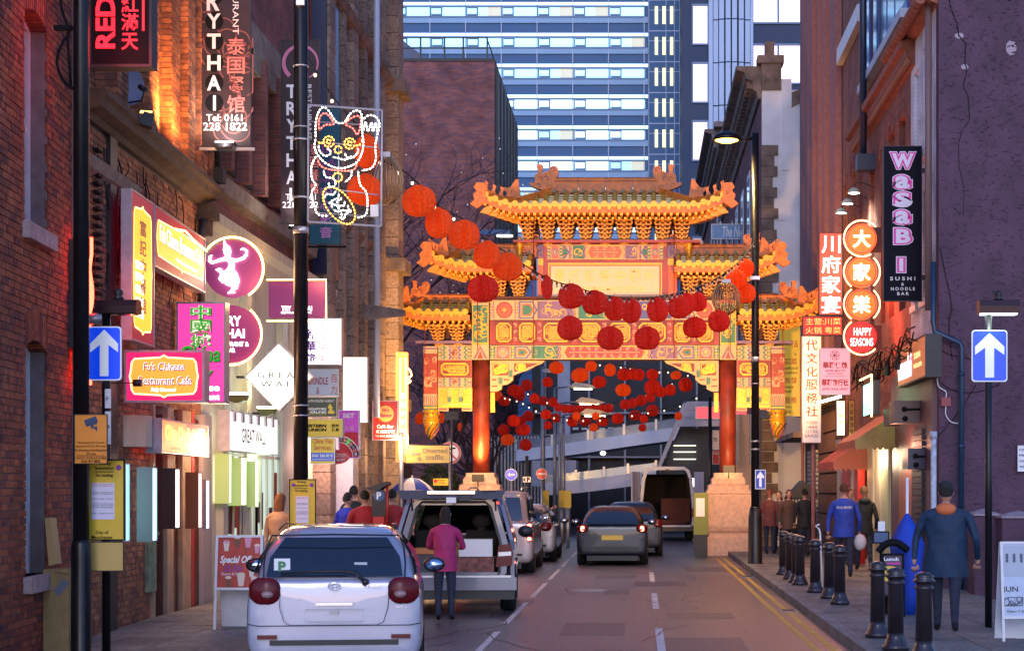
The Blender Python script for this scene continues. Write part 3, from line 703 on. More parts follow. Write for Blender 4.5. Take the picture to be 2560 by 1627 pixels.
# --- blue glass hotel tower
TY = 130.; fr = front(1350, TY)
tower = thing('hotel_tower', 'tall blue panelled hotel tower with ribbon windows rising behind the arch', 'tower', (fr.O.x, TY, 0))
m_bp = mat('blue_panel', (.028, .115, .27), .55, 0, var=.1, vs=.3)
m_lil = mat('pale_panel', (.27, .45, .66), .55, 0, var=.08, vs=.2)
m_fr = mat('window_frame_blue', (.06, .12, .22), .4, .4)
hz = lambda py: fr.z(1600, py)
mb = MB(); bx(fr, 940, -420, 1706, 1250, 18, mb); mb.build('wall', m_bp, tower)
m_sky = mat('sky_glass', (.1, .24, .36), .12, .9, emit=(.35, .62, .9), es=.16, var=.12, vs=.35)  # glow stands in for the sky reflected in the panes
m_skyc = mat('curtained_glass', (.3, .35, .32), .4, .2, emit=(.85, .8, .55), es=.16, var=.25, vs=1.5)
m_sky2 = mat('bright_sky_glass', (.17, .3, .36), .12, .9, emit=(.62, .8, .95), es=.25, var=.06, vs=.3)  # whiter glow painted in for brighter sky reflections on the lower floors
m_top = mat('fanlight_glass', (.15, .25, .33), .12, .9, emit=(.6, .85, 1), es=.16)  # sky sheen of the fanlight strips put in as a glow
ww = fr.x(1089)-fr.x(1000)
hh = hz(0)-hz(28)
fmb = MB(); fmb.box(0, ww, -.14, -.02, hh-.1, hh+.02).box(0, ww, -.14, -.02, -.06, .06).box(0, .1, -.2, -.02, 0, hh).box(ww*.33-.05, ww*.33+.05, -.16, -.02, 0, hh).box(ww*.05, ww*.33, -.16, -.02, hh*.85-.05, hh*.85+.04).box(ww*.05, ww*.33, -.16, -.02, .08, .2)
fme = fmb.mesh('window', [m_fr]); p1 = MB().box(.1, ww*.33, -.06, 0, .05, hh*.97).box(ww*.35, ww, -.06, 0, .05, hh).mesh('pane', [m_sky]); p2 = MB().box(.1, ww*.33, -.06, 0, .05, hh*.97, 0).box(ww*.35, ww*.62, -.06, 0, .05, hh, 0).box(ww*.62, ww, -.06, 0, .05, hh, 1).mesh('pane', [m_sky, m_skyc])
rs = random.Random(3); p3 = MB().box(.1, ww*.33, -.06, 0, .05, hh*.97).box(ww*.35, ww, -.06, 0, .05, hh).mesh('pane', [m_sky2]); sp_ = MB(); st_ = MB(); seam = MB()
for k in range(-5, 8):
    y = 6+77*k
    for c in range(-1, 7):
        px = 986+89.2*c+(2 if k else 0)
        if px+89 < 960: continue
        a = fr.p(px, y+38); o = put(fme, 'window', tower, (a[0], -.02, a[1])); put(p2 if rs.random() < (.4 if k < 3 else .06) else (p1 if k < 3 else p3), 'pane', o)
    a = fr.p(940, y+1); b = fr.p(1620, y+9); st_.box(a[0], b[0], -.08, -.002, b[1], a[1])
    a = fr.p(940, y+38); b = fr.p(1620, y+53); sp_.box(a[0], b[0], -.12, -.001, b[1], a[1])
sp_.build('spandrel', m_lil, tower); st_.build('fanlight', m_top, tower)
for c in range(9):
    x = fr.x(986+89.2*c); seam.box(x-.03, x+.03, -.13, -.003, 0, hz(-400))
for k in range(-5, 8):
    z = hz(6+77*k+72); seam.box(fr.x(1622), fr.x(1706), -.01, -.001, z-.03, z+.03); z = hz(6+77*k+20); seam.box(fr.x(1622), fr.x(1706), -.01, -.001, z-.02, z+.02)
for px in (1622, 1665, 1686, 1700): seam.box(fr.x(px)-.02, fr.x(px)+.02, -.011, -.002, 0, hz(-400))
seam.build('panel_joint', mat('joint_pale', (.4, .5, .68), .4), tower, kind='stuff')
sl = MB().box(-.11, .11, -.04, 0, 0, hz(17)-hz(61)).mesh('slit_window', [glow('slit_light', (1, .82, .4), 1.3)])
for k in range(-5, 8):
    for px in (1641, 1660, 1679): a = fr.p(px, 61+77*k); put(sl, 'slit_window', tower, (a[0], -.02, a[1]))
# --- dark and pink glass tower with white columns
fr = front(1860, 122)
t2 = thing('office_tower', 'office tower with white vertical fins and pink reflecting windows, right of the hotel', 'tower', (fr.O.x, 122, 0))
m_nav = mat('navy_spandrel', (.012, .035, .09), .6, 0, var=.15, vs=.3)
m_pinkg = mat('pink_glass', (.3, .22, .24), .12, 1, emit=(1, .66, .62), es=.1, var=.08, vs=.2)  # pink reflected light put into the glass colour and a weak glow
m_whp = mat('white_cladding', (.4, .52, .7), .5, 0, var=.1, vs=.25)
mb = MB(); bx(fr, 1706, -420, 2100, 1250, 15, mb); mb.build('wall', m_nav, t2)
for (xa, xb, y0, per, h) in ((1733, 1768, 16, 145, 94), (1884, 1943, -36, 151, 93), (1948, 2008, -36, 151, 93), (2012, 2070, -36, 151, 93)):
    wd = fr.x(xb)-fr.x(xa); hh = fr.z(1800, 0)-fr.z(1800, h)
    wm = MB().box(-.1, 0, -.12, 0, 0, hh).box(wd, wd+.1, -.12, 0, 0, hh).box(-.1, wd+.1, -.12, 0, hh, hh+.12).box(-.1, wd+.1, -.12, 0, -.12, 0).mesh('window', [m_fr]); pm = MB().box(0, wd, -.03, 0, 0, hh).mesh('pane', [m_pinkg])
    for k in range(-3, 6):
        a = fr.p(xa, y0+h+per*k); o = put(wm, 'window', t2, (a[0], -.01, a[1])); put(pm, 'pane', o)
mb = MB()
for i, px in enumerate((1782, 1796, 1812, 1828, 1845, 1861)):
    a = fr.x(px); b = fr.x(px+14); d = (.3, .5, .6, .6, .5, .3)[i]
    for k in range(-4, 12):
        z0 = fr.z(1800, 52+107*k); z1 = fr.z(1800, 52+107*(k-1)+3); MB().box(a+.03, b-.02, -d, .2, max(0, z0), z1).build('cladding_panel', m_whp, t2)
bx(fr, 1772, -420, 1782, 1250, .3, mb, 0, .25); bx(fr, 1876, -420, 1883, 1250, .3, mb, 0, .25); mb.build('fin', m_whp, t2)
# --- plain brown brick block on the left
fr = front(1110, 86)
bb = thing('brick_block', 'windowless brown brick block with roof railing, left behind the arch', 'building', (fr.O.x, 86, 0))
m_bb = brickmat('brown_brick', (.34, .11, .08), (.16, .07, .09), (.2, .13, .14), bw=.34, bh=.085)
mb = MB(); bx(fr, 900, 152, 1236, 1260, 16, mb); mb.build('wall', m_bb, bb)
mb = MB(); bx(fr, 900, 146, 1237, 153, 16.1, mb, 0, .06); mb.build('coping', m_dark, bb)
a = fr.x(1236.5); mb = MB()
for k in range(7): mb.box(a, a+.12, .5+k*2.2, 1.6+k*2.2, 6, fr.z(1200, 165))
mb.build('recess', m_dark, bb)
mb = MB(); z0 = fr.z(1100, 146)
for px in (990, 1050, 1110, 1157, 1217): x = fr.x(px); mb.box(x-.04, x+.04, .2, .28, z0, z0+1.05)
for dz in (.55, 1.05): mb.box(fr.x(940), fr.x(1217), .2, .27, z0+dz-.04, z0+dz)
mb.box(fr.x(1217)-.05, fr.x(1217), .2, 9, z0+1.0, z0+1.05); mb.build('railing', m_dark, bb)
mb = MB(); P = [(fr.x(900), z0), (fr.x(1115), z0), (fr.x(985), z0+1.9), (fr.x(900), z0+3.2)]; mb.prism(P, 5, 9); mb.build('roof_plant', mat('slate_grey_roof', (.07, .1, .17), .5, var=.3, vs=2), bb)
# --- car park with ramps
fr = front(1550, 92)
cp = thing('car_park', 'dark multi storey car park with pale curving ramps seen through the arch', 'car park', (fr.O.x, 92, 0))
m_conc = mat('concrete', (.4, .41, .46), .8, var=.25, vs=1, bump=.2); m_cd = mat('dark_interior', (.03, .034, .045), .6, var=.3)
m_rail = mat('barrier_glass', (.2, .27, .38), .2, .3, var=.1)
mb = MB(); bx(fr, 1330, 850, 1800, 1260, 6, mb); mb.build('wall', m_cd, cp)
mb = MB()
for y in (1030, 1085, 1140): bx(fr, 1335, y, 1800, y+4, .5, mb, 0, .5)
for px in (1360, 1470, 1560, 1650, 1740): bx(fr, px, 860, px+5, 1240, .5, mb, 0, .4)
mb.build('floor_edge', m_conc, cp)
for i in range(9):
    mb = MB(); bx(fr, 1432+i*22, 1068+(i % 2), 1446+i*22, 1074, .3, mb, 0, .7); mb.build('car_roof', m_white, cp)
col_ = MB(); bx(fr, 1394, 850, 1425, 1240, 1.2, col_, 0, 8); col_.build('column', m_conc, cp)
def ramp(pts_top, pts_bot, rail, Y, dd, nm):
    f2 = front(1550, Y); k = 92-Y
    n = len(pts_top); top = [f2.p(*p) for p in pts_top]; bot = [f2.p(*p) for p in pts_bot]; x0 = f2.O.x-fr.O.x
    P = [(x0+p[0], p[1]) for p in bot]+[(x0+p[0], p[1]) for p in top[::-1]]
    MB().prism(P, -k, -k+dd).build(nm, mat('pale_concrete', (.66, .7, .8), .7, var=.15, vs=.8), cp)
    R_ = MB(); rt = [f2.p(p[0], p[1]-rail) for p in pts_top]
    for i in range(n-1): R_.add([(x0+top[i][0], -k+.05, top[i][1]), (x0+top[i+1][0], -k+.05, top[i+1][1]), (x0+rt[i+1][0], -k+.05, rt[i+1][1]), (x0+rt[i][0], -k+.05, rt[i][1]), (x0+top[i][0], -k+.1, top[i][1]), (x0+top[i+1][0], -k+.1, top[i+1][1]), (x0+rt[i+1][0], -k+.1, rt[i+1][1]), (x0+rt[i][0], -k+.1, rt[i][1])], [(0, 1, 2, 3), (7, 6, 5, 4), (3, 2, 6, 7)])
    R_.build('barrier', m_rail, cp)
    for i in range(n):
        MB().box(x0+rt[i][0]-.05, x0+rt[i][0]+.05, -k-.03, -k+.04, top[i][1], rt[i][1]+.1).build('barrier_post', m_alu, cp)
ramp([(1290, 1124), (1380, 1113), (1470, 1100), (1560, 1087), (1640, 1075), (1700, 1066)], [(1290, 1153), (1380, 1143), (1470, 1131), (1560, 1117), (1640, 1106), (1700, 1098)], 22, 80, 5, 'ramp')
ramp([(1360, 1207), (1440, 1200), (1510, 1192), (1570, 1184), (1640, 1176)], [(1360, 1238), (1440, 1232), (1510, 1224), (1570, 1216), (1640, 1208)], 20, 74, 4, 'ramp')
mb = MB(); bx(front(1550, 76), 1330, 1150, 1440, 1215, 3, mb); mb.v = [(v[0]+front(1550, 76).O.x-fr.O.x, v[1]-16, v[2]) for v in mb.v]; mb.build('pier', m_conc, cp)
q = front(1500, 79); a = q.p(1508, 1133); MB().ell((q.O.x-fr.O.x+a[0], -13.4, a[1]), (.12, .12, .09)).build('ceiling_light', glow('car_park_light', (.95, 1, .75), 6), cp)
# stair enclosure
fr = front(1700, 72)
en = thing('stair_enclosure', 'pale panelled sloping stair enclosure right of the car park ramps', 'building', (fr.O.x, 72, 0))
m_gp = mat('grey_cladding', (.34, .38, .5), .4, .2, var=.15, vs=1)
P = [fr.p(*p) for p in ((1709, 1003), (1800, 1003), (1800, 1065), (1697, 1065), (1652, 1168), (1643, 1168))]
for (x0, x1) in ((0, 0),): MB().prism(P, 0, .5).build('wall', m_gp, en)
for i in range(5):
    for j in range(2):
        mb = MB(); bx(fr, 1712+i*18, 1007+j*19, 1728+i*18, 1024+j*19, .06, mb, 0, .05); mb.build('cladding_panel', m_gp, en)
P = [fr.p(*p) for p in ((1700, 1068), (1780, 1068), (1780, 1240), (1640, 1240), (1652, 1175))]
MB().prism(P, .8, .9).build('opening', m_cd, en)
for y in (1112, 1128, 1146): mb = MB(); bx(fr, 1684, y, 1740, y+2.5, .2, mb, 0, -.5); mb.build('strip_light', glow('strip_light', (1, .95, .75), 1.2), en)
mb = MB(); bx(fr, 1722, 1195, 1738, 1216, .1, mb, 0, .4); mb.build('lit_panel', glow('white_lit_panel', (1, .97, .9), 4), en)
# grey louvred wall left
fr = front(1300, 84)
lw = thing('louvred_building', 'dark grey ribbed metal building low behind the left pillar', 'building', (fr.O.x, 84, 0))
mb = MB(); bx(fr, 1225, 1085, 1352, 1260, 6, mb); mb.build('wall', mat('dark_ribbed_metal', (.07, .08, .1), .5, .3, var=.2), lw)
for i in range(15): mb = MB(); bx(fr, 1227+i*8.3, 1090, 1231+i*8.3, 1245, .12, mb, 0, .12); mb.build('rib', m_grey, lw)
# --- right: white gabled building with quoins and receding cornice
def victorian(nm, lab, px, Y, Y2, ytop, xr, mw, gw):
    x0 = (px-CX)/F*Y; zt = H+(CY-ytop)/S(Y); t = thing(nm, lab, 'building', (x0, Y, 0))
    MB().box(0, xr, 0, Y2-Y, 0, zt).build('wall', mw, t)
    return t, x0, zt
m_vb = brickmat('far_red_brick', (.25, .08, .07), (.16, .05, .06), (.2, .14, .15))
m_wr = mat('white_render', (.8, .82, .88), .85, var=.12, vs=1.2, bump=.25, bs=12)
m_soot = mat('sooty_stone', (.22, .16, .13), .85, var=.5, vs=2.5, bump=.5, bs=14)
def cornice_y(t, x, y0, y1, z, s=1, m=None):     # moulded cornice running away along +y, projecting towards -x
    P = [(0, -1.0), (-.12, -1.0), (-.18, -.75), (-.3, -.7), (-.32, -.4), (-.55, -.32), (-.6, -.1), (-.85, -.02), (-.88, .1), (0, .1)]
    mb = MB(); n = len(P); vs = [(x+p[0]*s, y0, z+p[1]*s) for p in P]+[(x+p[0]*s, y1, z+p[1]*s) for p in P]
    mb.add(vs, [tuple(range(n)), tuple(range(2*n-1, n-1, -1))]+[(i, n+i, n+(i+1) % n, (i+1) % n) for i in range(n)])
    mb.build('cornice', m or m_soot, t)
    br = MB().box(-.5*s, 0, -.12, .12, -.62*s, -.3*s).mesh('cornice_bracket', [m or m_soot])
    y = y0+.3
    while y < y1: put(br, 'cornice_bracket', t, (x, y, z)); y += .62
w1, x0, zt = victorian('white_gabled_building', 'building with blank white rendered gable and sooty corner stones, right of the arch', 1905, 58, 86, 225, 3.5, m_wr, None)
for i in range(38):
    z = i*.34; w = .5 if i % 2 else .34
    MB().box(-.02, w+random.uniform(-.04, .05), -.07, .1, z, z+.325).build('quoin', m_soot, w1)
zc = H+(CY-160)/S(58)
MB().box(-.02, .62, -.07, .5, zt-.02, zc).box(-.15, .7, -.15, .6, zc, zc+.25).box(.1, .4, -.05, .4, zc+.25, zc+.7).build('chimney', m_soot, w1)
MB().box(.62, .95, -.04, 1, zt-2.6, zc-.5).build('render_patch', m_wr, w1)
for q in ((.45, .7, -4.2, -3.4), (.5, .95, -6.5, -5), (.62, .8, -8.5, -6.4)): MB().box(q[0], q[1], -.045, 1, zt+q[2], zt+q[3]).build('render_patch', m_wr, w1)
MB().prism([(.95, zt-.55), (2.2, zt+.1), (2.2, zt+.4), (.95, zt-.1)], -.08, .5).build('coping', m_soot, w1)
MB().box(-.03, -.005, .15, 28, 0, zt).build('brick_facing', m_vb, w1)
cornice_y(w1, 0, .1, 27, zc-.15, .95)
for k in range(6):
    f = MB().box(-.06, -.035, 1.6+k*4, 3.2+k*4, zt-4.5, zt-1.6).build('window', m_white, w1); MB().box(-.064, -.061, 1.8+k*4, 3.0+k*4, zt-4.3, zt-1.8).build('pane', m_glass, f)
    f = MB().box(-.06, -.035, 1.6+k*4, 3.2+k*4, zt-9.5, zt-6.2).build('window', m_white, w1); MB().box(-.064, -.061, 1.8+k*4, 3.0+k*4, zt-9.3, zt-6.4).build('pane', m_glass, f)
w2, x0, zt = victorian('corniced_building', 'red brick building with heavy dark cornice behind the lit street lamp', 1815, 88, 120, 330, 3, m_vb, None)
cornice_y(w2, 0, -.1, 30, zt, 1.2); MB().box(-.3, 3, -.4, 0, zt-.8, zt+.1).box(-.6, 3, -.8, 0, zt+.1, zt+.35).build('cornice_return', m_soot, w2)
MB().box(.4, 1.9, 0, 1.2, zt+.35, zt+.9).build('chimney', m_vb, w2)
for k in range(7):
    for zz in (zt-6, zt-11):
        f = MB().box(-.05, 0, 1+k*4, 2.4+k*4, zz, zz+3.2).build('window', m_white, w2); MB().box(-.054, -.051, 1.15+k*4, 2.25+k*4, zz+.15, zz+3.05).build('pane', m_glass, f)
for k in range(3):
    zz = zt-5-k*4.5; f = MB().box(.5, 1.7, -.05, 0, zz, zz+2.8).build('window', m_white, w2); MB().box(.62, 1.58, -.055, -.051, zz+.12, zz+2.68).build('pane', m_glass, f)
fr = front(1835, 70)
nb, nf = board(fr, 1778, 560, 1874, 598, .2, 'pale blue board reading The New above the arch roof on the right', mat('sky_blue_board', (.2, .38, .62), .5, var=.25), m_white)
tpx(nb, nf, 'The New', 1806, 566, 1868, 592, mat('pale_letter', (.75, .82, .9), .5), shear=.25, bold=.02)
# modern canopy building at the right foot of the arch
fr = front(1940, 60)
mc = thing('canopied_shop', 'pale shop front under a brown canopy with round columns, right of the arch', 'shop', (fr.O.x, 60, 0))
mb = MB(); bx(fr, 1840, 1035, 2030, 1260, 4, mb); mb.build('wall', mat('pinkish_render', (.5, .42, .42), .7, var=.1), mc)
for i in range(5): mb = MB(); bx(fr, 1832+i*42, 1035, 1848+i*42, 1160, .5, mb, 0, .3); mb.build('blue_fin', mat('blue_grey_fin', (.22, .3, .5), .4), mc)
mb = MB(); bx(fr, 1905, 1153, 2036, 1179, 2, mb, 0, 1.8); mb.build('canopy', mat('brown_canopy', (.1, .04, .035), .4), mc)
for i in range(7): mb = MB(); bx(fr, 1908+i*19, 1156, 1910+i*19, 1176, .03, mb, 0, 1.84); mb.build('canopy_seam', m_dark, mc)
for px in (1922, 1940): a = fr.x(px); MB().cyl((a, -1, 0), (a, -1, fr.z(1940, 1178)), .12).build('column', m_cream, mc)
# tall thin street lamps beyond the arch
def thinlamp(px, Y, ytop, lab, side=1, lit=False):
    x = (px-CX)/F*Y; z = H+(CY-ytop)/S(Y); t = thing('street_lamp', lab, 'street lamp', (x, Y, 0), 0, 'tall thin street lamps beyond the arch')
    MB().cyl((0, 0, 0), (0, 0, z), .085, .05, 10).build('pole', m_grey, t)
    MB().tube([(0, 0, z), (side*.5, 0, z+.05), (side*.9, 0, z)], .035, 6).build('arm', m_grey, t)
    MB().prism([(side*.55, z+.05), (side*.8, z+.22), (side*1.25, z+.16), (side*1.7, z+.02), (side*1.3, z-.03)], -.2, .2).build('lamp_head', m_grey, t)
    MB().box(min(side*.75, side*1.45), max(side*.75, side*1.45), -.12, .12, z-.06, z-.035).build('lens', glow('lamp_lens_warm', (1, .85, .5), 7 if lit else 3), t)
thinlamp(1387, 70, 970, 'tall grey street lamp just left of centre beyond the arch, highest of three heads', 1, True)
thinlamp(1399, 66, 1008, 'grey street lamp beyond the arch with the middle lamp head', 1, True)
thinlamp(1408, 62, 1037, 'grey street lamp beyond the arch with the lowest lamp head', 1, True)
x = (1357-CX)/F*68
t = thing('camera_mast', 'plain grey mast with a side bracket behind the no entry sign', 'mast', (x, 68, 0)); z = H+(CY-915)/S(68)
MB().cyl((0, 0, 0), (0, 0, z), .1, .08).build('pole', m_grey, t); MB().box(0, .8, -.08, .08, z-.25, z-.1).build('bracket', m_grey, t)
t = thing('camera_mast', 'tall pole topped by a blue lamp arm behind the left side roofs', 'mast', ((1185-CX)/F*70, 70, 0)); z = H+(CY-565)/S(70)
MB().cyl((0, 0, 0), (0, 0, z), .12, .09).build('pole', m_dark, t); MB().box(-.05, 1.4, -.08, .08, z-.35, z-.15).build('arm', mat('blue_steel', (.06, .14, .3), .4), t); MB().box(.9, 1.5, -.1, .1, z-.42, z-.36).build('lens', glow('lamp_lens_warm', (1, .85, .5), 7), t)
# ---- bare trees
m_bark = mat('bark', (.06, .035, .045), .85, var=.3)
def tree(px, Y, h, lab, seed, spread=1.0, lights=False):
    rr = random.Random(seed); x = (px-CX)/F*Y; t = thing('bare_tree', lab, 'tree', (x, Y, 0), 0, 'bare winter trees by the arch')
    tr = MB(); cr = MB(); tips = []
    def br(p, d, L, r, k):
        pts = [p]; n = 4
        for i in range(n):
            d = (d+Vector((rr.gauss(0, .16), rr.gauss(0, .16), rr.gauss(.03, .1)))).normalized(); p = p+d*(L/n); pts.append(p)
        (tr if k < 2 else cr).tube(pts, lambda q: r*(1-.45*q), 6 if k < 3 else 3)
        if k == 6: tips.append(p); return
        for _ in range(3 if k < 5 else 2):
            a = rr.uniform(0, 6.28); dv = (d*rr.uniform(.7, 1.3)+Vector((math.cos(a), math.sin(a)*.8, rr.uniform(-.2, .6)))*.85*spread).normalized()
            br(p if rr.random() < .6 else pts[rr.randint(1, 3)], dv, L*rr.uniform(.66, .86), r*.58, k+1)
    br(Vector((0, 0, 0)), Vector((rr.uniform(-.15, .15), 0, 1)), h*.34, .17, 0)
    tr.build('trunk', m_bark, t); cr.build('crown', m_bark, t, kind='stuff')
    if lights:
        lb = MB()
        for p in tips[::7]: lb.ell(p, (.016, .016, .016), 4, 3)
        lb.build('fairy_lights', glow('fairy_light', (1, .9, .8), 1.2), t, kind='stuff')
tree(1030, 60, 15, 'tall bare tree against the brown brick block, left of the arch', 5, 1.1, True)
tree(1120, 66, 9, 'bare tree with reddish trunk behind the hanging left pendant', 8, 1.0, True)
tree(1285, 72, 9.5, 'bare tree under the left half of the arch among lanterns', 11, 1.1)
tree(1225, 70, 7, 'small bare tree close behind the left pillar', 14, 1.0)
m_leaf = rndbrick('evergreen_leaf', [(.02, .05, .012), (.04, .09, .02), (.07, .12, .03)], attr=True)
def shrub(px, Y, w, h, lab, seed):
    rr = random.Random(seed); t = thing('shrub', lab, 'shrub', ((px-CX)/F*Y, Y, 0), 0, 'green shrubs left of the arch'); mb = MB()
    for _ in range(1500):
        a = rr.uniform(0, 6.28); q = rr.random()**.4; zz = rr.uniform(.05, 1); ww = w*(.6+.4*math.sin(zz*3.1+.5))*(.8+.25*math.sin(a*3+seed))
        p = Vector((q*ww*math.cos(a), q*.7*ww*math.sin(a), zz*h*(1-.15*q))); s = .06; d = Vector((rr.gauss(0, 1), rr.gauss(0, 1), rr.gauss(0, 1))).normalized(); e = d.orthogonal().normalized(); f = d.cross(e)
        mb.add([p-e*s, p+f*s*.6, p+e*s, p-f*s*.6], [(0, 1, 2, 3)]); mb.rnd.append(rr.random())
    mb.build('foliage', m_leaf, t); MB().cyl((0, 0, 0), (0, 0, h*.6), .06, .03, 6).build('stem', m_bark, t)
shrub(1000, 60, .9, 3.0, 'dark green shrub beside the orange neon sign', 1)
shrub(1085, 60, 1.0, 2.9, 'broad dark green shrub behind the diverted traffic sign', 2)
shrub(1128, 61, .8, 2.6, 'green shrub just left of the left pillar pedestal', 3)

# ================= lantern strings =================
m_lan = mat('orange_red_paper', (.75, .06, .015), .7)
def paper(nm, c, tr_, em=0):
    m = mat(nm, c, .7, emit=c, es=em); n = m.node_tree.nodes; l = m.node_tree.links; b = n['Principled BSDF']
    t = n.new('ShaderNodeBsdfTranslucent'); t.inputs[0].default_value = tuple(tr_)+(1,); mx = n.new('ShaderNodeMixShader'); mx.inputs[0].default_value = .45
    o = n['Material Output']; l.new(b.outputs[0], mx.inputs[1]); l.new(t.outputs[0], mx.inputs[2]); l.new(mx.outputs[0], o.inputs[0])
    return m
m_lan = paper('orange_lantern_paper', (.85, .11, .01), (1, .2, .02), .06); m_lan2 = paper('red_lantern_paper', (.7, .03, .012), (.9, .05, .02), .03)  # faint glow put into the paper to brighten the shades, no bulbs inside
m_bulb = glow('bulb_glass', (1, .8, .55), 1.6); m_bulb0 = mat('unlit_bulb', (.6, .55, .5), .2)
def lantern_mesh(r, h, pleat=20, seed=0):
    rr = random.Random(seed); mb = MB(); n = pleat*2; m = 13; vs = []
    for k in range(m+1):
        t = k/m; z = -math.cos(math.pi*(.06+.88*t)); q = math.sin(math.pi*(.08+.84*t))**.75
        for i in range(n):
            a = 2*math.pi*i/n+(.5*2*math.pi/n if k % 2 else 0)
            gap = 1-.45*math.exp(-((a-(4.45+.2*seed))/.16)**2)
            f = (.99 if (i % 2) else .83)*gap
            vs.append((r*q*f*math.cos(a), r*q*f*math.sin(a), h/2*z+rr.uniform(-.008, .008)))
    mb.add(vs, [(k*n+i, k*n+(i+1) % n, (k+1)*n+(i+1) % n, (k+1)*n+i) for k in range(m) for i in range(n)], 0, False)
    mb.lathe([(r*.3, -h*.5), (r*.34, -h*.46)], n=16).lathe([(r*.28, h*.46), (r*.34, h*.5), (r*.3, h*.54)], n=16)
    return mb
lan_me = {}
def lantern(px, py, wpx, hpx, Y, lab, grp, red=0, tail=True):
    s = S(Y); w = wpx/s; h = hpx/s; key = (red, int(px) % 3, w > .3)
    if key not in lan_me:
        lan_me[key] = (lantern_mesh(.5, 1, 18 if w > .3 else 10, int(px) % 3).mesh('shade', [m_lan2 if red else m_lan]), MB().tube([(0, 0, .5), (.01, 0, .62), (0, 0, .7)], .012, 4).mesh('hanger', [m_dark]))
    p = W(px, py, Y); t = thing('paper_lantern', lab, 'lantern', p, random.uniform(-.4, .4), grp); t.scale = (w, w, h)
    t.rotation_euler = (random.uniform(-.1, .1), random.uniform(-.14, .14), t.rotation_euler.z)
    put(lan_me[key][0], 'shade', t); put(lan_me[key][1], 'hanger', t)
    return t
def strY(px, A=(757, 26.6), B=(1888, 41.7)):
    xa = (A[0]-CX)/F*A[1]; xb = (B[0]-CX)/F*B[1]; k = (px-CX)/F
    t = (k*A[1]-xa)/((xb-xa)-k*(B[1]-A[1])); return A[1]+t*(B[1]-A[1])
near = [(918, 381, 62, 82, 'orange lantern behind the upper right of the cat light', 0), (912, 476, 88, 74, 'wide orange lantern behind the lower right of the cat light', 0), (1048, 504, 86, 74, 'large orange lantern right beside the wire globe', 0), (1097, 559, 70, 72, 'orange lantern second to the right of the left wire globe', 0), (1160, 588, 80, 70, 'deeply pleated orange lantern over the brown brick block', 0), (1217, 638, 68, 66, 'orange red lantern over the middle left roof of the arch', 0), (1268, 668, 78, 66, 'full orange lantern in front of the left bracket clusters', 0), (1208, 723, 80, 64, 'dark red lantern hanging lowest left, over the left pillar top', 1), (1367, 718, 30, 58, 'half folded narrow red lantern left of the name plaque', 1), (1428, 741, 68, 60, 'first round red lantern under the name plaque from the left', 1), (1487, 757, 66, 58, 'second round red lantern under the name plaque from the left', 1), (1537, 772, 54, 58, 'third red lantern under the name plaque, slightly narrow', 1), (1578, 778, 52, 58, 'fourth red lantern under the name plaque, touching its neighbour', 1), (1644, 775, 56, 58, 'upright red lantern under the right end of the name plaque', 1), (1698, 768, 58, 56, 'crumpled red lantern right of the name plaque', 1), (1716, 760, 44, 52, 'small red lantern half hidden behind a crumpled one', 1), (1746, 755, 44, 46, 'red lantern just left of the right wire globe', 1), (1425, 821, 66, 58, 'lower red lantern over the left gold carved panels', 1), (1526, 846, 68, 56, 'lowest red lantern, left of the arch centre line', 1), (1618, 846, 66, 56, 'lowest red lantern, right of the arch centre line', 1), (1737, 819, 62, 50, 'lower red lantern in front of the right carved panels', 1), (1797, 803, 56, 52, 'pointed red lantern below the right wire globe', 1), (1865, 670, 42, 42, 'topmost orange lantern beside the right lamp post', 0), (1841, 698, 54, 44, 'middle orange lantern of three beside the right lamp post', 0), (1863, 733, 54, 48, 'bottom orange lantern of three beside the right lamp post', 0)]
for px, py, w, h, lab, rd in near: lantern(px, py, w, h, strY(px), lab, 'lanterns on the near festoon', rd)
cable = [(757, 120), (788, 175), (830, 240), (880, 300), (950, 395), (1005, 425), (1048, 462), (1097, 515), (1160, 550), (1217, 600), (1268, 632), (1320, 668), (1380, 700), (1440, 718), (1500, 735), (1560, 744), (1620, 744), (1680, 735), (1740, 718), (1790, 696), (1830, 668), (1862, 640), (1888, 602)]
festoon = thing('festoon_cable', 'black festoon cable of small bulbs slung between the two big lamp posts', 'cable', W(757, 120, 26.6))
def smooth(pts, n=6):
    out = []
    for i in range(len(pts)-1):
        p0 = pts[max(0, i-1)]; p1 = pts[i]; p2 = pts[i+1]; p3 = pts[min(len(pts)-1, i+2)]
        for k in range(n):
            t = k/n; out.append(tuple(.5*(2*b+(c-a)*t+(2*a-5*b+4*c-d)*t*t+(3*b-3*c+d-a)*t**3) for a, b, c, d in zip(p0, p1, p2, p3)))
    return out+[pts[-1]]
cs = [W(px, py, strY(px))-W(757, 120, 26.6) for px, py in smooth(cable, 5)]
MB().tube(cs, .012, 5).build('cable', m_dark, festoon)
cap = MB().cyl((0, 0, 0), (0, 0, -.055), .02, n=8).mesh('bulb_holder', [m_dark]); blb = MB().ell((0, 0, -.08), (.026, .026, .032), 8, 6).mesh('bulb', [m_bulb]); blb0 = MB().ell((0, 0, -.08), (.022, .022, .032), 8, 6).mesh('bulb', [m_bulb0])
d = 0; last = cs[0]; acc = .1; step = .3
for i in range(1, len(cs)):
    L = (cs[i]-cs[i-1]).length; acc += L
    st = .42 if i < 30 else .17
    if acc > st:
        acc = 0; o = put(cap, 'bulb_holder', festoon, cs[i]); put(blb if i < 40 else blb0, 'bulb', o)
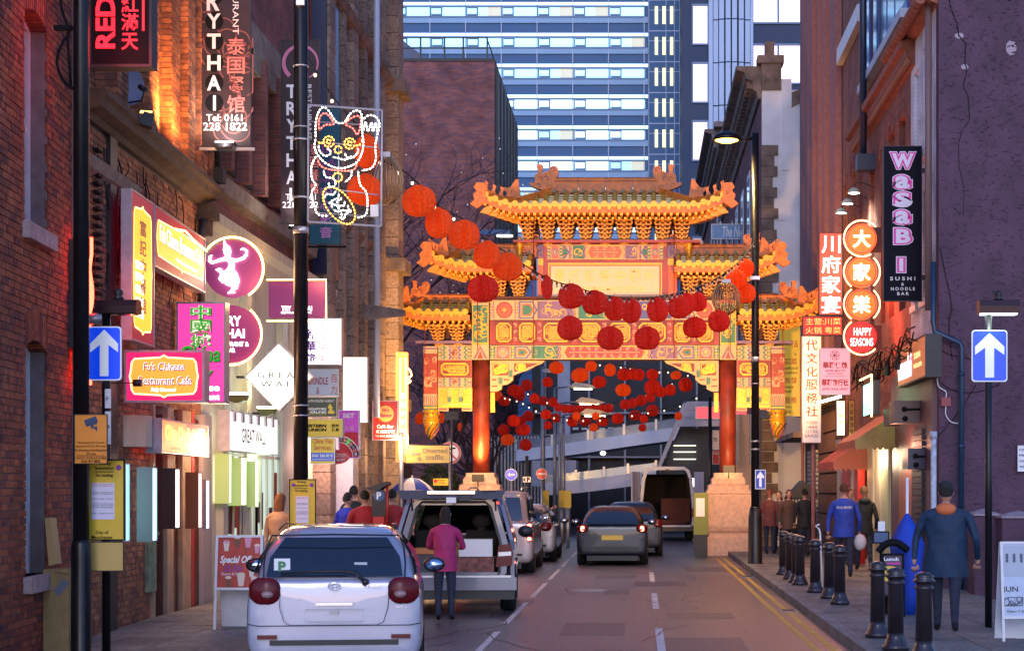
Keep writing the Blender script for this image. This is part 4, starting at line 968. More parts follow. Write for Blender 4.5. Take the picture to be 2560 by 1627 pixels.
def wire_globe(px, py, r_px, rz_px, Y, lab, n=14):
    s = S(Y); t = thing('wire_globe', lab, 'wire globe', W(px, py, Y), 0, 'wire globes on the near festoon'); m = mat('copper_wire', (.45, .28, .14), .35, .6)
    for k in range(n):
        a = math.pi*k/n; pts = [(r_px/s*math.sin(u)*math.cos(a), r_px/s*math.sin(u)*math.sin(a), rz_px/s*math.cos(u)) for u in [2*math.pi*i/28 for i in range(28)]]
        MB().tube(pts, .01, 5, closed=True).build('hoop', m, t)
    MB().box(-.1, .1, -.1, .1, rz_px/s-.02, rz_px/s+.06).build('top_plate', m_grey, t)
wire_globe(962, 452, 46, 60, strY(962), 'large bare copper wire globe between cat light and lanterns')
wire_globe(1815, 746, 35, 40, strY(1815), 'small bare wire globe hanging over the right end of the arch')
# lanterns beyond the arch
far = [(1391, 919, 38, 30, 0), (1450, 938, 46, 34, 0), (1478, 915, 30, 26, 0), (1525, 925, 30, 30, 0), (1559, 936, 34, 30, 1), (1582, 935, 26, 28, 1), (1598, 937, 28, 28, 1), (1631, 936, 32, 26, 1), (1558, 975, 40, 30, 0), (1632, 968, 44, 36, 1), (1652, 980, 26, 26, 1), (1676, 975, 28, 28, 1), (1690, 938, 28, 20, 0), (1714, 962, 36, 34, 1), (1498, 955, 36, 28, 1),
 (1395, 1018, 20, 20, 1), (1412, 1022, 20, 22, 1), (1428, 1023, 22, 22, 1), (1447, 1024, 22, 22, 1), (1464, 1025, 22, 22, 1), (1483, 1023, 26, 24, 1), (1505, 1022, 22, 22, 1), (1522, 1020, 24, 22, 1), (1563, 1011, 28, 24, 1), (1582, 1008, 22, 24, 1), (1603, 1001, 30, 26, 1), (1626, 993, 26, 24, 1),
 (1369, 955, 27, 24, 1), (1317, 963, 30, 28, 1), (1300, 978, 26, 24, 1), (1336, 996, 26, 24, 1), (1358, 1002, 26, 22, 1), (1382, 1005, 24, 24, 1), (1365, 1036, 28, 24, 1), (1390, 1045, 24, 22, 1), (1370, 1063, 22, 20, 1), (1321, 1040, 28, 26, 1), (1304, 1052, 24, 24, 1), (1310, 1074, 34, 28, 1), (1314, 1112, 32, 28, 1), (1431, 1053, 28, 26, 1), (1441, 1040, 22, 20, 0), (1463, 1053, 30, 22, 1), (1506, 1053, 30, 24, 1), (1489, 1040, 20, 18, 0), (1484, 1068, 22, 20, 0), (1544, 1046, 32, 26, 1), (1588, 1038, 34, 24, 1), (1631, 1026, 32, 28, 1), (1610, 1047, 22, 20, 1), (1606, 1069, 20, 18, 1), (1696, 1040, 20, 20, 0),
 (1285, 976, 36, 28, 1), (1298, 990, 30, 26, 1), (1261, 1002, 30, 24, 1), (1284, 1052, 33, 28, 1), (1303, 1074, 30, 26, 1), (1259, 1074, 30, 26, 1), (1268, 1099, 34, 28, 0), (1245, 990, 24, 24, 0), (1050, 1046, 26, 30, 0), (1152, 1068, 16, 22, 0), (1141, 848, 22, 18, 0), (994, 828, 28, 26, 1), (1105, 1045, 14, 26, 0)]
def gname(i, px, rd): return ('orange' if rd == 0 else 'red')+' lanterns '+('on the wide string' if i < 15 else 'on the curved string' if i < 27 else 'among the branches' if px < 1400 else 'below the curved string')
rank = {}
for i, q in sorted(enumerate(far), key=lambda e: e[1][0]): rank.setdefault(gname(i, q[0], q[4]), []).append(i)
ORD = 'first second third fourth fifth sixth seventh eighth ninth tenth eleventh twelfth thirteenth fourteenth fifteenth sixteenth seventeenth eighteenth nineteenth twentieth twenty-first twenty-second'.split()
for i, (px, py, w, h, rd) in enumerate(far):
    Y = 56+(i*7 % 11)*1.2 if i > 26 else (58 if i < 15 else 64)
    grp = gname(i, px, rd); n_ = rank[grp].index(i)
    lab = ORD[n_]+' from the left of the small '+grp+' beyond the arch'
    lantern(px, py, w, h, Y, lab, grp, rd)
def far_string(pts, Y, lab):
    o = W(*pts[0], Y); t = thing('festoon_cable', lab, 'cable', o)
    q = smooth(pts, 5); MB().tube([W(a, b, Y)-o for a, b in q], .02, 4).build('cable', m_dark, t)
    for i, (a, b) in enumerate(q):
        if i % 2 == 0: put(blb, 'bulb', t, W(a, b, Y)-o)
far_string([(1480, 905), (1540, 911), (1600, 920), (1660, 925), (1710, 920), (1790, 905)], 58, 'festoon cable just below the main beam beyond the arch')
far_string([(1290, 960), (1330, 985), (1395, 1010), (1460, 1013), (1530, 1008), (1600, 990), (1680, 955), (1770, 905)], 64, 'sagging festoon cable in front of the car park ramps')
far_string([(1262, 990), (1300, 1000), (1340, 1022), (1400, 1042), (1500, 1045), (1600, 1030), (1700, 1010), (1790, 960)], 60, 'lowest sagging festoon cable beyond the arch')
# ================= left side of the street =================
BR1 = [(.27, .055, .026), (.4, .09, .04), (.48, .125, .05), (.32, .068, .036), (.15, .04, .04), (.43, .1, .036)]
m_br = rndbrick('red_brick', BR1); m_brs = rndbrick('red_brick_joined', BR1, attr=True)
BR2 = [(.28, .085, .04), (.42, .14, .06), (.5, .18, .07), (.33, .11, .05), (.18, .06, .04), (.45, .15, .065)]
m_br2 = rndbrick('orange_brick', BR2); m_br2s = rndbrick('orange_brick_joined', BR2, attr=True)
m_mort = mat('lime_mortar', (.22, .17, .16), .95, var=.25, vs=6)
def wallgrid(mb, x0, x1, z0, z1, ops, y0, y1):
    xs = sorted({x0, x1, *[v for o in ops for v in o[:2]]}); zs = sorted({z0, z1, *[v for o in ops for v in o[2:4]]})
    xs = [v for v in xs if x0 <= v <= x1]; zs = [v for v in zs if z0 <= v <= z1]
    for i in range(len(xs)-1):
        for j in range(len(zs)-1):
            cx = (xs[i]+xs[i+1])/2; cz = (zs[j]+zs[j+1])/2
            if not any(o[0] < cx < o[1] and o[2] < cz < o[3] for o in ops): mb.box(xs[i], xs[i+1], y0, y1, zs[j], zs[j+1])
    return mb
_bm = {}
def bricks(root, x0, x1, z0, z1, ops, ma, mb_, nobj, seed=0, arch=()):
    rr = random.Random(seed); cells = []; st = MB(); c = 0; z = z0
    while z+.065 <= z1+.001:
        iv = [(x0, x1)]
        for o in ops:
            if o[2]-.03 < z+.032 < o[3]+.0: iv = [q for a, b in iv for q in ((a, min(b, o[0])), (max(a, o[1]), b)) if q[1]-q[0] > .02]
        hd = c % 4 == 3; L = .1125 if hd else .225
        for a, b in iv:
            k = math.floor((a-(L/2 if c % 2 else 0))/L)
            while True:
                s = k*L+(L/2 if c % 2 else 0); e = s+L-.01; s2 = max(a, s); e2 = min(b, e); k += 1
                if s > b: break
                if e2-s2 > .03: cells.append((s2, e2, z))
        z += .075; c += 1
    for i, (a, b, z) in enumerate(sorted(cells, key=lambda q: (abs(q[2]-3.2)*.5+(q[0]-x0)))):
        p = rr.uniform(.012, .02)
        if i < nobj:
            w = round(b-a, 2); key = (ma.name, w)
            if key not in _bm: _bm[key] = MB().box(0, w, -.018, .03, 0, .064).mesh('brick', [ma])
            put(_bm[key], 'brick', root, (a, rr.uniform(-.003, .004), z), (0, rr.gauss(0, .003), 0))
        else:
            st.v += [(a, -p, z), (b, -p, z), (b, .02, z), (a, .02, z), (a, -p, z+.064), (b, -p, z+.064), (b, .02, z+.064), (a, .02, z+.064)]
            o = len(st.v)-8; st.f += [(o, o+1, o+5, o+4), (o+1, o+2, o+6, o+5), (o+3, o, o+4, o+7), (o+4, o+5, o+6, o+7), (o, o+3, o+2, o+1)]
            st.m += [0]*5; st.sm += [False]*5; st.rnd += [rr.random()]*5
    if st.v: st.build('brick', mb_, root, kind='stuff')
def lf(X0, Y0, sl): return Fr((X0, Y0, 0), math.atan2(1, sl))
# --- nearest brick building
f1 = lf(-6.32, 17.8, -.082)
n1 = thing('brick_building', 'nearest dark red brick building on the left with white sash windows', 'building', f1.O, f1.rz)
xa, xb = f1.x(-150), f1.x(198)
ops = [(f1.x(58), f1.x(116), f1.z(58, 555), f1.z(116, 62)), (f1.x(61), f1.x(115), .95, f1.z(115, 860))]
wallgrid(MB(), xa, xb, 0, 9.5, ops, 0, .4).build('wall', m_mort, n1)
bricks(n1, xa, xb, 0, 9.5, [(o[0], o[1], o[2], o[3]+.34) for o in ops], m_br, m_brs, 300, 1)
MB().box(xa, xb, .4, 9, 0, 9.5).build('wall', m_dark, n1)
for o in ops:      # soldier arch, window, sill
    k = int((o[1]-o[0])/.075); am = MB().box(0, .064, -.018, .35, 0, .33).mesh('arch_brick', [m_br])
    for i in range(k):
        u = (i+.5)/k-.5; put(am, 'arch_brick', n1, (o[0]+i*(o[1]-o[0])/k, 0, o[3]-.1*(2*u)**2), (0, u*.22, 0))
    wd = o[1]-o[0]; h = o[3]-o[2]
    w = MB().box(o[0], o[0]+.08, .17, .26, o[2], o[3]).box(o[1]-.08, o[1], .17, .26, o[2], o[3]).box(o[0]+.08, o[1]-.08, .17, .26, o[3]-.1, o[3]).box(o[0]+.08, o[1]-.08, .19, .26, o[2], o[2]+.09).box(o[0]+.08, o[1]-.08, .2, .27, o[2]+h*.48, o[2]+h*.48+.06).box((o[0]+o[1])/2-.015, (o[0]+o[1])/2+.015, .2, .24, o[2]+.09, o[3]-.1).build('window', m_white, n1)
    MB().box(o[0]+.08, o[1]-.08, .225, .235, o[2]+.09, o[3]-.1).build('pane', m_glass, w)
    MB().box(o[0]-.1, o[1]+.1, -.1, .17, o[2]-.17, o[2]).build('sill', mat('worn_pink_stone', (.5, .36, .33), .85, var=.3, bump=.4), n1)
# --- second brick building with restaurants
f2 = lf(-6.5, 21, -.0378)
n2 = thing('brick_building', 'orange lit brick building with stone cornice and pilasters over restaurant signs', 'building', f2.O, f2.rz)
xa, xb = f2.x(226), f2.x(500)
zc = 6.18
bricks(n2, xa-.6, xb, 0, zc, [(f2.x(372), f2.x(500), 0, 3.0)], m_br2, m_br2s, 150, 2)
wallgrid(MB(), xa-.6, xb, 0, 9.8, [(f2.x(372), f2.x(500), 0, 3.0)], 0, .5).build('wall', m_mort, n2)
MB().box(xa-.6, xb, .5, 8, 0, 9.8).build('wall', m_dark, n2)
top = f2.z(228, 205); 
P = [(0, zc), (-.08, zc), (-.12, zc+.06), (-.28, zc+.1), (-.3, zc+.19), (-.36, zc+.22), (-.36, zc+.28), (0, zc+.32)]
m_corn = mat('brown_cornice_stone', (.13, .075, .045), .85, var=.4, vs=4, bump=.5)
L = (xb-xa+.6)/8
for i in range(8): MB().prismx(P[::-1], xa-.6+i*L+.004, xa-.6+(i+1)*L-.004).build('cornice', m_corn, n2)
MB().box(xb-.3, xb, -.3, 0, zc-.22, zc-.002).box(xb-.26, xb-.02, -.2, 0, zc-.45, zc-.22).build('corbel', m_corn, n2)
z2 = f2.z(227, 405); MB().prismx([(0, z2-.18), (-.1, z2-.12), (-.16, z2), (0, z2+.04)][::-1], xa-.6, f2.x(325)).build('string_course', m_stone, n2)
MB().box(f2.x(262), f2.x(280), -.07, 0, 0, 9.8).build('downpipe', m_dark, n2)
pils = [(236, 268), (318, 345), (378, 400), (422, 440), (456, 472), (478, 490)]
wx = []
for i, (a, b) in enumerate(pils):
    xa_, xb_ = f2.x(a), f2.x(b); pr = thing  # pilaster
    o = MB().box(xa_, xb_, -.26, 0, zc+.32, 9.8).build('pilaster', m_mort, n2)
    st = MB(); z = zc+.34; c = 0; rr = random.Random(i)
    while z < 9.7:
        w = xb_-xa_; k = max(1, round(w/.225))
        for j in range(k): a0 = xa_+w*j/k+(.0); st.box(a0+.005, a0+w/k-.005, -.278, -.2, z, z+.064); st.rnd += [rr.random()]*6
        for sx_ in (xa_-.014,):
            st.box(sx_, sx_+.03, -.27, -.145, z, z+.064); st.rnd += [rr.random()]*6; st.box(sx_, sx_+.03, -.135, -.01, z, z+.064); st.rnd += [rr.random()]*6
        z += .075; c += 1
    st.build('brick', m_br2s, o, kind='stuff')
bricks(n2, xa-.6, xb, zc+.34, 9.8, [(f2.x(a)-.01, f2.x(b)+.01, 0, 12) for a, b in pils]+[(f2.x(282), f2.x(312), zc+1.2, 9.2), (f2.x(347), f2.x(372), zc+1.2, 9.2), (f2.x(403), f2.x(420), zc+1.2, 9.2)], m_br2, m_br2s, 140, 5)
for a, b in ((282, 312), (347, 372), (403, 420)):
    w = MB().box(f2.x(a), f2.x(b), -.01, .02, zc+1.2, 9.2).build('window', m_dark, n2); MB().box(f2.x(a)+.08, f2.x(b)-.08, -.02, -.01, zc+1.3, 9.1).build('pane', m_glass, w)
pipe = MB(); q = f2.x(492); pipe.cyl((q, -.3, zc+.5), (q, -.3, 9.8), .055, n=8).box(q-.14, q+.14, -.42, -.1, zc+.33, zc+.55)
q2 = f2.x(498); pipe.tube([(q2, -.12, zc-.1), (q2, -.12, f2.z(498, 552)), (q2-.35, -.12, f2.z(498, 562)), (q2-.4, -.12, f2.z(490, 585)), (q2-.4, -.12, 3.4)], .05, 8)
pipe.build('downpipe', m_dark, n2)
cb = MB(); rr = random.Random(9)
for i in range(14):
    x = f2.x(rr.uniform(240, 500)); z = zc-rr.uniform(.0, .3); pts = [(x, -.03, z)]
    for k in range(7): x += rr.uniform(-.12, .16); z -= rr.uniform(.1, .4); pts.append((x, -.03-rr.uniform(0, .04), z))
    cb.tube(smooth(pts, 3), .008, 4)
cb.build('loose_cable', m_ink, n2, kind='stuff')
# text on the brick wall
text(n2, 'HOT', (f2.x(226)+f2.x(254))/2, (f2.z(240, 615)+f2.z(240, 680))/2, f2.x(254)-f2.x(226), .32, m_red, y=-.06, ex=.03)
fin = MB()
for i in range(22): z = f2.z(232, 820)+i*.1; fin.box(f2.x(227), f2.x(238), -.09, -.02, z, z+.03)
fin.build('vent_slat', m_ink, n2, kind='stuff')
# shopfronts below
sf = MB(); m_int = mat('warm_interior', (.55, .32, .16), .7, emit=(1, .5, .2), es=.35, var=.4, vs=1.5)
MB().box(f2.x(375), f2.x(520), .55, .6, 0, 3.0).build('shop_interior', m_int, n2)
m_tan = mat('tan_pillar', (.4, .25, .15), .6, var=.3, vs=4)
for a, b, m in ((372, 378, m_tan), (408, 424, m_tan), (446, 468, m_tan), (470, 476, m_red), (498, 520, mat('pale_pillar', (.4, .33, .31), .5))): MB().box(f2.x(a), f2.x(b), -.06, .2, 0, 3.0).build('shopfront_pillar', m, n2)
MB().box(f2.x(384), f2.x(406), .1, .16, 0, 2.5).build('door', mat('dark_red_door', (.2, .03, .02), .4), n2)
MB().box(f2.x(478), f2.x(498), .1, .16, 0, 2.5).build('door', mat('glass_door', (.2, .12, .1), .1), n2)
for a, b in ((378.5, 384), (406, 408), (424.5, 434), (435, 445.5), (476.5, 486), (487, 497.5)):
    w = MB().rib([(f2.x(a)+.04, .1), (f2.x(b)-.04, .1), (f2.x(b)-.04, 2.9), (f2.x(a)+.04, 2.9)], .07, .0, closed=True, th=.12).box(f2.x(a)+.04, f2.x(b)-.04, .01, .08, 2.15, 2.22).box(f2.x(a)+.04, f2.x(b)-.04, .01, .1, .1, .75).build('shop_window', mat('dark_wood_frame', (.12, .04, .025), .4, var=.3), n2)
    MB().box(f2.x(a)+.07, f2.x(b)-.07, .09, .1, .75, 2.86).build('pane', mat('lit_pane', (.3, .15, .06), .1, emit=(1, .5, .18), es=.3, var=.6, vs=3.5), w)
    rr = random.Random(int(a*3))
    for i in range(5): q = f2.x(a)+.1+rr.random()*max(.05, f2.x(b)-f2.x(a)-.4); z = .85+rr.random()*1.2; MB().box(q, q+rr.uniform(.12, .25), .07, .088, z, z+rr.uniform(.15, .35)).build('menu_sheet', (mat('menu_cream', (.6, .5, .36), .6), mat('menu_red2', (.45, .05, .04), .6), mat('menu_orange', (.6, .25, .06), .6))[i % 3], w)
# --- cream shop building and its upper brick floors (third)
f3 = lf(-6.78, 28.2, .0)
n3 = thing('stone_banded_building', 'brick building with grey stone bands and cream shop floor behind the neon circles', 'building', f3.O, f3.rz)
xa, xb = f3.x(503), f3.x(818); zb = f3.z(600, 520)
m_bw = brickmat('brick_wall_far', (.3, .09, .06), (.18, .06, .05), (.2, .15, .14))
MB().box(xa, xb, 0, 8, 0, 6.0).build('wall', m_cream, n3); MB().box(xa, xb, .05, 8, 6.0, 14).build('wall', m_bw, n3)
MB().prismx([(0.05, zb-.05), (-.1, zb), (-.14, zb+.25), (.05, zb+.32)][::-1], xa, xb).build('string_course', m_stone, n3)
MB().prismx([(0.05, 5.7), (-.06, 5.7), (-.1, 5.9), (-.22, 6.0), (-.24, 6.15), (.05, 6.2)][::-1], xa, xb).build('cornice', m_cream, n3)
zt = f3.z(640, 160); MB().box(xa, xb, -.15, .05, zt, zt+.5).build('string_course', m_stone, n3)
k = 0; x = xa+.3
while x < xb-.9:
    w = MB().box(x, x+.75, -.02, .045, zb+.45, zt-.3).build('window', m_dark, n3); MB().box(x+.1, x+.65, -.03, -.02, zb+.55, zt-.5).build('pane', m_glass, w)
    MB().box(x-.12, x+.87, -.14, .05, zt-.3, zt).build('lintel', m_stone, n3)
    MB().box(x+.9, x+1.15, -.2, .05, zb+.4, zt).build('pilaster', m_bw, n3); x += 1.3
for a, b in ((540, 552), (600, 612), (690, 704)): MB().box(f3.x(a), f3.x(b), -.12, 0, 0, 5.69).build('pilaster', m_cream, n3)
MB().box(f3.x(556), f3.x(690), -.03, 0, .9, 3.1).build('shop_window', glow('greenish_window', (.75, 1, .85), .5), n3)
for i in range(9): MB().box(f3.x(556)+i*(f3.x(690)-f3.x(556))/8-.025, f3.x(556)+i*(f3.x(690)-f3.x(556))/8+.025, -.07, -.03, .9, 3.1).build('mullion', m_cream, n3)
for zz in (.9, 2.4, 3.06): MB().box(f3.x(556), f3.x(690), -.08, -.03, zz, zz+.05).build('transom', m_cream, n3)
rr = random.Random(8)
for i in range(16): q = f3.x(560)+rr.random()*(f3.x(685)-f3.x(560)); MB().box(q, q+rr.uniform(.15, .4), -.045, -.032, 1.0+rr.random()*.3, 1.4+rr.random()*.8).build('window_display', mat('display_dark', (.1, .06, .04), .7) if i % 3 else mat('display_red', (.4, .05, .03), .7), n3)
MB().box(f3.x(556), f3.x(690), -.12, 0, 0, .85).build('stall_riser', mat('teal_marble', (.03, .09, .09), .25, var=.5, vs=9), n3)
for a in (571, 597, 622): MB().box(f3.x(a), f3.x(a)+.25, -.16, -.03, .3, .9).build('red_marble_strip', mat('red_marble', (.3, .06, .04), .3, var=.6, vs=20), n3)
# --- gothic stone building
f4 = lf(-6.5, 33, .0)
n4 = thing('gothic_building', 'tall gothic sandstone and red brick building left of the arch', 'building', f4.O, f4.rz)
xa, xb = f4.x(815), f4.x(985); ln = xb-xa
m_gb = brickmat('gothic_brick', (.3, .07, .06), (.19, .045, .05), (.2, .13, .13))
MB().box(xa, xb, .3, 10, 0, 24).build('wall', m_gb, n4)
rr = random.Random(4); x = xa; i = 0; sm = rndbrick('gothic_stone', [(.27, .19, .14), (.36, .26, .19), (.31, .22, .16), (.22, .16, .13)])
cache = {}
piers = [(xa+.02, .7), (xa+1.7, .4), (xa+3.1, .7), (xa+4.8, .4), (xa+6.2, .7), (xb-2.6, .5), (xb-1.0, 1.0)]
for px_, w in piers:
    z = 0; dp = .55 if w >= .9 else .38
    while z < 17.5:
        h = .44; key = (w, dp)
        if key not in cache: cache[key] = MB().box(0, w, -dp+.3, .3, .006, h-.008).mesh('stone_block', [sm])
        put(cache[key], 'stone_block', n4, (px_, rr.uniform(-.006, .006), z)); z += h
for a, b in zip(piers[:-1], piers[1:]):
    x0 = a[0]+a[1]; x1 = b[0]; w = x1-x0
    if w < .6: continue
    k = max(1, int(w/.75)); ww_ = w/k
    for (z0, z1) in ((.9, 3.4), (4.6, 7.0), (8.3, 11.5), (13, 16.5)):
        for j in range(k):
            c = x0+(j+.5)*ww_; hw = ww_*.3; P = [(c-hw, z0), (c+hw, z0), (c+hw, z1-.5), (c+hw*.75, z1-.2), (c, z1), (c-hw*.75, z1-.2), (c-hw, z1-.5)]
            wo = MB().rib(P, .14, .2, closed=True, th=.14).build('window', m_stone, n4); MB().prism(P, .26, .295).build('pane', m_glass, wo)
            MB().tube([(c-ww_/2, .22, z0-.1), (c-ww_/2, .22, z1)], .07, 6).build('shaft', m_stone, n4)
for z, o in ((4.0, .25), (7.6, .3), (12.2, .42), (17.5, .6)):
    MB().prismx([(.3, z-.2), (.3-o*.4, z-.12), (.3-o, z), (.3-o-.08, z+.15), (.3, z+.3)][::-1], xa, xb).build('string_course', m_soot, n4)
    MB().box(xb-1.25, xb+.12, -.45, .3, z-.12, z+.2).build('string_course', m_soot, n4)
dpx = f4.x(893); MB().cyl((dpx, -.45, 3.5), (dpx, -.45, 20), .075, n=10).build('downpipe', mat('pale_blue_pipe', (.42, .48, .62), .4), n4)
MB().box(f3.x(779), f3.x(813), -.3, 0, 6.3, 20).build('dark_cladding', mat('navy_cladding', (.02, .03, .08), .3, .3), n3)
MB().prism([(0, 0), (.9, .1), (.9, .22), (.1, .35), (0, .3)], -.1, .1).xf(Matrix.Translation((f4.x(880), -.3, f4.z(880, 800))) @ Matrix.Rotation(R(-90), 4, 'Z')).build('gargoyle', m_soot, n4)

# --- signs on the left ---------------------------------------------------
m_silver = mat('silver_box', (.42, .42, .5), .35, .5, var=.15)
lit_w = glow('lit_white', (1, .98, .95), 3); lit_w2 = glow('lit_soft_white', (1, .93, .9), 1.5); lit_y = glow('lit_amber', (1, .42, .03), 1.2); lit_y2 = glow('lit_pale_amber', (1, .75, .3), 2.2)
lit_r = glow('lit_red', (1, .02, .06), .8); lit_m = glow('lit_magenta', (.9, .05, .4), 1.0); lit_p = glow('lit_purple', (.27, .035, .2), .22)
neon_o = glow('neon_orange', (1, .5, .14), 9); neon_w = glow('neon_white', (1, .85, .6), 7); neon_r = glow('neon_red', (1, .06, .03), 9)
lit_red_letter = glow('red_led', (1, .01, .02), 3); m_wh = mat('white_letter', (.85, .85, .85), .5)
lit_wl = glow('lit_white_letter', (1, .96, .9), 3)
m_mar = mat('maroon_ink', (.3, .02, .1), .5)
def brkt(root, f, x0, y, x1, m=m_dark): a = f.p(x0, y); b = f.p(x1, y); MB().box(min(a[0], b[0]), max(a[0], b[0]), .02, .06, a[1]-.02, a[1]+.02).build('bracket', m, root)
# red neon sign edge between wall and pole
t = thing('neon_sign', 'flickering red neon tubes seen edge on beside the nearest pole', 'neon sign', f1.world(f1.x(170), 0, .12), f1.rz)
fz = lambda y: f1.z(170, y)
MB().box(-.05, .25, 0, .1, fz(870), fz(600)).build('backing', m_dark, t)
rr = random.Random(2); mb = MB()
for k in range(5):
    pts = [(rr.uniform(-.05, .15), -.04-k*.02, fz(590)+(fz(960)-fz(590))*i/9) for i in range(10)]; mb.tube(smooth(pts, 3), .018, 5)
mb.build('neon_tube', neon_r, t)
for y in (800, 850): MB().cyl((.0, -.02, fz(y)), (-.05, -.3, fz(y)+.02), .06, .07, 10).build('spot_lamp', m_grey, t)
MB().box(-.1, .05, -.1, .0, fz(930), fz(862)).build('control_box', m_white, t)
# red on black illuminated sign
fr = front(300, 19.6)
s, sf_ = board(fr, 222, -60, 380, 168, .22, 'black illuminated sign with red sideways letters and Chinese characters at the top', m_ink, m_dark)
tpx(s, sf_, 'RED', 240, -8, 288, 122, lit_red_letter, rot=90, bold=.03)
for i, (ch, y0) in enumerate((('紅', -10), ('滿', 35), ('天', 84))): tpx(s, sf_, ch, 304, y0, 346, y0+42, lit_red_letter, bold=.015)
mb = MB(); a = sf_.p(356, -50); b = sf_.p(361, 78); mb.box(a[0], b[0], -.01, 0, b[1], a[1]); mb.build('red_line', lit_red_letter, s)
lamp('POINT', 'sign_lamp', W(300, 120, 19.2), 6, (1, .05, .05), .3)
# one way sign left, with its lamp
m_sgn = mat('retro_white', (.8, .82, .84), .4, emit=(.8, .9, 1), es=.06)
m_bl = mat('retro_blue', (.005, .05, .75), .35, emit=(0, .08, 1), es=.12)
def oneway(px0, py0, px1, py1, Y, lab, hx0, hx1, hy0, hy1, lit):
    cx = (px0+px1)/2; fr = front(cx, Y); t = thing('one_way_sign', lab, 'road sign', (fr.O.x, Y, 0)); a = fr.p(px0, py0); b = fr.p(px1, py1); w = (b[0]-a[0])/2; z0 = b[1]; z1 = a[1]; h = z1-z0
    def rr_(q, r): return [p for c, s_ in (((w-q-r, z1-q-r), 0), ((-w+q+r, z1-q-r), 90), ((-w+q+r, z0+q+r), 180), ((w-q-r, z0+q+r), 270)) for p in arc(c[0], c[1], r, s_, s_+90, 5)]
    MB().prism(rr_(0, .04), -.01, .01).build('plate', m_sgn, t); MB().prism(rr_(.013, .035), -.014, -.01).build('blue_face', m_bl, t)
    zt = z1-h*.06; zb = z0+h*.08; s2 = w*.82; q = w*.25
    P = [(-q, zb), (q, zb), (q, zt-h*.28), (s2, zt-h*.42), (s2, zt-h*.26), (0, zt), (-s2, zt-h*.26), (-s2, zt-h*.42), (-q, zt-h*.28)]
    MB().prism(P, -.018, -.014).build('arrow', m_sgn, t)
    MB().cyl((0, .06, 0), (0, .06, fr.z(cx, hy1)), .045, n=12).build('post', m_black, t); MB().cyl((0, .06, z1), (0, .06, fr.z(cx, hy1-5)), .04, n=12).box(-.06, .06, .01, .06, z0+.1, z0+.14).box(-.06, .06, .01, .06, z1-.14, z1-.1).build('clip', m_alu, t)
    a = fr.p(hx0, hy0); b = fr.p(hx1, hy1); hc = (a[0]+b[0])/2; rad = (a[1]-b[1])/2; zc_ = (a[1]+b[1])/2
    prof = [(-.11, zc_-rad), (-.12, zc_), (-.09, zc_+rad*.8), (0, zc_+rad), (.09, zc_+rad*.8), (.12, zc_), (.11, zc_-rad)]
    mb = MB().prismx(prof[::-1], a[0]+.02, b[0]-.02)
    MB.xf(mb, Matrix.Translation((0, .06, 0))); mb.build('lamp_head', mat('dark_bronze', (.06, .03, .035), .3, .4), t)
    MB().box(a[0]+.05, b[0]-.05, -.03, .15, zc_-rad-.012, zc_-rad-.002).build('lens', glow('sign_lamp_lens', (.85, 1, .95), 5) if lit else m_glass, t)
    MB().lathe([(.05, 0), (.06, .02), (.035, .04), (.05, .06), (.045, .1), (.0, .13)], (hc, .06, zc_+rad-.005), 12).build('photocell', m_dark, t)
    MB().box(-.03, .03, .03, .09, zc_-rad-.1, zc_-rad).build('neck', m_alu, t)
    if lit: lamp('SPOT', 'sign_lamp', (fr.O.x, Y-.05, zc_-rad-.03), 6, (.85, 1, .95), .1, (fr.O.x, Y+.0, z0), 120)
    return t, fr
ow, of = oneway(219, 816, 304, 951, 19.2, 'blue one way arrow sign partly behind the nearest left pole', 236, 348, 747, 783, False)
for y0, y1, s_ in ((972, 1020, '▲'), (1028, 1110, 'P')): 
    a = of.p(263, y0); b = of.p(277, y1); MB().box(a[0], b[0], -.01, .01, b[1], a[1]).build('small_plate', m_wh, ow)
    text(ow, '←' if s_ == '▲' else 'P', (a[0]+b[0])/2, (a[1]+b[1])/2, .04, .06, m_ink, y=-.016)
# nearest big pole with its plates
def bigpole(px, Y, r, lab, top=12.5):
    x = (px-CX)/F*Y; t = thing('lamp_post', lab, 'lamp post', (x, Y, 0)); s = MB()
    MB().lathe([(r*1.4, 0), (r*1.4, .1), (r*1.25, .14), (r*1.22, 1.15), (r*1.15, 1.3), (r*1.03, 1.34)], n=20).build('base', m_black, t); MB().cyl((0, 0, 1.3), (0, 0, top), r, r*.92, 20).build('pole', m_black, t)
    return t
p1_ = bigpole(203, 18.6, .083, 'nearest dark lamp post crossing the left of the view with looped cable')
fr = front(203, 18.6)
z = lambda y: fr.z(203, y)
MB().tube(smooth([(-.2, -.05, z(-20)), (-.19, -.05, z(20)), (-.14, -.05, z(60)), (-.11, -.05, z(85)), (-.17, -.06, z(110)), (-.23, -.06, z(150)), (-.2, -.06, z(190)), (-.12, -.06, z(215)), (-.07, -.05, z(225))]), .016, 6).tube([(-.13, -.05, z(85)), (-.09, -.05, z(220))], .014, 5).box(-.26, -.08, -.08, -.02, z(80), z(68)).build('cable_loop', m_ink, p1_)
fr = front(226, 18.45); s, sf_ = board(fr, 186, 1035, 269, 1159, .01, 'orange camera warning sign fixed on the nearest left pole', m_orange, m_dark, rim=.006)
a = sf_.p(210, 1042); mb = MB(); P = [sf_.p(*q) for q in ((211, 1050), (240, 1040), (245, 1052), (242, 1060), (216, 1066))]; mb.prism(P, -.012, -.006); P = [sf_.p(*q) for q in ((228, 1062), (232, 1060), (236, 1068), (243, 1064), (243, 1078), (236, 1070), (228, 1070))]; mb.prism(P, -.012, -.006); mb.build('camera_pictogram', mat('navy_ink', (.02, .06, .14), .5), s)
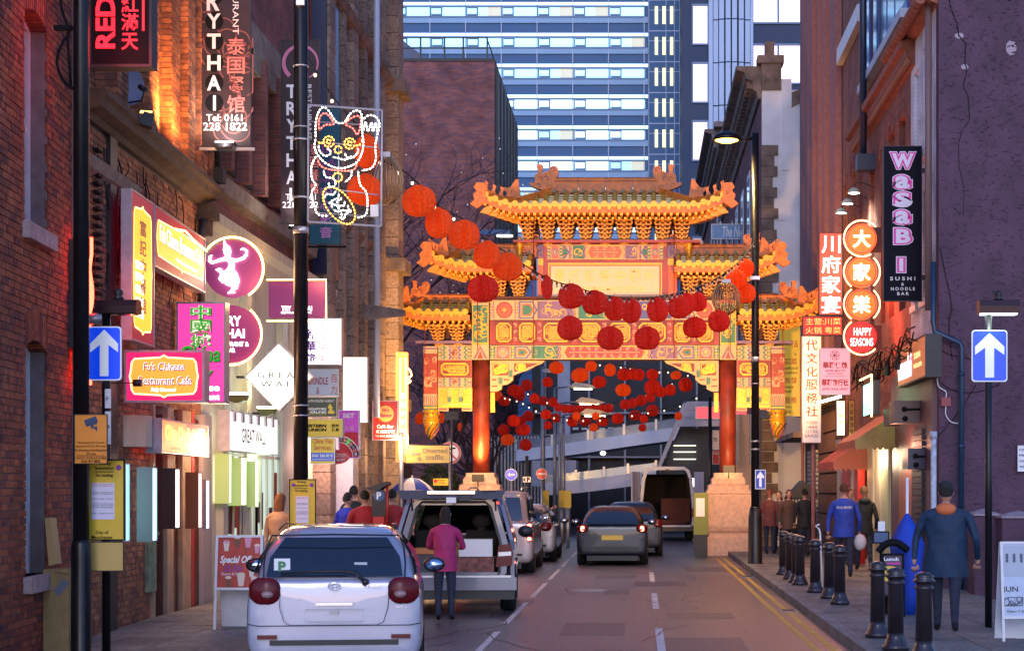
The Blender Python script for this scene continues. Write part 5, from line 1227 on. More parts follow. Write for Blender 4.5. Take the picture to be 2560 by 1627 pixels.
for i, ln_ in enumerate(('Manchester City Council', 'Operates CCTV In This Area', 'For Prevention And Detection', 'Of Crime')): tpx(s, sf_, ln_, (195, 190, 188, 216)[i], 1103+i*9, (260, 264, 266, 240)[i], 1110+i*9, m_ink)
tpx(s, sf_, 'CONTACT TELEPHONE NUMBER', 189, 1142, 266, 1147, m_ink); tpx(s, sf_, '0161 817 8923', 204, 1149, 251, 1156, m_ink, bold=.02)
mb = MB(); a = sf_.p(192, 1138); b = sf_.p(262, 1139); mb.box(a[0], b[0], -.01, -.002, b[1], a[1]); mb.build('rule', m_ink, s)
def susp(x0, y0, x1, y1, Y, lab, big):
    fr = front((x0+x1)/2, Y); s, f = board(fr, x0, y0, x1, y1, .015, lab, m_yel, m_ink, rim=.012, name='parking_sign'); w = x1-x0; h = y1-y0
    X = lambda u: x0+w*u; Yy = lambda v: y0+h*v
    for u in ((.16, .84) if not big else (.84,)):
        a = f.p(X(u), Yy(.1)); r = w*.075/S(Y); mb = MB(); mb.disc(a[0], a[1], r, -.007, 0); mb.disc(a[0], a[1], r*.78, -.009, 1); mb.rib([(a[0]-r*.6, a[1]+r*.6), (a[0]+r*.6, a[1]-r*.6)], r*.25, -.011, 0); mb.build('no_waiting_roundel', [m_red, m_blue], s)
    tpx(s, f, 'Parking', X(.3), Yy(.03), X(.62), Yy(.075), m_ink, bold=.015); tpx(s, f, 'Suspension', X(.2), Yy(.085), X(.7), Yy(.135), m_ink, bold=.015); tpx(s, f, 'No loading', X(.22), Yy(.175), X(.68), Yy(.225), m_ink, bold=.015)
    a = f.p(X(.2), Yy(.15)); b = f.p(X(.7), Yy(.157)); MB().box(a[0], b[0], -.01, -.002, b[1], a[1]).build('rule', m_ink, s)
    a = f.p(X(.1 if big else .25), Yy(.29)); b = f.p(X(.72), Yy(.74)); pp = MB().box(a[0], b[0], -.006, -.001, b[1], a[1]).build('paper_notice', mat('notice_paper', (.75, .72, .85), .7), s)
    for i, l_ in enumerate(('STARTING 18:00 HOURS', 'SATURDAY 9TH FEBRUARY 2013', 'ENDING 06:00 HOURS', 'MONDAY 11TH FEBRUARY 2013', 'FAULKNER STREET', 'ALL PAY & DISPLAY BAYS', 'BETWEEN PRINCESS STREET', '& NEW YORK STREET', 'EVENT - CHINESE NEW YEAR')):
        yy = (.3, .32, .4, .42, .48, .54, .563, .586, .66)[i]; tpx(pp, f, l_, X(.13 if big else .28), Yy(yy), X(.69), Yy(yy+.014), m_red if i < 2 else m_ink, name='print')
    tpx(s, f, 'City of', X(.22), Yy(.88), X(.56), Yy(.93), m_ink, bold=.012); tpx(s, f, 'Manchester', X(.1), Yy(.94), X(.68), Yy(.98), m_ink, bold=.012)
    return s, f
susp(220, 1148, 312, 1350, 18.8, 'large yellow parking suspension sign under the orange camera sign', True)
fr = front(262, 18.8); board(fr, 217, 1353, 310, 1427, .01, 'blank back of a yellow sign plate below the large suspension sign', mat('dull_yellow', (.6, .42, .12), .5), m_dark, rim=.008)
mb = MB(); mb.box(-.04, .04, .02, .08, 0, 3.3); 
susp(723, 1197, 790, 1345, 26.2, 'yellow parking suspension sign strapped to the tall middle left lamp post', False)
# dish and floodlight on the second building
d = thing('satellite_dish', 'grey satellite dish on the orange brick wall under the red lettered sign', 'satellite dish', W(322, 215, 22.0), R(28))
mb = MB(); vs = []; n = 20
for k in range(5):
    q = k/4
    for i in range(n): a = 6.283*i/n; vs.append((.19*q*math.cos(a), -.05*(q*q-1), .24*q*math.sin(a)))
mb.add(vs, [(k*n+i, k*n+(i+1) % n, (k+1)*n+(i+1) % n, (k+1)*n+i) for k in range(4) for i in range(n)], 0, True); mb.build('reflector', mat('dish_grey', (.16, .18, .28), .5, var=.2), d)
MB().tube([(0, .03, -.2), (.1, -.25, -.22), (.12, -.32, -.1)], .012, 5).cyl((.12, -.32, -.1), (.08, -.24, -.05), .035, n=8).tube([(0, .08, 0), (-.1, .3, .05), (-.3, .45, .05)], .02, 6).build('arm', m_dark, d)
fl = thing('wall_floodlight', 'black floodlight clipped on the stone cornice below the dish', 'floodlight', W(363, 300, 22.4), R(20))
MB().prism([(-.1, -.06), (.08, -.1), (.1, .06), (-.02, .09)], -.1, .1).build('housing', m_black, fl); MB().box(-.06, .08, -.07, .07, .095, .1).build('lens', glow('sodium_lens', (1, .45, .1), 6), fl)
lamp('SPOT', 'wall_lamp', W(430, 320, 23.6), 120, (1, .4, .1), .15, W(400, -40, 24.2), 120)
lamp('SPOT', 'wall_lamp', W(470, 345, 24.3), 60, (1, .42, .1), .15, W(440, 60, 26.2), 100)
# banner signs
m_ban = mat('banner_maroon', (.035, .016, .022), .6, var=.5, vs=3)
m_pinkl = mat('pink_letter', (.7, .2, .18), .6); m_palep = mat('pale_letter2', (.85, .82, .85), .6)
def banner(x0, y0, x1, y1, Y, lab):
    fr = front((x0+x1)/2, Y); s, f = board(fr, x0, y0, x1, y1, .06, lab, m_ban, m_dark, rim=.01, name='banner_sign', cat='banner'); return s, f
s, f = banner(500, -120, 627, 372, 26.4, 'tall dark banner sign with white letters in black circles, lit from below')
for i, ch in enumerate('RYTHAI'):
    y = (-6, 58, 108, 162, 212, 262)[i]-4; a = f.p(536, y); MB().disc(a[0], a[1], .135, -.004, 0).build('black_roundel', m_ink, s)
    if ch == 'R': tpx(s, f, ch, 517, -20, 549, 28, m_palep, bold=.03)
    else: tpx(s, f, ch, 518 if ch != 'I' else 533, y-19, 552 if ch != 'I' else 540, y+19, m_palep, bold=.03)
tpx(s, f, 'RESTAURANT', 582, -90, 597, 87, m_palep, rot=-90)
for i, ch in enumerate('泰国餐馆'): tpx(s, f, ch, 568, 95+i*48, 612, 138+i*48, m_pinkl, bold=.012)
tpx(s, f, 'Tel: 0161', 516, 286, 606, 304, m_wh, bold=.01); tpx(s, f, '228 1822', 508, 307, 618, 327, m_wh, bold=.01)
mb = MB(); rr = random.Random(5)
for k in range(26):
    x, z = rr.uniform(-.36, .36), rr.uniform(.05, 2.0); a = rr.uniform(0, 6.28); pts = []
    for i in range(14): pts.append((max(-.4, min(.4, x)), max(.02, z))); x += .05*math.cos(a); z += .05*math.sin(a); a += rr.uniform(.1, .35)
    mb.rib(pts, .02, -.002, 0)
mb.build('swirl_pattern', mat('dusky_pink', (.22, .07, .07), .6), s)
fl = thing('banner_floodlight', 'lit floodlight at the foot of the tall dark banner sign', 'floodlight', W(563, 376, 26.1)); MB().prism([(-.12, 0), (.12, 0), (.15, .1), (-.15, .1)], -.1, .1).build('housing', m_black, fl); MB().box(-.13, .13, -.08, .08, .1, .11).build('lens', glow('white_flood_lens', (1, .95, .85), 60), fl)
MB().box(-.4, .4, .1, .14, .02, .06).build('bracket', m_alu, fl)
lamp('SPOT', 'banner_lamp', W(563, 366, 26.0), 45, (1, .93, .85), .1, W(563, 250, 26.4), 120)
s, f = banner(702, 100, 800, 560, 31.8, 'second dark banner sign with pink ring, half hidden by the middle left post')
a = f.p(752, 158); mb = MB(); mb.rib(arc(a[0], a[1], .3, -60, 230, 30), lambda t: .05*(.5+t), -.008, 0); mb.rib(arc(a[0], a[1]-.05, .1, 200, 340, 8), .02, -.008, 1); mb.build('ring_logo', [mat('pink_ring', (.6, .16, .3), .5), m_palep], s)
for i, ch in enumerate('TRYTHAI'): tpx(s, f, ch, 716 if ch != 'I' else 724, 212+i*43, 742 if ch != 'I' else 730, 212+i*43+34, m_palep, bold=.03)
tpx(s, f, 'RESTAURANT', 768, 212, 779, 350, m_palep, rot=-90)
for i, ch in enumerate('泰国餐馆'): tpx(s, f, ch, 776, 360+i*32, 796, 388+i*32, m_pinkl)
tpx(s, f, 'Tel: 0161', 714, 485, 790, 500, m_wh); tpx(s, f, '228 1822', 706, 505, 796, 520, m_wh)
lamp('SPOT', 'banner_lamp', W(740, 566, 31.5), 30, (1, .9, .9), .1, W(750, 400, 31.8), 110)
t = thing('banner_floodlight', 'lit floodlight under the second dark banner sign', 'floodlight', W(740, 566, 31.5)); MB().box(-.12, .12, -.08, .08, -.06, 0).build('housing', m_black, t); MB().box(-.1, .1, -.06, .06, 0, .01).build('lens', glow('white_flood_lens', (1, .95, .85), 60), t)
m_teal = mat('teal_banner', (.012, .11, .17), .55, var=.2)
fr = front(810, 34.5); s, f = board(fr, 772, 270, 852, 612, .03, 'teal hanging banner with purple letters behind the cat light', m_teal, m_dark, rim=.012, name='banner_sign', cat='banner')
m_pul = mat('purple_letter', (.4, .06, .28), .5)
for ln_, y0, y1, x0, x1 in (('IN', 362, 384, 805, 840), ('LA', 396, 414, 805, 840), ('ND', 426, 440, 808, 838), ('NTRE', 446, 458, 803, 848)): tpx(s, f, ln_, x0, y0, x1, y1, m_pul, bold=.02)
for i, ch in enumerate('中心影音'): tpx(s, f, ch, 800, 465+i*34, 830, 493+i*34, mat('lilac_letter', (.65, .25, .6), .5), bold=.02)
MB().box(-f.w/2-.2, f.w/2+.1, -.03, .02, -.06, -.02).build('lower_rail', m_ink, s)
# Fu's facade boxes
SP = lambda: None
m_burg = glow('lit_burgundy', (.4, .01, .04), .5)
s, f = board(f2, 327, 471, 384, 868, .12, 'tall lit red box sign with glowing yellow scroll panel on the brick facade', m_burg, m_silver, rim=.02, out=.3)
a = f.p(330, 500); b = f.p(380, 846); w0, w1 = a[0]+.05, b[0]-.05
def plaque_poly(x0, x1, z0, z1, q):
    xm = (x0+x1)/2; zm = (z0+z1)/2
    return [(x0+q, z0+q), (xm-q, z0+q*.6), (xm, z0), (xm+q, z0+q*.6), (x1-q, z0+q), (x1-q*.3, z0+2*q), (x1, zm-q), (x1+q*.3, zm), (x1, zm+q), (x1-q*.3, z1-2*q), (x1-q, z1-q), (xm+q, z1-q*.6), (xm, z1), (xm-q, z1-q*.6), (x0+q, z1-q), (x0+q*.3, z1-2*q), (x0, zm+q), (x0-q*.3, zm), (x0, zm-q), (x0+q*.3, z0+2*q)]
def plaque(s, x0, x1, z0, z1, q, face=None, y=-.004):
    P = plaque_poly(x0, x1, z0, z1, q); MB().prism(P, y-.003, y).build('glowing_panel', face or lit_y, s); MB().rib(P, .02, y-.005, closed=True).build('panel_outline', lit_y2, s)
plaque(s, w0, w1, b[1], a[1], .07)
for i, ch in enumerate('富記中餐館'): text(s, ch, (w0+w1)/2, a[1]-.28-i*.24, .34, .2, m_mar, y=-.012, bold=.02)
for i in range(5):
    for j in range(3): text(s, '營業時間早晚餐點心外賣'[(i*3+j) % 11], w0+.14+j*.15, b[1]+.85-i*.15, .11, .11, lit_wl, y=-.012)
s, f = board(f2, 386, 512, 512, 733, .12, 'long lit red and yellow restaurant fascia sign angled along the brick facade', m_burg, m_silver, rim=.02, out=.3)
plaque(s, -f.w/2+.12, f.w/2-.12, .1, f.h-.1, .07, glow('lit_olive', (.8, .5, .06), 1.0))
text(s, "Fu's Chinese Restaurant Cafe", 0, f.h*.6, f.w*.84, f.h*.3, lit_w2, y=-.014, bold=.02); text(s, "Fu's Chinese Restaurant Cafe", .01, f.h*.59, f.w*.84, f.h*.3, m_mar, y=-.012, bold=.035); text(s, 'Fully Licensed', f.w*.1, f.h*.3, f.w*.4, f.h*.09, lit_wl, y=-.014)
MB().tube([(-f.w*.2, -.06, f.h*.78), (0, -.06, f.h*.86), (f.w*.15, -.06, f.h*.8), (f.w*.45, -.06, f.h*.75)], .012, 5).build('neon_tube', neon_o, s)
fr = front(410, 22.4); s, f = board(fr, 311, 875, 512, 1006, .25, 'lit pink framed hanging sign with orange plaque and script lettering', glow('lit_hot_pink', (.95, .01, .12), 1.0), m_silver, rim=.03, cat='sign')
plaque(s, f.p(327, 900)[0], f.p(493, 900)[0], f.p(400, 993)[1], f.p(400, 888)[1], .045, glow('lit_orange', (1, .32, .04), 1.1))
for ln_, x0, y0, x1, y1 in (("Fu's Chinese", 358, 905, 461, 926), ('Restaurant Cafe', 345, 940, 479, 962), ('Fully Licensed', 378, 969, 440, 981)): tpx(s, f, ln_, x0, y0, x1, y1, lit_wl if y0 > 965 else lit_w2, bold=.03, shear=.15); 
for ln_, x0, y0, x1, y1 in (("Fu's Chinese", 358, 905, 461, 926), ('Restaurant Cafe', 345, 940, 479, 962)): tpx(s, f, ln_, x0+1, y0+1, x1+1, y1+1, mat('magenta_ink', (.5, .02, .25), .5), out=.002, bold=.01, shear=.15)
t = thing('sign_spot', 'small dark spot lamp on a thin arm in front of the pink framed sign', 'lamp', W(342, 957, 22.0)); MB().cyl((-.04, 0, 0), (.06, 0, 0), .045, n=10).build('head', m_dark, t); MB().cyl((-.04, 0, 0), (-.4, 0, 0), .008, n=5).build('arm', m_dark, t)
# circles with neon outline
def circ(px, py, rpx, Y, lab, face=None):
    t = thing('round_sign', lab, 'neon sign', W(px, py, Y), 0, 'stacked round signs'); r = rpx/S(Y)
    MB().cyl((0, .1, 0), (0, 0, 0), r, n=40, smooth=False).build('face', face or lit_p, t); return t, r
cc, r = circ(582, 672, 72, 27.2, 'upper round purple sign with a glowing white dancing figure')
D = [(1650, 355), (1662, 385), (1690, 405), (1700, 440), (1690, 470), (1700, 490), (1745, 495), (1790, 480), (1815, 445), (1800, 425), (1770, 425), (1790, 412), (1822, 430), (1820, 465), (1795, 495), (1740, 512), (1718, 520), (1725, 545), (1722, 570), (1745, 600), (1762, 650), (1745, 710), (1715, 722), (1730, 742), (1675, 745), (1700, 725), (1715, 700), (1690, 690), (1660, 680), (1665, 665), (1640, 670), (1610, 640), (1630, 600), (1590, 572), (1620, 560), (1650, 590), (1680, 560), (1690, 530), (1670, 500), (1620, 510), (1560, 528), (1535, 510), (1540, 475), (1560, 465), (1548, 500), (1570, 512), (1625, 490), (1665, 480), (1655, 460), (1645, 430), (1650, 400)]
P = [((u/2.942-582)/S(27.2), -(v/2.942+480-672)/S(27.2)) for u, v in D]
MB().prism(P, -.03, -.005).build('dancer_figure', glow('dancer_white', (1, .93, .75), 9), cc)
c2, r2 = circ(578, 835, 72, 27.35, 'lower round purple sign with restaurant lettering, half behind the pink sign')
f = Fr(c2.location, 0); f = front(578, 27.35)
for ln_, x0, y0, x1, y1 in (('TRY', 550, 790, 603, 815), ('THAI', 546, 822, 612, 845), ('RESTAURANT &', 530, 854, 622, 866), ('BAR', 568, 870, 588, 881)):
    a = f.p(x0, y0); b = f.p(x1, y1); text(c2, ln_, (a[0]+b[0])/2-0, (a[1]+b[1])/2-c2.location.z, b[0]-a[0], a[1]-b[1], lit_wl, y=-.01, bold=.02)
q = 78/S(27.2); mb = MB().tube([(q*math.cos(R(a)), -.05, q*math.sin(R(a))) for a in range(-58, 150, 8)], .016, 6); mb.build('neon_tube', neon_o, cc)
MB().tube([(q*math.cos(R(a)), -.05, q*math.sin(R(a))) for a in range(50, -95, -8)], .016, 6).build('neon_tube', neon_o, c2)
lamp('POINT', 'neon_glow', W(660, 720, 26.9), 14, (1, .6, .25), .3); 
# pink China City sign
fr = front(502, 25.6); s, f = board(fr, 441, 755, 564, 1008, .25, 'tall pink sign with green Chinese characters beside the round purple signs', glow('lit_pink', (.85, .05, .32), .95), m_silver, rim=.025)
m_gr = glow('green_letter', (.02, .5, .03), .5)
for i, ch in enumerate('中國城'): tpx(s, f, ch, 478, 765+i*36, 530, 799+i*36, m_ink, bold=.05, out=.0); tpx(s, f, ch, 476, 763+i*36, 528, 797+i*36, glow('cream_edge', (.9, .9, .6), .9), bold=.045, out=.003); tpx(s, f, ch, 476, 763+i*36, 528, 797+i*36, m_gr, bold=.012, out=.006)
tpx(s, f, 'China', 450, 866, 553, 906, m_ink, bold=.03, shear=.2); tpx(s, f, 'China', 449, 864, 551, 904, m_gr, bold=.02, shear=.2, out=.004); tpx(s, f, 'City', 470, 918, 535, 955, m_ink, bold=.03, shear=.2); tpx(s, f, 'City', 469, 916, 533, 953, m_gr, bold=.02, shear=.2, out=.004)
tpx(s, f, 'Chinese', 450, 960, 549, 977, lit_wl, bold=.03); tpx(s, f, 'Restaurant', 452, 984, 549, 999, lit_wl, bold=.03)
# China City fascia box
s, f = board(f2, 403, 1044, 520, 1142, .2, 'glowing pink and yellow box fascia over the restaurant door', glow('lit_rose', (1, .1, .1), .8), m_silver, rim=.02, out=.4)
MB().box(-f.w/2+.03, 0, -.004, -.001, .03, f.h-.03).build('yellow_glow_panel', glow('lit_yellow_rose', (1, .3, .12), 1.0), s)
text(s, 'China City Park', -f.w*.12, f.h*.55, f.w*.62, f.h*.55, glow('lit_yellow', (1, .8, .1), 2.5), y=-.012, bold=.03); text(s, 'Licensed Bar', -f.w*.15, f.h*.18, f.w*.35, f.h*.1, m_mar, y=-.012)
for i in range(5): text(s, '中國城酒樓'[i], f.w*.33, f.h*.82-i*f.h*.16, f.w*.12, f.h*.13, lit_wl, y=-.012)
lamp('POINT', 'shop_light', f2.world(f2.x(440), 2.5, .5), 22, (1, .5, .25), .2); lamp('POINT', 'shop_light', f2.world(f2.x(480), 2.5, .6), 16, (1, .6, .3), .2)
# wall box, menu boxes, light strips
t = thing('wall_box', 'small cream metal box on the brick pier left of the pink fascia', 'wall box', f2.world(f2.x(305), f2.z(305, 1116)), f2.rz); MB().box(0, .35, -.3, 0, 0, .4).build('casing', m_cream, t)
def menubox(f_, x0, y0, x1, y1, out, th, lab, side, face, grp=None):
    s, f = board(f_, x0, y0, x1, y1, th, lab, face, side, rim=.015, out=out, cat='menu box', name='menu_box', group=grp); return s, f
led = glow('blue_led', (.5, .8, 1), 2.6)
s, f = menubox(f2, 312, 1158, 322, 1352, .35, .02, 'narrow strip of cold blue green lights beside the large yellow sign', m_white, glow('teal_led', (.3, 1, .9), 1.4))
s, f = menubox(f2, 379, 1167, 391, 1352, .6, .18, 'upright menu case edged with flickering blue white lights', mat('pale_green_case', (.28, .34, .32), .5), led)
s, f = menubox(f2, 436, 1170, 449, 1320, .45, .18, 'dark upright menu case with a bright lit face by the door', mat('brown_case', (.05, .015, .01), .5), lit_w2)
s, f = menubox(f2, 494, 1180, 504, 1320, .5, .17, 'orange brown upright menu case with lit face', mat('rust_case', (.35, .09, .02), .5), lit_w2)
s, f = menubox(f2, 513, 1198, 522, 1322, .5, .03, 'thin lit pink menu panel between the two restaurants', m_silver, lit_w2)
for i, (a, b) in enumerate(((571, 577), (601, 615), (637, 645))): menubox(f3, a, (1134, 1144, 1153)[i], b, (1258, 1263, 1267)[i], .25, .22, 'pale green lit menu case, %s of three under the white crenellated sign' % ('leftmost', 'middle', 'rightmost')[i], mat('lime_case', (.45, .55, .2), .4, emit=(.5, .7, .2), es=.1), lit_w2, 'green menu cases')
# Great Wall
s, f = board(f3, 572, 1024, 693, 1138, .17, 'white crenellated fascia sign with black capital letters', glow('lit_offwhite', (1, .95, .92), .9), mat('stained_white', (.6, .55, .55), .6, var=.2), rim=.02, out=.3)
text(s, 'GREAT WALL', -f.w*.02, f.h*.42, f.w*.5, f.h*.36, m_ink, y=-.012, bold=.01); text(s, 'RESTAURANT', f.w*.3, f.h*.34, f.w*.25, f.h*.12, m_stone, y=-.012)
cr = MB().box(0, .16, -.03, .02, f.h-.17, f.h+.01).mesh('crenel', [m_silver])
for i in range(6): put(cr, 'crenel', s, (-f.w/2+.25+i*(f.w-.5)/5.5, 0, 0))
fr = front(697, 30.2); t = thing('diamond_sign', 'white glowing diamond shaped sign with grey capitals behind the post', 'sign', W(697, 942, 30.2)); r = 84/S(30.2)
MB().prism([(0, -r), (r, 0), (0, r), (-r, 0)], 0, .15).build('face', lit_w2, t); MB().rib([(0, -r), (r, 0), (0, r), (-r, 0)], .035, -.01, closed=True, th=.17).build('frame', m_alu, t)
MB().prism([(0, -r*.97), (r*.97, 0), (0, r*.97), (-r*.97, 0)], -.008, 0).build('lit_panel', glow('diamond_white', (1, .97, .9), 2), t)
mg = mat('grey_letter', (.12, .13, .12), .5)
text(t, 'G R E A T', .03, .03, 116/S(30.2), 15/S(30.2), mg, y=-.014, bold=.02); text(t, 'W A L L', .03, -.12, 100/S(30.2), 15/S(30.2), mg, y=-.014, bold=.02)
MB().box(-r-.6, -r, .03, .08, -.02, .02).build('bracket', m_dark, t)
def floodarm(px, py, Y, lab):
    t = thing('sign_floodlight', lab, 'floodlight', W(px, py, Y), 0, 'green floodlights on arms'); MB().prism([(-.16, .02), (.17, .02), (.13, -.07), (.02, -.11), (-.08, -.1)], -.1, .1).build('housing', mat('olive_housing', (.08, .1, .03), .4), t); MB().box(-.14, .15, -.09, .09, .02, .05).build('lens', glow('green_white_lens', (.95, 1, .6), 22), t); MB().box(-.25, -.12, -.02, .02, -.08, -.04).build('arm', m_dark, t)
    lamp('SPOT', 'sign_lamp', W(px, py-10, Y), 16, (1, 1, .65), .12, W(px+10, py-130, Y+.8), 120)
floodarm(594, 990, 28.6, 'left green floodlight lighting the cream wall over the crenellated sign'); floodarm(666, 1024, 30.5, 'right green floodlight just under the diamond sign')
lamp('POINT', 'shop_light', f3.world(f3.x(620), 2.4, .45), 10, (.85, 1, .8), .25)
# purple rectangular sign with neon edge
fr = front(744, 31.4); s, f = board(fr, 672, 704, 812, 794, .2, 'purple rectangular sign edged with orange neon behind the middle left post', lit_p, mat('purple_frame', (.2, .04, .16), .5), rim=.01)
tpx(s, f, 'TRY', 704, 765, 728, 777, lit_wl, bold=.02); tpx(s, f, 'THAI', 752, 765, 780, 777, lit_wl, bold=.02); tpx(s, f, 'RESTAURANT & BAR', 703, 779, 779, 784, lit_wl)
w, h = f.w/2+.03, f.h+.03; MB().tube([(-w, -.04, h), (w, -.04, h), (w, -.04, -.03), (w-.2, -.04, -.06), (-w, -.04, -.06)], .013, 6).build('neon_tube', neon_o, s)
lamp('POINT', 'neon_glow', W(800, 690, 31.2), 10, (1, .55, .2), .3)
# column of signs behind the post
fr = front(810, 34.6); s, f = board(fr, 764, 795, 855, 912, .2, 'bright white box sign with purple Chinese characters top of the sign column', lit_w2, m_silver, rim=.015)
for i, ch in enumerate('新華旅'): tpx(s, f, ch, 764, 822+i*30, 790, 848+i*30, mat('violet_ink', (.2, .01, .4), .5), bold=.03)
for i, ch in enumerate('喜悦子美'): tpx(s, f, ch, 800, 808+i*26, 812, 828+i*26, m_red)
for i, ch in enumerate('旅行社票務'): tpx(s, f, ch, 826, 806+i*20, 840, 822+i*20, mat('pale_ink', (.6, .5, .65), .5))
MB().box(f.p(802, 850)[0]-.0, f.w/2-.03, -.003, -.001, .03, f.h-.03).build('bright_panel', lit_w2, s)
fr = front(806, 34.4); s, f = board(fr, 768, 922, 847, 990, .15, 'pale blue grey sign with dark red serif lettering in the sign column', mat('pale_blue_board', (.45, .5, .62), .4), m_silver, rim=.01)
MB().box(-f.w/2, f.w/2, .0, .1, f.h, f.h+.07).build('striped_edge', m_soot, s)
tpx(s, f, 'BRINDLE', 772, 943, 820, 961, m_mar, bold=.02); tpx(s, f, '&', 791, 968, 799, 984, m_mar); 
for i, ch in enumerate('百力'): tpx(s, f, ch, 827, 936+i*28, 843, 956+i*28, m_red)
fr = front(800, 34.2); s, f = board(fr, 763, 992, 843, 1042, .12, 'dark green sign with white text and yellow bird emblem', mat('dark_green_board', (.03, .05, .04), .4), m_cream, rim=.012)
tpx(s, f, 'AUTHORIZED AGENT', 767, 999, 836, 1005, m_wh, shear=.2); tpx(s, f, 'SINGAPORE', 762, 1019, 816, 1025, m_wh, bold=.03); tpx(s, f, 'AIRLINES', 774, 1027, 816, 1033, m_wh, bold=.03)
P = [f.p(*q) for q in ((825, 1008), (832, 1018), (830, 1024), (838, 1030), (834, 1034), (822, 1034), (819, 1030), (824, 1024), (819, 1018))]; MB().prism(P, -.01, -.003).build('bird_emblem', m_yel, s)
P = [f.p(*q) for q in ((762, 1036), (818, 1036), (818, 1035), (762, 1035))]; MB().prism(P, -.01, -.003).build('yellow_rule', m_yel, s)
fr = front(808, 34.0); s, f = board(fr, 758, 1046, 857, 1093, .18, 'yellow money transfer sign with bold black lettering', m_yel, m_cream, rim=.02)
tpx(s, f, 'WESTERN', 753, 1060, 817, 1068, m_ink, bold=.05, shear=.15); tpx(s, f, 'UNION', 771, 1070, 817, 1078, m_ink, bold=.05, shear=.15)
for ch, x, y in (('西', 829, 1060), ('联', 839, 1060), ('汇', 829, 1070), ('款', 839, 1070)): tpx(s, f, ch, x, y, x+9, y+8, m_ink, bold=.03)
fr = front(806, 33.8); s, f = board(fr, 776, 1094, 837, 1159, .12, 'yellow and blue visa services sign with red serif text', m_yel, m_silver, rim=.01)
a = f.p(777, 1131); b = f.p(836, 1152); MB().box(a[0], b[0], -.004, -.001, b[1], a[1]).build('blue_band', m_blue, s)
tpx(s, f, 'China Visa', 782, 1096, 831, 1108, m_red, bold=.01); tpx(s, f, 'Services', 785, 1112, 827, 1124, m_red, bold=.01); tpx(s, f, '0161 236 8018', 780, 1135, 832, 1142, m_wh, bold=.02, out=.002); tpx(s, f, 'www.chinaservice.co.uk', 780, 1145, 832, 1149, m_wh, out=.002)
t = thing('oval_sign', 'red oval accountants sign half behind the yellow and blue sign', 'sign', W(838, 1142, 34.5)); mb = MB().prism([(.26*math.cos(6.283*i/24), .14*math.sin(6.283*i/24)) for i in range(24)], 0, .05); mb.build('face', mat('coral_red', (.65, .05, .06), .4), t)
text(t, 'CHARTERED', .02, .05, .4, .035, m_wh, y=-.01); text(t, 'ACCOUNTANTS', .02, .01, .42, .035, m_wh, y=-.01); text(t, '會計師樓', .03, -.06, .34, .06, m_wh, y=-.01, bold=.02)
fr = front(888, 38); s, f = board(fr, 857, 892, 919, 1056, .2, 'blank glaring white light box right of the sign column', lit_w, m_cream, rim=.015)
fr = front(878, 36.5); s, f = board(fr, 846, 1024, 899, 1146, .12, 'purple and red betting sign with part of a roulette wheel', mat('gaming_purple', (.4, .06, .4), .4, emit=(.4, .05, .4), es=.12), m_white, rim=.02)
a = f.p(850, 1080); b = f.p(895, 1142); MB().box(a[0], b[0], -.004, -.001, b[1], a[1]).build('red_half', mat('gaming_red', (.6, .02, .04), .4), s)
tpx(s, f, 'BET', 858, 1033, 886, 1044, m_wh, bold=.04); tpx(s, f, '主站', 860, 1063, 886, 1075, mat('pink_pale', (.8, .5, .6), .5))
c = f.p(846, 1142)
for i in range(7):
    a0 = 4+i*12; q = .42; MB().add([(c[0]+q*.72*math.cos(R(a0)), -.008, c[1]+q*.72*math.sin(R(a0))), (c[0]+q*math.cos(R(a0)), -.008, c[1]+q*math.sin(R(a0))), (c[0]+q*math.cos(R(a0+11)), -.008, c[1]+q*math.sin(R(a0+11))), (c[0]+q*.72*math.cos(R(a0+11)), -.008, c[1]+q*.72*math.sin(R(a0+11)))], [(0, 1, 2, 3)]).build('wheel_pocket', (m_ink, m_red)[i % 2] if i != 4 else m_gr, s)
    text(s, ('1', '15', '32', '0', '26', '3', '35')[i], c[0]+q*.86*math.cos(R(a0+5.5)), c[1]+q*.86*math.sin(R(a0+5.5)), .05, .06, m_wh, y=-.012)
MB().rib(arc(c[0], c[1], .43, 0, 88, 16), .02, -.012, 0).rib(arc(c[0], c[1], .3, 0, 88, 16), .015, -.012, 0).build('wheel_rim', m_wh, s)
fr = front(962, 42); s, f = board(fr, 931, 1001, 995, 1100, .1, 'red bakery cafe sign with orange disc and script lettering', mat('bakery_red', (.35, .02, .015), .4, emit=(.6, .04, .01), es=.1, var=.4, vs=4), m_silver, rim=.015)
a = f.p(964, 1034); MB().disc(a[0], a[1], .19, -.004, 0, 28).build('orange_disc', mat('disc_orange', (.75, .3, .06), .5, emit=(.9, .35, .08), es=.12), s)
tpx(s, f, "Ho's", 955, 1019, 973, 1030, m_mar, bold=.03, shear=.3, out=.003); tpx(s, f, 'Bakery', 949, 1034, 981, 1045, m_mar, bold=.03, shear=.3, out=.003); tpx(s, f, 'Café Bar', 942, 1061, 984, 1070, m_wh, bold=.03); tpx(s, f, '新滦記餅家', 940, 1074, 987, 1083, m_wh, bold=.02, shear=.2); tpx(s, f, 'Tel: 0161 236 8335', 938, 1087, 988, 1092, m_wh)
t = thing('orange_neon_sign', 'tall orange neon sign with violet letters at the corner of the gothic building', 'neon sign', W(1005, 1215, 45)); k = 1/S(45)
MB().box(-16*k, 12*k, 0, .3, 60*k, 335*k).build('case', mat('orange_case', (.7, .3, .1), .5, emit=(1, .4, .1), es=.25), t)
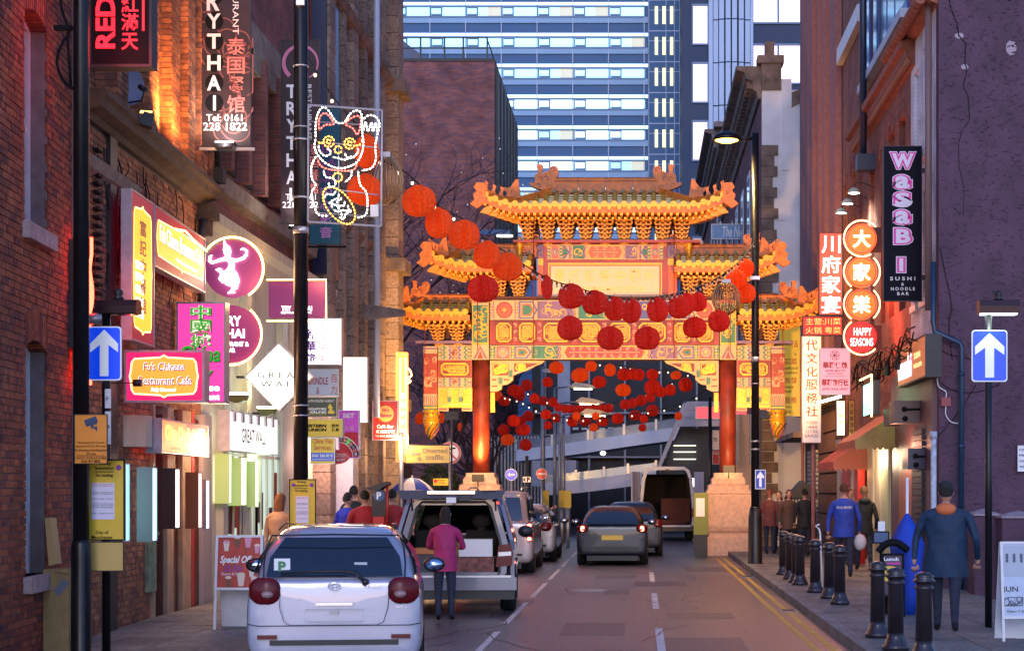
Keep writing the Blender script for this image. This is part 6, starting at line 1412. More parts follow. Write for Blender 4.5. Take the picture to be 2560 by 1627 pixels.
MB().tube([(-4*k, -.04, 80*k), (-4*k, -.04, 320*k), (10*k, -.04, 320*k), (10*k, -.04, 80*k)], .02, 5).tube(smooth([(8*k, -.05, 300*k), (20*k, -.05, 290*k), (24*k, -.05, 275*k), (12*k, -.05, 270*k), (22*k, -.05, 262*k), (10*k, -.05, 255*k)], 4), .02, 5).build('neon_tube', neon_o, t)
for i, ch in enumerate('BUFFET'): text(t, ch, 3*k, (225-i*22)*k, 6*k, 15*k, glow('violet_neon', (.8, .3, 1), 3) if i < 3 else lit_wl, y=-.02, bold=.03)
# small shop signs deep in the left arcade
fr = front(780, 34.8); s, f = board(fr, 765, 1080, 778, 1130, .2, 'small glaring light box behind the middle left post', lit_w, m_silver, rim=.01)
mr = thing('shop_pillar', 'white carved shop pillar right of the yellow suspension sign', 'pillar', f3.world(f3.x(800), 0, .5), f3.rz)
MB().box(0, .5, -.2, .2, 0, 3.0).build('shaft', m_white, mr); q = MB()
for i in range(12): scroll(q, .25, .5+i*.2, .16, -.205, 0, 1 if i % 2 else -1, 1, .02)
q.build('carving', m_stone, mr, kind='stuff')
lamp('POINT', 'shop_light', f3.world(f3.x(770), 2.6, .6), 30, (1, .6, .5), .25); lamp('POINT', 'shop_light', f4.world(f4.x(900), 3.0, .9), 40, (1, .6, .35), .25); lamp('POINT', 'shop_light', f4.world(f4.x(960), 3.0, .9), 30, (1, .65, .35), .25)
# middle left lamp post and cat light
p2_ = bigpole(752, 26.6, .108, 'tall black lamp post left of centre carrying the cat light frame', 14)
for y, hh in ((168, .02), (320, .02), (352, .03), (497, .03), (585, .1), (1015, .02), (1040, .02)): z = H+(CY-y)/S(26.6); MB().cyl((0, 0, z), (0, 0, z+hh), .116, n=20).build('strap', m_alu, p2_)
MB().box(-.04, .08, -.16, -.1, H+(CY-20)/S(26.6), H+(CY-2)/S(26.6)).build('clamp', m_alu, p2_)
cat = thing('cat_light', 'rope light picture of a waving lucky cat in a grey frame', 'light decoration', W(862, 415, 26.35))
cs_ = S(26.35); CZ = lambda u, v: ((700+u/3.825-862)/cs_, -(200+v/3.825-415)/cs_)
P = [CZ(*q) for q in ((272, 240), (977, 290), (968, 1398), (268, 1356))]
mb = MB()
for i in range(4):
    a, b = P[i], P[(i+1) % 4]; mb.cyl((a[0], 0, a[1]), (b[0], 0, b[1]), .017, n=4, smooth=False)
for (a, b) in (((272, 395), (975, 440)), ((350, 590), (970, 650)), ((560, 600), (560, 1340)), ((280, 1265), (960, 1310)), ((580, 1055), (945, 1100))): a = CZ(*a); b = CZ(*b); mb.cyl((a[0], .01, a[1]), (b[0], .01, b[1]), .009, n=5)
mb.build('frame', mat('frame_grey', (.3, .31, .38), .5), cat)
rw = glow('rope_white', (1, .97, .85), 5); rred = glow('rope_red', (1, .12, .1), 4); ry = glow('rope_amber', (1, .5, .06), 4.5); rdull = mat('rope_tube', (.4, .38, .36), .3)
def rope(pts, m, closed=False, sm=True):
    p = [CZ(*q) for q in (smooth(pts+([pts[0]] if closed else []), 6) if sm else pts)]
    MB().tube([(a, -.03, b) for a, b in p], .011, 5).build('rope_tube', rdull if m is rw else mat('rope_tube_'+m.name, (.5, .12, .05), .3), cat)
    mb = MB(); acc = 0
    for i in range(1, len(p)):
        L = math.hypot(p[i][0]-p[i-1][0], p[i][1]-p[i-1][1]); n = max(1, round(L/.012))
        for k in range(n):
            acc += L/n
            if acc > .042:
                acc = 0; t = k/n; x = p[i-1][0]+(p[i][0]-p[i-1][0])*t; z = p[i-1][1]+(p[i][1]-p[i-1][1])*t; a = math.atan2(p[i][1]-p[i-1][1], p[i][0]-p[i-1][0])
                o = len(mb.v); mb.ell((0, 0, 0), (.018, .013, .012), 6, 4); M = Matrix.Translation((x, -.036, z)) @ Matrix.Rotation(-a, 4, 'Y')
                mb.v[o:] = [tuple(M @ Vector(v)) for v in mb.v[o:]]
    mb.build('rope_light', m, cat)
def circ_(cx, cy, r, n=14): return [(cx+r*math.cos(6.283*i/n), cy+r*math.sin(6.283*i/n)) for i in range(n)]
rope([(345, 560), (345, 430), (365, 330), (410, 270), (460, 290), (520, 380), (560, 418), (620, 410), (660, 350), (700, 310), (755, 300), (785, 350), (785, 470), (800, 600), (790, 690), (740, 790), (640, 840), (540, 845), (440, 800), (370, 730), (335, 650)], rw, True)
rope([(378, 490), (375, 400), (400, 340), (440, 325), (480, 360), (515, 428), (440, 435), (400, 465)], rred, True); rope([(620, 430), (680, 375), (740, 350), (775, 375), (770, 450), (742, 528), (700, 470)], rred, True)
for c in (circ_(470, 595, 50), circ_(470, 595, 20, 8), circ_(670, 613, 50), circ_(670, 613, 20, 8), circ_(560, 672, 34, 10), circ_(555, 935, 42, 12)): rope(c, ry, True)
rope([(362, 590), (392, 612), (425, 600)], ry); rope([(722, 620), (750, 635), (778, 608)], ry)
rope([(372, 620), (385, 690), (440, 732), (492, 700), (450, 655)], rw); rope([(625, 700), (640, 742), (700, 748), (752, 690), (740, 655)], rw); rope([(500, 740), (560, 752), (620, 768), (690, 735)], rw)
rope([(795, 390), (850, 345), (920, 360), (955, 430), (935, 530), (915, 640), (920, 760), (880, 845), (780, 872)], rw); rope([(800, 500), (822, 405), (845, 500), (880, 410), (892, 500), (918, 415), (935, 510)], rw)
rope([(362, 760), (385, 815), (440, 850), (560, 870), (700, 868), (745, 800)], rred)
rope([(350, 730), (305, 830), (310, 950), (345, 1010), (308, 1080), (330, 1200), (370, 1290), (465, 1305)], rw); rope([(750, 870), (768, 1000), (828, 1080), (840, 1200), (820, 1295), (738, 1322)], rw)
rope([(420, 860), (440, 930), (520, 950), (530, 1015), (480, 1025), (470, 985)], rw); rope([(690, 860), (680, 930), (620, 985)], rw)
ce = []
for i in range(24): a = 6.283*i/24; u, v = 205*math.cos(a), 112*math.sin(a); t_ = R(52); ce.append((568+u*math.cos(t_)-v*math.sin(t_), 1205+u*math.sin(t_)+v*math.cos(t_)))
rope(ce, ry, True)
rr = random.Random(12)
for k in range(6):
    u = -130+k*50; pts = []
    for j in range(6): w_ = -70+j*28; uu = u+rr.uniform(-28, 28); pts.append((568+uu*math.cos(R(52))-w_*math.sin(R(52)), 1205+uu*math.sin(R(52))+w_*math.cos(R(52))))
    rope(pts, rw)
MB().box(*[v for v in (CZ(870, 1200)[0], CZ(945, 1200)[0], -.06, 0, CZ(870, 1310)[1], CZ(870, 1200)[1])]).build('control_box', m_white, cat)
lamp('POINT', 'cat_glow', W(862, 415, 26.0), 8, (1, .85, .7), .5)
# right lit lamp post
x = (1888-CX)/F*41.7; lp = thing('lamp_post', 'black lamp post with glowing orange head right of the arch', 'lamp post', (x, 41.7, 0)); k = 1/S(41.7); zt = H+(CY-334)*k
MB().lathe([(.19, 0), (.19, .12), (.165, .16), (.16, 1.2), (.13, 1.4), (.105, 1.45)], n=18).build('base', m_black, lp); MB().cyl((0, 0, 1.4), (0, 0, zt), .095, .085, 18).build('pole', m_black, lp)
MB().tube([(0, 0, zt-.12), (-.25, 0, zt-.1), (-.4, 0, zt-.12)], .04, 8).build('arm', m_black, lp)
hp = [(-.33, -.16), (-.55, .0), (-.75, .03), (-.95, -.04), (-.99, -.12), (-.95, -.15)]
MB().lathe([(.02, .12), (.15, .1), (.26, .03), (.31, -.05), (.3, -.08)][::-1], (-.66, 0, zt-.07), 20).xf(Matrix.Translation((-.66, 0, 0)) @ Matrix.Scale(1.1, 4, (1, 0, 0)) @ Matrix.Translation((.66, 0, 0))).build('lamp_head', m_black, lp)
MB().lathe([(.02, -.06), (.16, -.045), (.27, 0)], (-.66, 0, zt-.16), 18).build('lens', glow('amber_lens', (1, .5, .08), 9), lp)
lamp('SPOT', 'street_lamp_light', (x-.66, 41.7, zt-.24), 400, (1, .6, .2), .15, (x-1.2, 41.7, 0), 150)
for y, hh in ((905, .12), (960, .02), (1105, .04), (1125, .04)): z = H+(CY-y)*k; MB().cyl((0, 0, z), (0, 0, z+hh), .102, n=18).build('strap', m_alu, lp)
for z in [H+(CY-700)*k]: MB().box(-.14, .1, -.1, .1, z, z+.08).build('clamp', m_alu, lp)
fr = front(1901, 41.5); t = thing('one_way_sign', 'small blue one way sign strapped to the right lamp post', 'road sign', W(1901, 1222, 41.45)); w, h = 13*k, 48*k
MB().box(-w, w, -.01, .01, 0, h).build('plate', m_sgn, t); MB().box(-w+.015, w-.015, -.015, -.01, .015, h-.015).build('blue_face', m_blue, t); MB().prism([(-.03, .05), (.03, .05), (.03, h*.6), (.08, h*.55), (.08, h*.68), (0, h*.92), (-.08, h*.68), (-.08, h*.55), (-.03, h*.6)], -.02, -.015).build('arrow', m_sgn, t)
# ================= right side of the street =================
RF = lambda X: Fr((X, 45, 0), R(-90))
g0 = RF(5.2); RL = lambda px: g0.x(px)
m_b1 = brickmat('right_brown_brick', (.2, .07, .05), (.13, .045, .04), (.12, .08, .08)); m_b2 = brickmat('right_orange_brick', (.34, .11, .06), (.24, .075, .045), (.2, .13, .11))
m_terr = mat('terracotta', (.3, .1, .06), .7, var=.4, vs=6, bump=.4); m_pinks = mat('dusky_stone', (.3, .13, .13), .8, var=.2)
# far narrow building
r1 = thing('brown_brick_building', 'tall dark brick building with pink stone strips right of the arch', 'building', (5.2, 45, 0), R(-90))
xa, xb = RL(2013), RL(2106); MB().box(xa, xb, 0, 8, 0, 26).build('wall', mat('blackened_brick', (.05, .035, .045), .85, var=.4, vs=4), r1)
for a, b in ((2014, 2022), (2025, 2034), (2037, 2046), (2058, 2063), (2072, 2078), (2090, 2104)): MB().box(RL(a), RL(b), -.18, 0, 4.4, 26).build('stone_strip', m_pinks, r1)
for a, b in ((2047, 2057), (2064, 2071), (2079, 2089)):
    for z in (5, 9, 13, 17): w = MB().box(RL(a)+.1, RL(b)-.1, -.03, 0, z, z+3.2).build('window', m_dark, r1); MB().box(RL(a)+.18, RL(b)-.18, -.04, -.03, z+.1, z+3.1).build('pane', m_glass, w)
MB().box(xa, xb, -.3, 0, 4.1, 4.4).box(xa, RL(2062), -.9, 0, 3.3, 3.45).build('ledge', m_soot, r1)
for i in range(7): MB().box(RL(2055)+.1, RL(2106)-.3, -.12, .02, 3.9-i*.55-.5, 3.9-i*.55).build('rusticated_block', mat('rusticated_brown', (.22, .11, .06), .85, var=.35, bump=.5), r1)
for i in range(22): MB().box(RL(2030), RL(2052), -.14, -.05, .15+i*.13, .25+i*.13).build('shutter_slat', m_grey, r1)
MB().cyl((RL(2050), -.5, 0), (RL(2050), -.5, 3.3), .05, n=8).build('downpipe', m_pinks, r1)
# main orange brick building with terracotta cornice
r2 = thing('terracotta_cornice_building', 'orange red brick building with terracotta cornice and arched windows on the right', 'building', (5.2, 45, 0), R(-90))
xa, xb = RL(2107), RL(2276)
ops = []
for (a, b, z0, z1) in ((2112, 2120, 5.4, 9.4), (2128, 2139, 5.4, 9.6), (2146, 2156, 5.4, 9.6), (2176, 2186, 5.4, 9.0), (2202, 2213, 5.4, 9.0), (2222, 2236, 5.4, 9.2), (2248, 2264, 5.4, 9.2)): ops.append((RL(a), RL(b), z0, z1))
wallgrid(MB(), xa, xb, 0, 16, ops+[(RL(2150), RL(2270), 0, 3.2)], 0, .35).build('wall', m_b2, r2); MB().box(xa, xb, .36, 8, 0, 16).build('wall', m_dark, r2)
for i, o in enumerate(ops):
    w = MB().box(o[0], o[0]+.07, .15, .25, o[2], o[3]).box(o[1]-.07, o[1], .15, .25, o[2], o[3]).box(o[0], o[1], .15, .25, (o[2]+o[3])/2, (o[2]+o[3])/2+.08).build('window', m_dark, r2); MB().box(o[0]+.07, o[1]-.07, .2, .22, o[2], o[3]).build('pane', mat('amber_window', (.3, .17, .05), .2, emit=(1, .6, .15), es=.12, var=.5, vs=3) if i in (1, 5, 6) else m_glass, w)
    n = 7; am = MB()
    for k in range(n): a = math.pi*k/(n-1); am.box((o[0]+o[1])/2-.05+(o[1]-o[0])/2*math.cos(a), (o[0]+o[1])/2+.05+(o[1]-o[0])/2*math.cos(a), -.04, .1, o[3]-.05+.2*math.sin(a), o[3]+.15+.2*math.sin(a))
    am.build('arch_lintel', m_terr, r2)
zc2 = 10.3; P = [(0, 9.85), (-.06, 9.87), (-.08, 9.98), (-.17, 10.03), (-.18, 10.16), (-.28, 10.2), (-.3, 10.32), (0, 10.38)]
n = 12; L = (xb+.6-RL(2142))/n
for i in range(n): MB().prismx(P[::-1], RL(2142)+i*L+.003, RL(2142)+(i+1)*L-.003).build('cornice', m_terr, r2)
dm = MB().box(0, .07, -.16, -.08, 9.9, 10.02).mesh('dentil', [mat('dentil_ochre', (.4, .17, .08), .7)])
x = RL(2142)+.05
while x < xb+.5: put(dm, 'dentil', r2, (x, 0, 0)); x += .16
MB().box(RL(2107), RL(2160), -.16, 0, 12.7, 13.1).build('white_ledge', m_white, r2)
MB().cyl((RL(2186), -.25, 9.2), (RL(2186), -.25, 16), .08, n=10).box(RL(2186)-.2, RL(2186)+.2, -.4, 0, 8.9, 9.25).build('downpipe', mat('dark_blue_pipe', (.015, .03, .07), .4), r2)
m_cob = mat('cobalt_panel', (.015, .05, .3), .35, var=.15)
for i, (a, b) in enumerate(((2166, 2180), (2190, 2204), (2206, 2224), (2226, 2244), (2246, 2274))):
    w = MB().box(RL(a), RL(b), -.06, .0, 11.1, 16).build('blue_window', m_cob, r2); MB().box(RL(a)+.05, RL(b)-.05, -.065, -.06, 11.3, 15.8).build('pane', mat('blue_pane', (.01, .035, .2), .1, spec=.8), w)
MB().box(RL(2164), RL(2276), -.2, 0, 10.92, 11.1).build('white_ledge', mat('pale_blue_ledge', (.45, .52, .65), .6), r2)
rt = MB().cyl((0, 0, 0), (.3, 0, 0), .1, n=8).mesh('gutter_tile', [m_terr])
for i in range(14): put(rt, 'gutter_tile', r2, (xb-1.3+i*.32, -.3, zc2+.12))
# white painted brick bay
r3 = thing('white_painted_bay', 'white painted brick strip with small windows beside the purple wall', 'building', (5.2, 45, 0), R(-90))
xa, xb = RL(2277), RL(2346)
m_wb = brickmat('white_painted_brick', (.8, .82, .9), (.72, .74, .84), (.55, .57, .66), bump=.9)
ops3 = [(RL(2308), RL(2324), 8.0, 9.9), (RL(2285), RL(2297), 8.0, 9.7), (RL(2308), RL(2324), 5.3, 7.3), (RL(2285), RL(2297), 5.3, 7.0)]
wallgrid(MB(), xa, xb, 0, 10.9, ops3, 0, .3).build('wall', m_wb, r3); MB().box(xa, xb, .31, 8, 0, 10.9).build('wall', m_dark, r3)
for o in ops3:
    w = MB().box(o[0], o[0]+.06, .05, .15, o[2], o[3]).box(o[1]-.06, o[1], .05, .15, o[2], o[3]).box(o[0], o[1], .05, .15, o[3]-.06, o[3]).box(o[0], o[1], .06, .15, (o[2]+o[3])/2-.03, (o[2]+o[3])/2+.03).build('window', m_white, r3); MB().box(o[0]+.06, o[1]-.06, .1, .12, o[2], o[3]).build('pane', m_glass, w); MB().box(o[0]-.06, o[1]+.06, -.08, .1, o[2]-.12, o[2]).build('sill', m_white, r3)
MB().prismx([(0, 10.3), (-.12, 10.35), (-.3, 10.5), (-.3, 10.6), (0, 10.9)][::-1], xa-.2, xb).build('eave', m_terr, r3)
MB().cyl((RL(2338), -.12, 5.0), (RL(2338), -.12, 11), .06, n=10).build('downpipe', mat('brown_pipe', (.2, .12, .12), .5), r3)
# purple rendered wall, facing the camera
fw = front(2450, 31.3)
m_pur = mat('purple_render', (.1, .05, .085), .8, var=.35, vs=1.4, bump=1.0, bs=12)
pw = thing('purple_rendered_wall', 'tall windowless purple wall of rough flaked render on the right', 'building', (fw.O.x, 31.3, 0))
xa, xb = fw.x(2347), fw.x(2760)
MB().box(xa, xb, 0, .3, 0, 14).build('wall', m_pur, pw); MB().box(xa+.2, xb, .3, 10, 0, 14).build('wall', m_dark, pw)
st = MB(); rr = random.Random(21)
for k in range(2300):
    x = rr.uniform(xa+.02, fw.x(2640)); z = rr.uniform(.4, 11.5); L = rr.uniform(.04, .13); a = rr.uniform(-1.3, 1.3)*rr.random(); pr = rr.uniform(.006, .024)
    dx, dz = math.cos(a)*L/2, math.sin(a)*L/2; bx_ = rr.uniform(-.02, .02)
    v = [(x-dx, -.001, z-dz), (x+bx_, -.001, z+.02), (x+dx, -.001, z+dz), (x+bx_*.5, -pr, z-.012), (x-dx*.6, -.001, z-dz-.02), (x+dx*.6, -.001, z+dz-.02)]
    st.add(v, [(0, 3, 1), (1, 3, 2), (0, 4, 3), (3, 5, 2), (4, 5, 3)])
st.build('render_flake', m_pur, pw, kind='stuff')
cr = [fw.p(*q) for q in ((2370, -20), (2376, 20), (2392, 60), (2397, 90), (2414, 110), (2412, 160), (2418, 175), (2408, 215), (2420, 240), (2424, 300), (2404, 330), (2396, 360), (2398, 420), (2410, 470), (2408, 540))]
MB().rib(cr, lambda t: .028*(1-t*.6), -.004).build('crack', m_ink, pw)
ptc = MB()
for q in ((2398, 90, 12, 8), (2412, 168, 10, 7), (2528, 120, 14, 20)): c = fw.p(q[0], q[1]); ptc.disc(c[0], c[1], q[2]/S(31.3), -.003, 0, 7, q[3]/S(31.3))
ptc.build('missing_render', mat('bare_plaster', (.4, .33, .38), .9), pw, kind='stuff')
mpb = mat('navy_pipe', (.02, .05, .1), .35, .2, var=.2)
pp = thing('drain_pipe', 'dark blue drain pipe bending across the purple wall and down to the ground', 'pipe', W(2342, 1486, 31.1))
pts = [W(2333, 655, 31.15), W(2333, 805, 31.15), W(2337, 830, 31.1), W(2398, 856, 31.1), W(2404, 868, 31.1), W(2402, 1486, 31.1)]; o = Vector(pp.location)
MB().tube([p-o for p in pts], .05, 10).build('pipe', mpb, pp)
for i in range(3): MB().cyl(W(2403, 930+i*180, 31.1)-o, W(2403, 940+i*180, 31.1)-o, .06, n=12).build('pipe_joint', mpb, pp)
t = thing('white_drain_pipe', 'peeling pale drain pipe at the corner of the purple wall', 'pipe', W(2337, 1486, 31.05)); o = Vector(t.location)
MB().cyl(W(2334, 1086, 31.05)-o, W(2334, 1480, 31.05)-o, .05, n=10).cyl(W(2334, 1078, 31.05)-o, W(2334, 1096, 31.05)-o, .065, n=10).build('pipe', mat('peeling_pale_paint', (.5, .55, .65), .6, var=.4, vs=12), t)
t = thing('junction_box', 'small red junction box with a white cable on the purple wall', 'junction box', W(2364, 1015, 31.28)); MB().box(-.08, .08, -.06, 0, 0, .15).build('casing', mat('dull_red_box', (.3, .05, .06), .5), t)
MB().tube(smooth([(-.15, -.03, .55), (-.13, -.03, .35), (0, -.03, .25), (0, -.03, .15)], 4), .01, 5).tube(smooth([(0, -.03, 0), (0, -.03, -.15), (.1, -.03, -.28), (.28, -.03, -.3)], 4), .01, 5).build('cable', m_wh, t)
cb = MB()
for q in (((2350, 620), (2362, 680), (2378, 760), (2372, 820), (2380, 900)), ((2340, 860), (2370, 885), (2440, 900)), ((2345, 950), (2380, 975), (2440, 980), (2500, 960)), ((2440, 960), (2410, 1010), (2380, 1050), (2345, 1090))):
    cb.tube([Vector((p[0], -.015, p[1])) for p in [fw.p(*w_) for w_ in smooth(list(q), 4)]], .008, 4)
cb.build('wall_cable', m_ink, pw)
fr = front(2570, 31.2); s, f = board(fr, 2544, 1113, 2600, 1178, .02, 'white private property notice at the right edge of the purple wall', m_wh, m_white, rim=.004)
for i, l_ in enumerate(('FORECOURT', 'PRIVATE', 'UNAUTHORISED', 'WHEEL CLAMPED')): tpx(s, f, l_, 2548, 1121+i*14, 2594, 1127+i*14, mat('blue_ink', (.03, .05, .2), .5), bold=.01)
for i, (a, b, y) in enumerate(((2428, 2494, 1274), (2496, 2600, 1280))):
    Y = 29.8-i*.5; t = thing('low_gate_pier', 'low purple pier with pale pitched cap, %s of two' % ('nearer the pipe' if i == 0 else 'at the right edge'), 'pier', W((a+b)/2, CY+H*S(Y), Y)); w = (b-a)/S(Y)/2; z1 = H-(y+14-CY)/S(Y)
    MB().box(-w*.92, w*.92, -.2, .4, 0, z1).build('shaft', m_pur, t); MB().add([(-w, -.25, z1), (w, -.25, z1), (w, .45, z1), (-w, .45, z1), (0, .1, z1+.12), (-w, -.25, z1+.03), (w, -.25, z1+.03), (w, .45, z1+.03), (-w, .45, z1+.03)], [(0, 1, 6, 5), (1, 2, 7, 6), (2, 3, 8, 7), (3, 0, 5, 8), (5, 6, 4), (6, 7, 4), (7, 8, 4), (8, 5, 4)]).build('cap', mat('cap_stone', (.35, .28, .32), .8, var=.2), t)
# ---- right signs
m_lred = glow('lit_signal_red', (1, .05, .015), .85)
fr = front(2076, 42); s, f = board(fr, 2047, 581, 2107, 788, .15, 'tall orange red sign with four white brush characters right of the arch', glow('lit_coral', (1, .09, .04), .95), m_dark, rim=.02)
for i, ch in enumerate('川府家宴'): tpx(s, f, ch, 2054, 589+i*50, 2101, 633+i*50, lit_wl, bold=.01)
fr = front(2056, 42); s, f = board(fr, 2006, 790, 2107, 839, .15, 'wide dark red sign with two rows of yellow characters below the tall coral sign', glow('lit_dark_red', (.8, .04, .02), .5), m_dark, rim=.02)
my = glow('amber_letter', (1, .5, .12), 1.3)
for i, (l_, a) in enumerate((('主营:川菜', 0), ('火锅 粤菜', 0))): tpx(s, f, l_, 2014, 795+i*22, 2102, 812+i*22, my)
fr = front(2028, 44.5); s, f = board(fr, 2005, 840, 2053, 1107, .18, 'tall white sign with six red characters and small English text', mat('cultural_white', (.62, .5, .5), .5, emit=(1, .75, .75), es=.1), mat('rusty_frame', (.3, .2, .2), .6), rim=.015)
for i, ch in enumerate('代文化服務社'): tpx(s, f, ch, 2014, 849+i*33, 2044, 876+i*33, m_red, bold=.01)
for i, l_ in enumerate(('MODERN', 'CHINESE', 'CULTURAL', 'SERVICES')): tpx(s, f, l_, 2011 if i > 1 else 2014, 1052+i*11, 2046 if i > 1 else 2043, 1060+i*11, m_ink)
MB().cyl((.05, .1, -.02), (.05, .1, -f.O.z-0+0), .05, n=8).build('post', m_pinks, s)
fr = front(2087, 41); s, f = board(fr, 2049, 870, 2126, 987, .12, 'pink insurance and travel sign with round emblem and red characters', glow('lit_pale_pink', (1, .38, .42), .75), m_silver, rim=.012)
a = f.p(2087, 888); mb = MB()
for i in range(6): an = R(60*i+30); mb.rib([(a[0]+.06*math.cos(an)+.05*math.cos(6.283*k/12), a[1]+.06*math.sin(an)+.05*math.sin(6.283*k/12)) for k in range(12)], .01, -.006, 0, closed=True)
mb.build('flower_emblem', m_mar, s)
for l_, y0, y1, x0, x1, m_, b_ in (('華聯保險', 904, 921, 2057, 2119, m_red, .03), ('UNITED (B/C) LTD', 924, 930, 2063, 2113, m_mar, .03), ('Insurance Service', 930, 936, 2068, 2108, m_mar, 0), ('華聯旅行社', 947, 965, 2054, 2121, m_red, .03), ('UNITED TRAVEL AGENCY', 969, 975, 2055, 2121, m_mar, .02)): tpx(s, f, l_, x0, y0, x1, y1, m_, bold=b_)
a = f.p(2060, 940); b = f.p(2115, 941); MB().box(a[0], b[0], -.006, -.001, b[1], a[1]).build('rule', m_mar, s)
fr = front(1976, 53); s, f = board(fr, 1946, 800, 2001, 1041, .15, 'large yellow wholesale sign with red characters behind the right outer post', mat('supermarket_yellow', (.75, .5, .05), .5, emit=(1, .7, .1), es=.08), m_cream, rim=.02)
for l_, y0, y1, x0, x1, m_ in (('食品', 850, 868, 1976, 1994, m_red), ("'s", 880, 888, 1984, 1991, m_ink), ('蔬菜', 896, 911, 1962, 1992, m_red), ('Seafood', 916, 923, 1956, 1994, m_ink), ('Vegetables', 928, 936, 1948, 1992, m_ink), ('批發', 943, 958, 1962, 1992, m_red), ('Wholesale', 963, 970, 1950, 1984, m_ink), ('Retail', 974, 981, 1960, 1978, m_ink), ('服務', 992, 1008, 1962, 1992, m_red), ('Delivery', 1014, 1021, 1950, 1980, m_ink), ('Service', 1025, 1032, 1950, 1977, m_ink)): tpx(s, f, l_, x0, y0, x1, y1, m_, bold=.01)
# round neon signs
t0_ = None
labs = ['top round orange red neon sign with the white character meaning big', 'second round neon sign from the top of the red stack', 'third round neon sign from the top of the red stack', 'bottom round red sign reading HAPPY SEASONS']
for i, (ch, y) in enumerate((('大', 597), ('家', 680), ('樂', 761), (None, 842))):
    t = thing('round_neon_sign', labs[i], 'neon sign', W(2154, y, 37), 0, 'stacked red round signs'); r = 38/S(37)
    MB().cyl((0, .12, 0), (0, 0, 0), r, n=36, smooth=False).build('face', glow('lit_neon_disc', (1, .12, .02), 1.5) if ch else glow('lit_red_disc', (1, .025, .02), .9), t)
    MB().rib([(r*.93*math.cos(6.283*k/36), r*.93*math.sin(6.283*k/36)) for k in range(36)], .014, -.006, closed=True).build('dark_ring', m_mar, t)
    if ch: text(t, ch, 0, 0, r*1.15, r*1.15, glow('char_glow', (1, .9, .5), 7), y=-.02, bold=.015)
    else: text(t, 'HAPPY', .02, r*.34, r*1.15, r*.5, lit_wl, y=-.014); text(t, 'SEASONS', 0, -r*.34, r*1.5, r*.5, lit_wl, y=-.014)
    q = 45/S(37)
    for A, B in (((60, 300) if i == 0 else (125, 235)), ((-50, 50) if i in (1, 2) else (0, 40) if i == 0 else (180, 318))):
        if i == 0 and A == 0: A, B = 40, 125
        MB().tube([(q*math.cos(R(A+(B-A)*k/20)), -.05, q*math.sin(R(A+(B-A)*k/20))) for k in range(21)], .016, 6).build('neon_tube', glow('neon_redorange', (1, .32, .12), 8), t)
    if i in (0, 3): MB().box(r*.7, r+.12, .12, .3, -.25, .25).build('mounting_box', m_dark, t)
lamp('POINT', 'neon_glow', W(2150, 640, 36.5), 18, (1, .12, .05), .5); lamp('POINT', 'neon_glow', W(2170, 830, 36.4), 22, (1, .1, .05), .5); lamp('POINT', 'neon_glow', W(2190, 730, 37.5), 16, (1, .15, .05), .4)
# dark banner with vertical letters
fr = front(2256, 32.6); s, f = board(fr, 2208, 365, 2305, 753, .12, 'black vertical sushi bar sign with pink outlined letters in front of the brick facade', mat('near_black_board', (.01, .01, .018), .7, spec=.1), m_dark, rim=.012)
mp1 = mat('magenta_letter', (.5, .03, .3), .5, emit=(1, .05, .5), es=.05); mp2 = mat('lilac_letter2', (.75, .72, .85), .5)
for ch, y0, y1, x0, x1 in (('W', 384, 420, 2230, 2284), ('a', 440, 472, 2238, 2274), ('S', 482, 514, 2238, 2274), ('a', 527, 560, 2238, 2274), ('B', 573, 608, 2240, 2276), ('I', 646, 678, 2248, 2258)):
    tpx(s, f, ch, x0-8, y0-5, x1+8, y1+5, mp2, bold=.16); tpx(s, f, ch, x0-6, y0-3, x1+6, y1+3, mp1, bold=.13, out=.003); tpx(s, f, ch, x0, y0, x1, y1, mp2, bold=.04, out=.006)
for l_, y0, y1, x0, x1 in (('S U S H I', 692, 701, 2225, 2288), ('&', 707, 714, 2253, 2260), ('N O O D L E', 718, 726, 2227, 2287), ('B A R', 730, 738, 2243, 2272)): tpx(s, f, l_, x0, y0, x1, y1, m_wh, bold=.02)
MB().box(f.w/2, f.w/2+.3, .02, .08, f.h*.14, f.h*.17).box(f.w/2, f.w/2+.3, .02, .08, f.h*.83, f.h*.86).build('bracket', m_dark, s)
# shop fascia and shopfront
s, f = board(g0, 2244, 872, 2315, 942, .27, 'brown lit shop fascia with pink outlined letters beside the purple wall', glow('lit_brown', (.55, .16, .06), .55), m_dark, rim=.03, out=.28)
text(s, 'wasabi', -f.w*.22, f.h*.45, f.w*.5, f.h*.6, glow('lit_pink_letter', (1, .25, .4), 2), y=-.012, bold=.06); text(s, 'wasabi', -f.w*.22, f.h*.45, f.w*.5, f.h*.6, lit_wl, y=-.016, bold=.0)
text(s, 'SUSHI', f.w*.22, f.h*.6, f.w*.2, f.h*.14, lit_y2, y=-.012); text(s, 'NOODLE BAR', f.w*.24, f.h*.36, f.w*.26, f.h*.1, lit_y2, y=-.012)
sh = thing('shopfront', 'dark red shopfront with cream columns and doorways under the awnings', 'shopfront', (5.2, 45, 0), R(-90))
MB().box(RL(2240), RL(2345), -.1, -.005, 0, 4.1).build('wall', mat('dark_plum_front', (.12, .04, .05), .5, var=.2), sh)
MB().box(RL(2150), RL(2240), .25, .35, 0, 3.2).build('interior', mat('warm_interior2', (.4, .2, .1), .6, emit=(1, .4, .15), es=.05, var=.5, vs=2), sh)
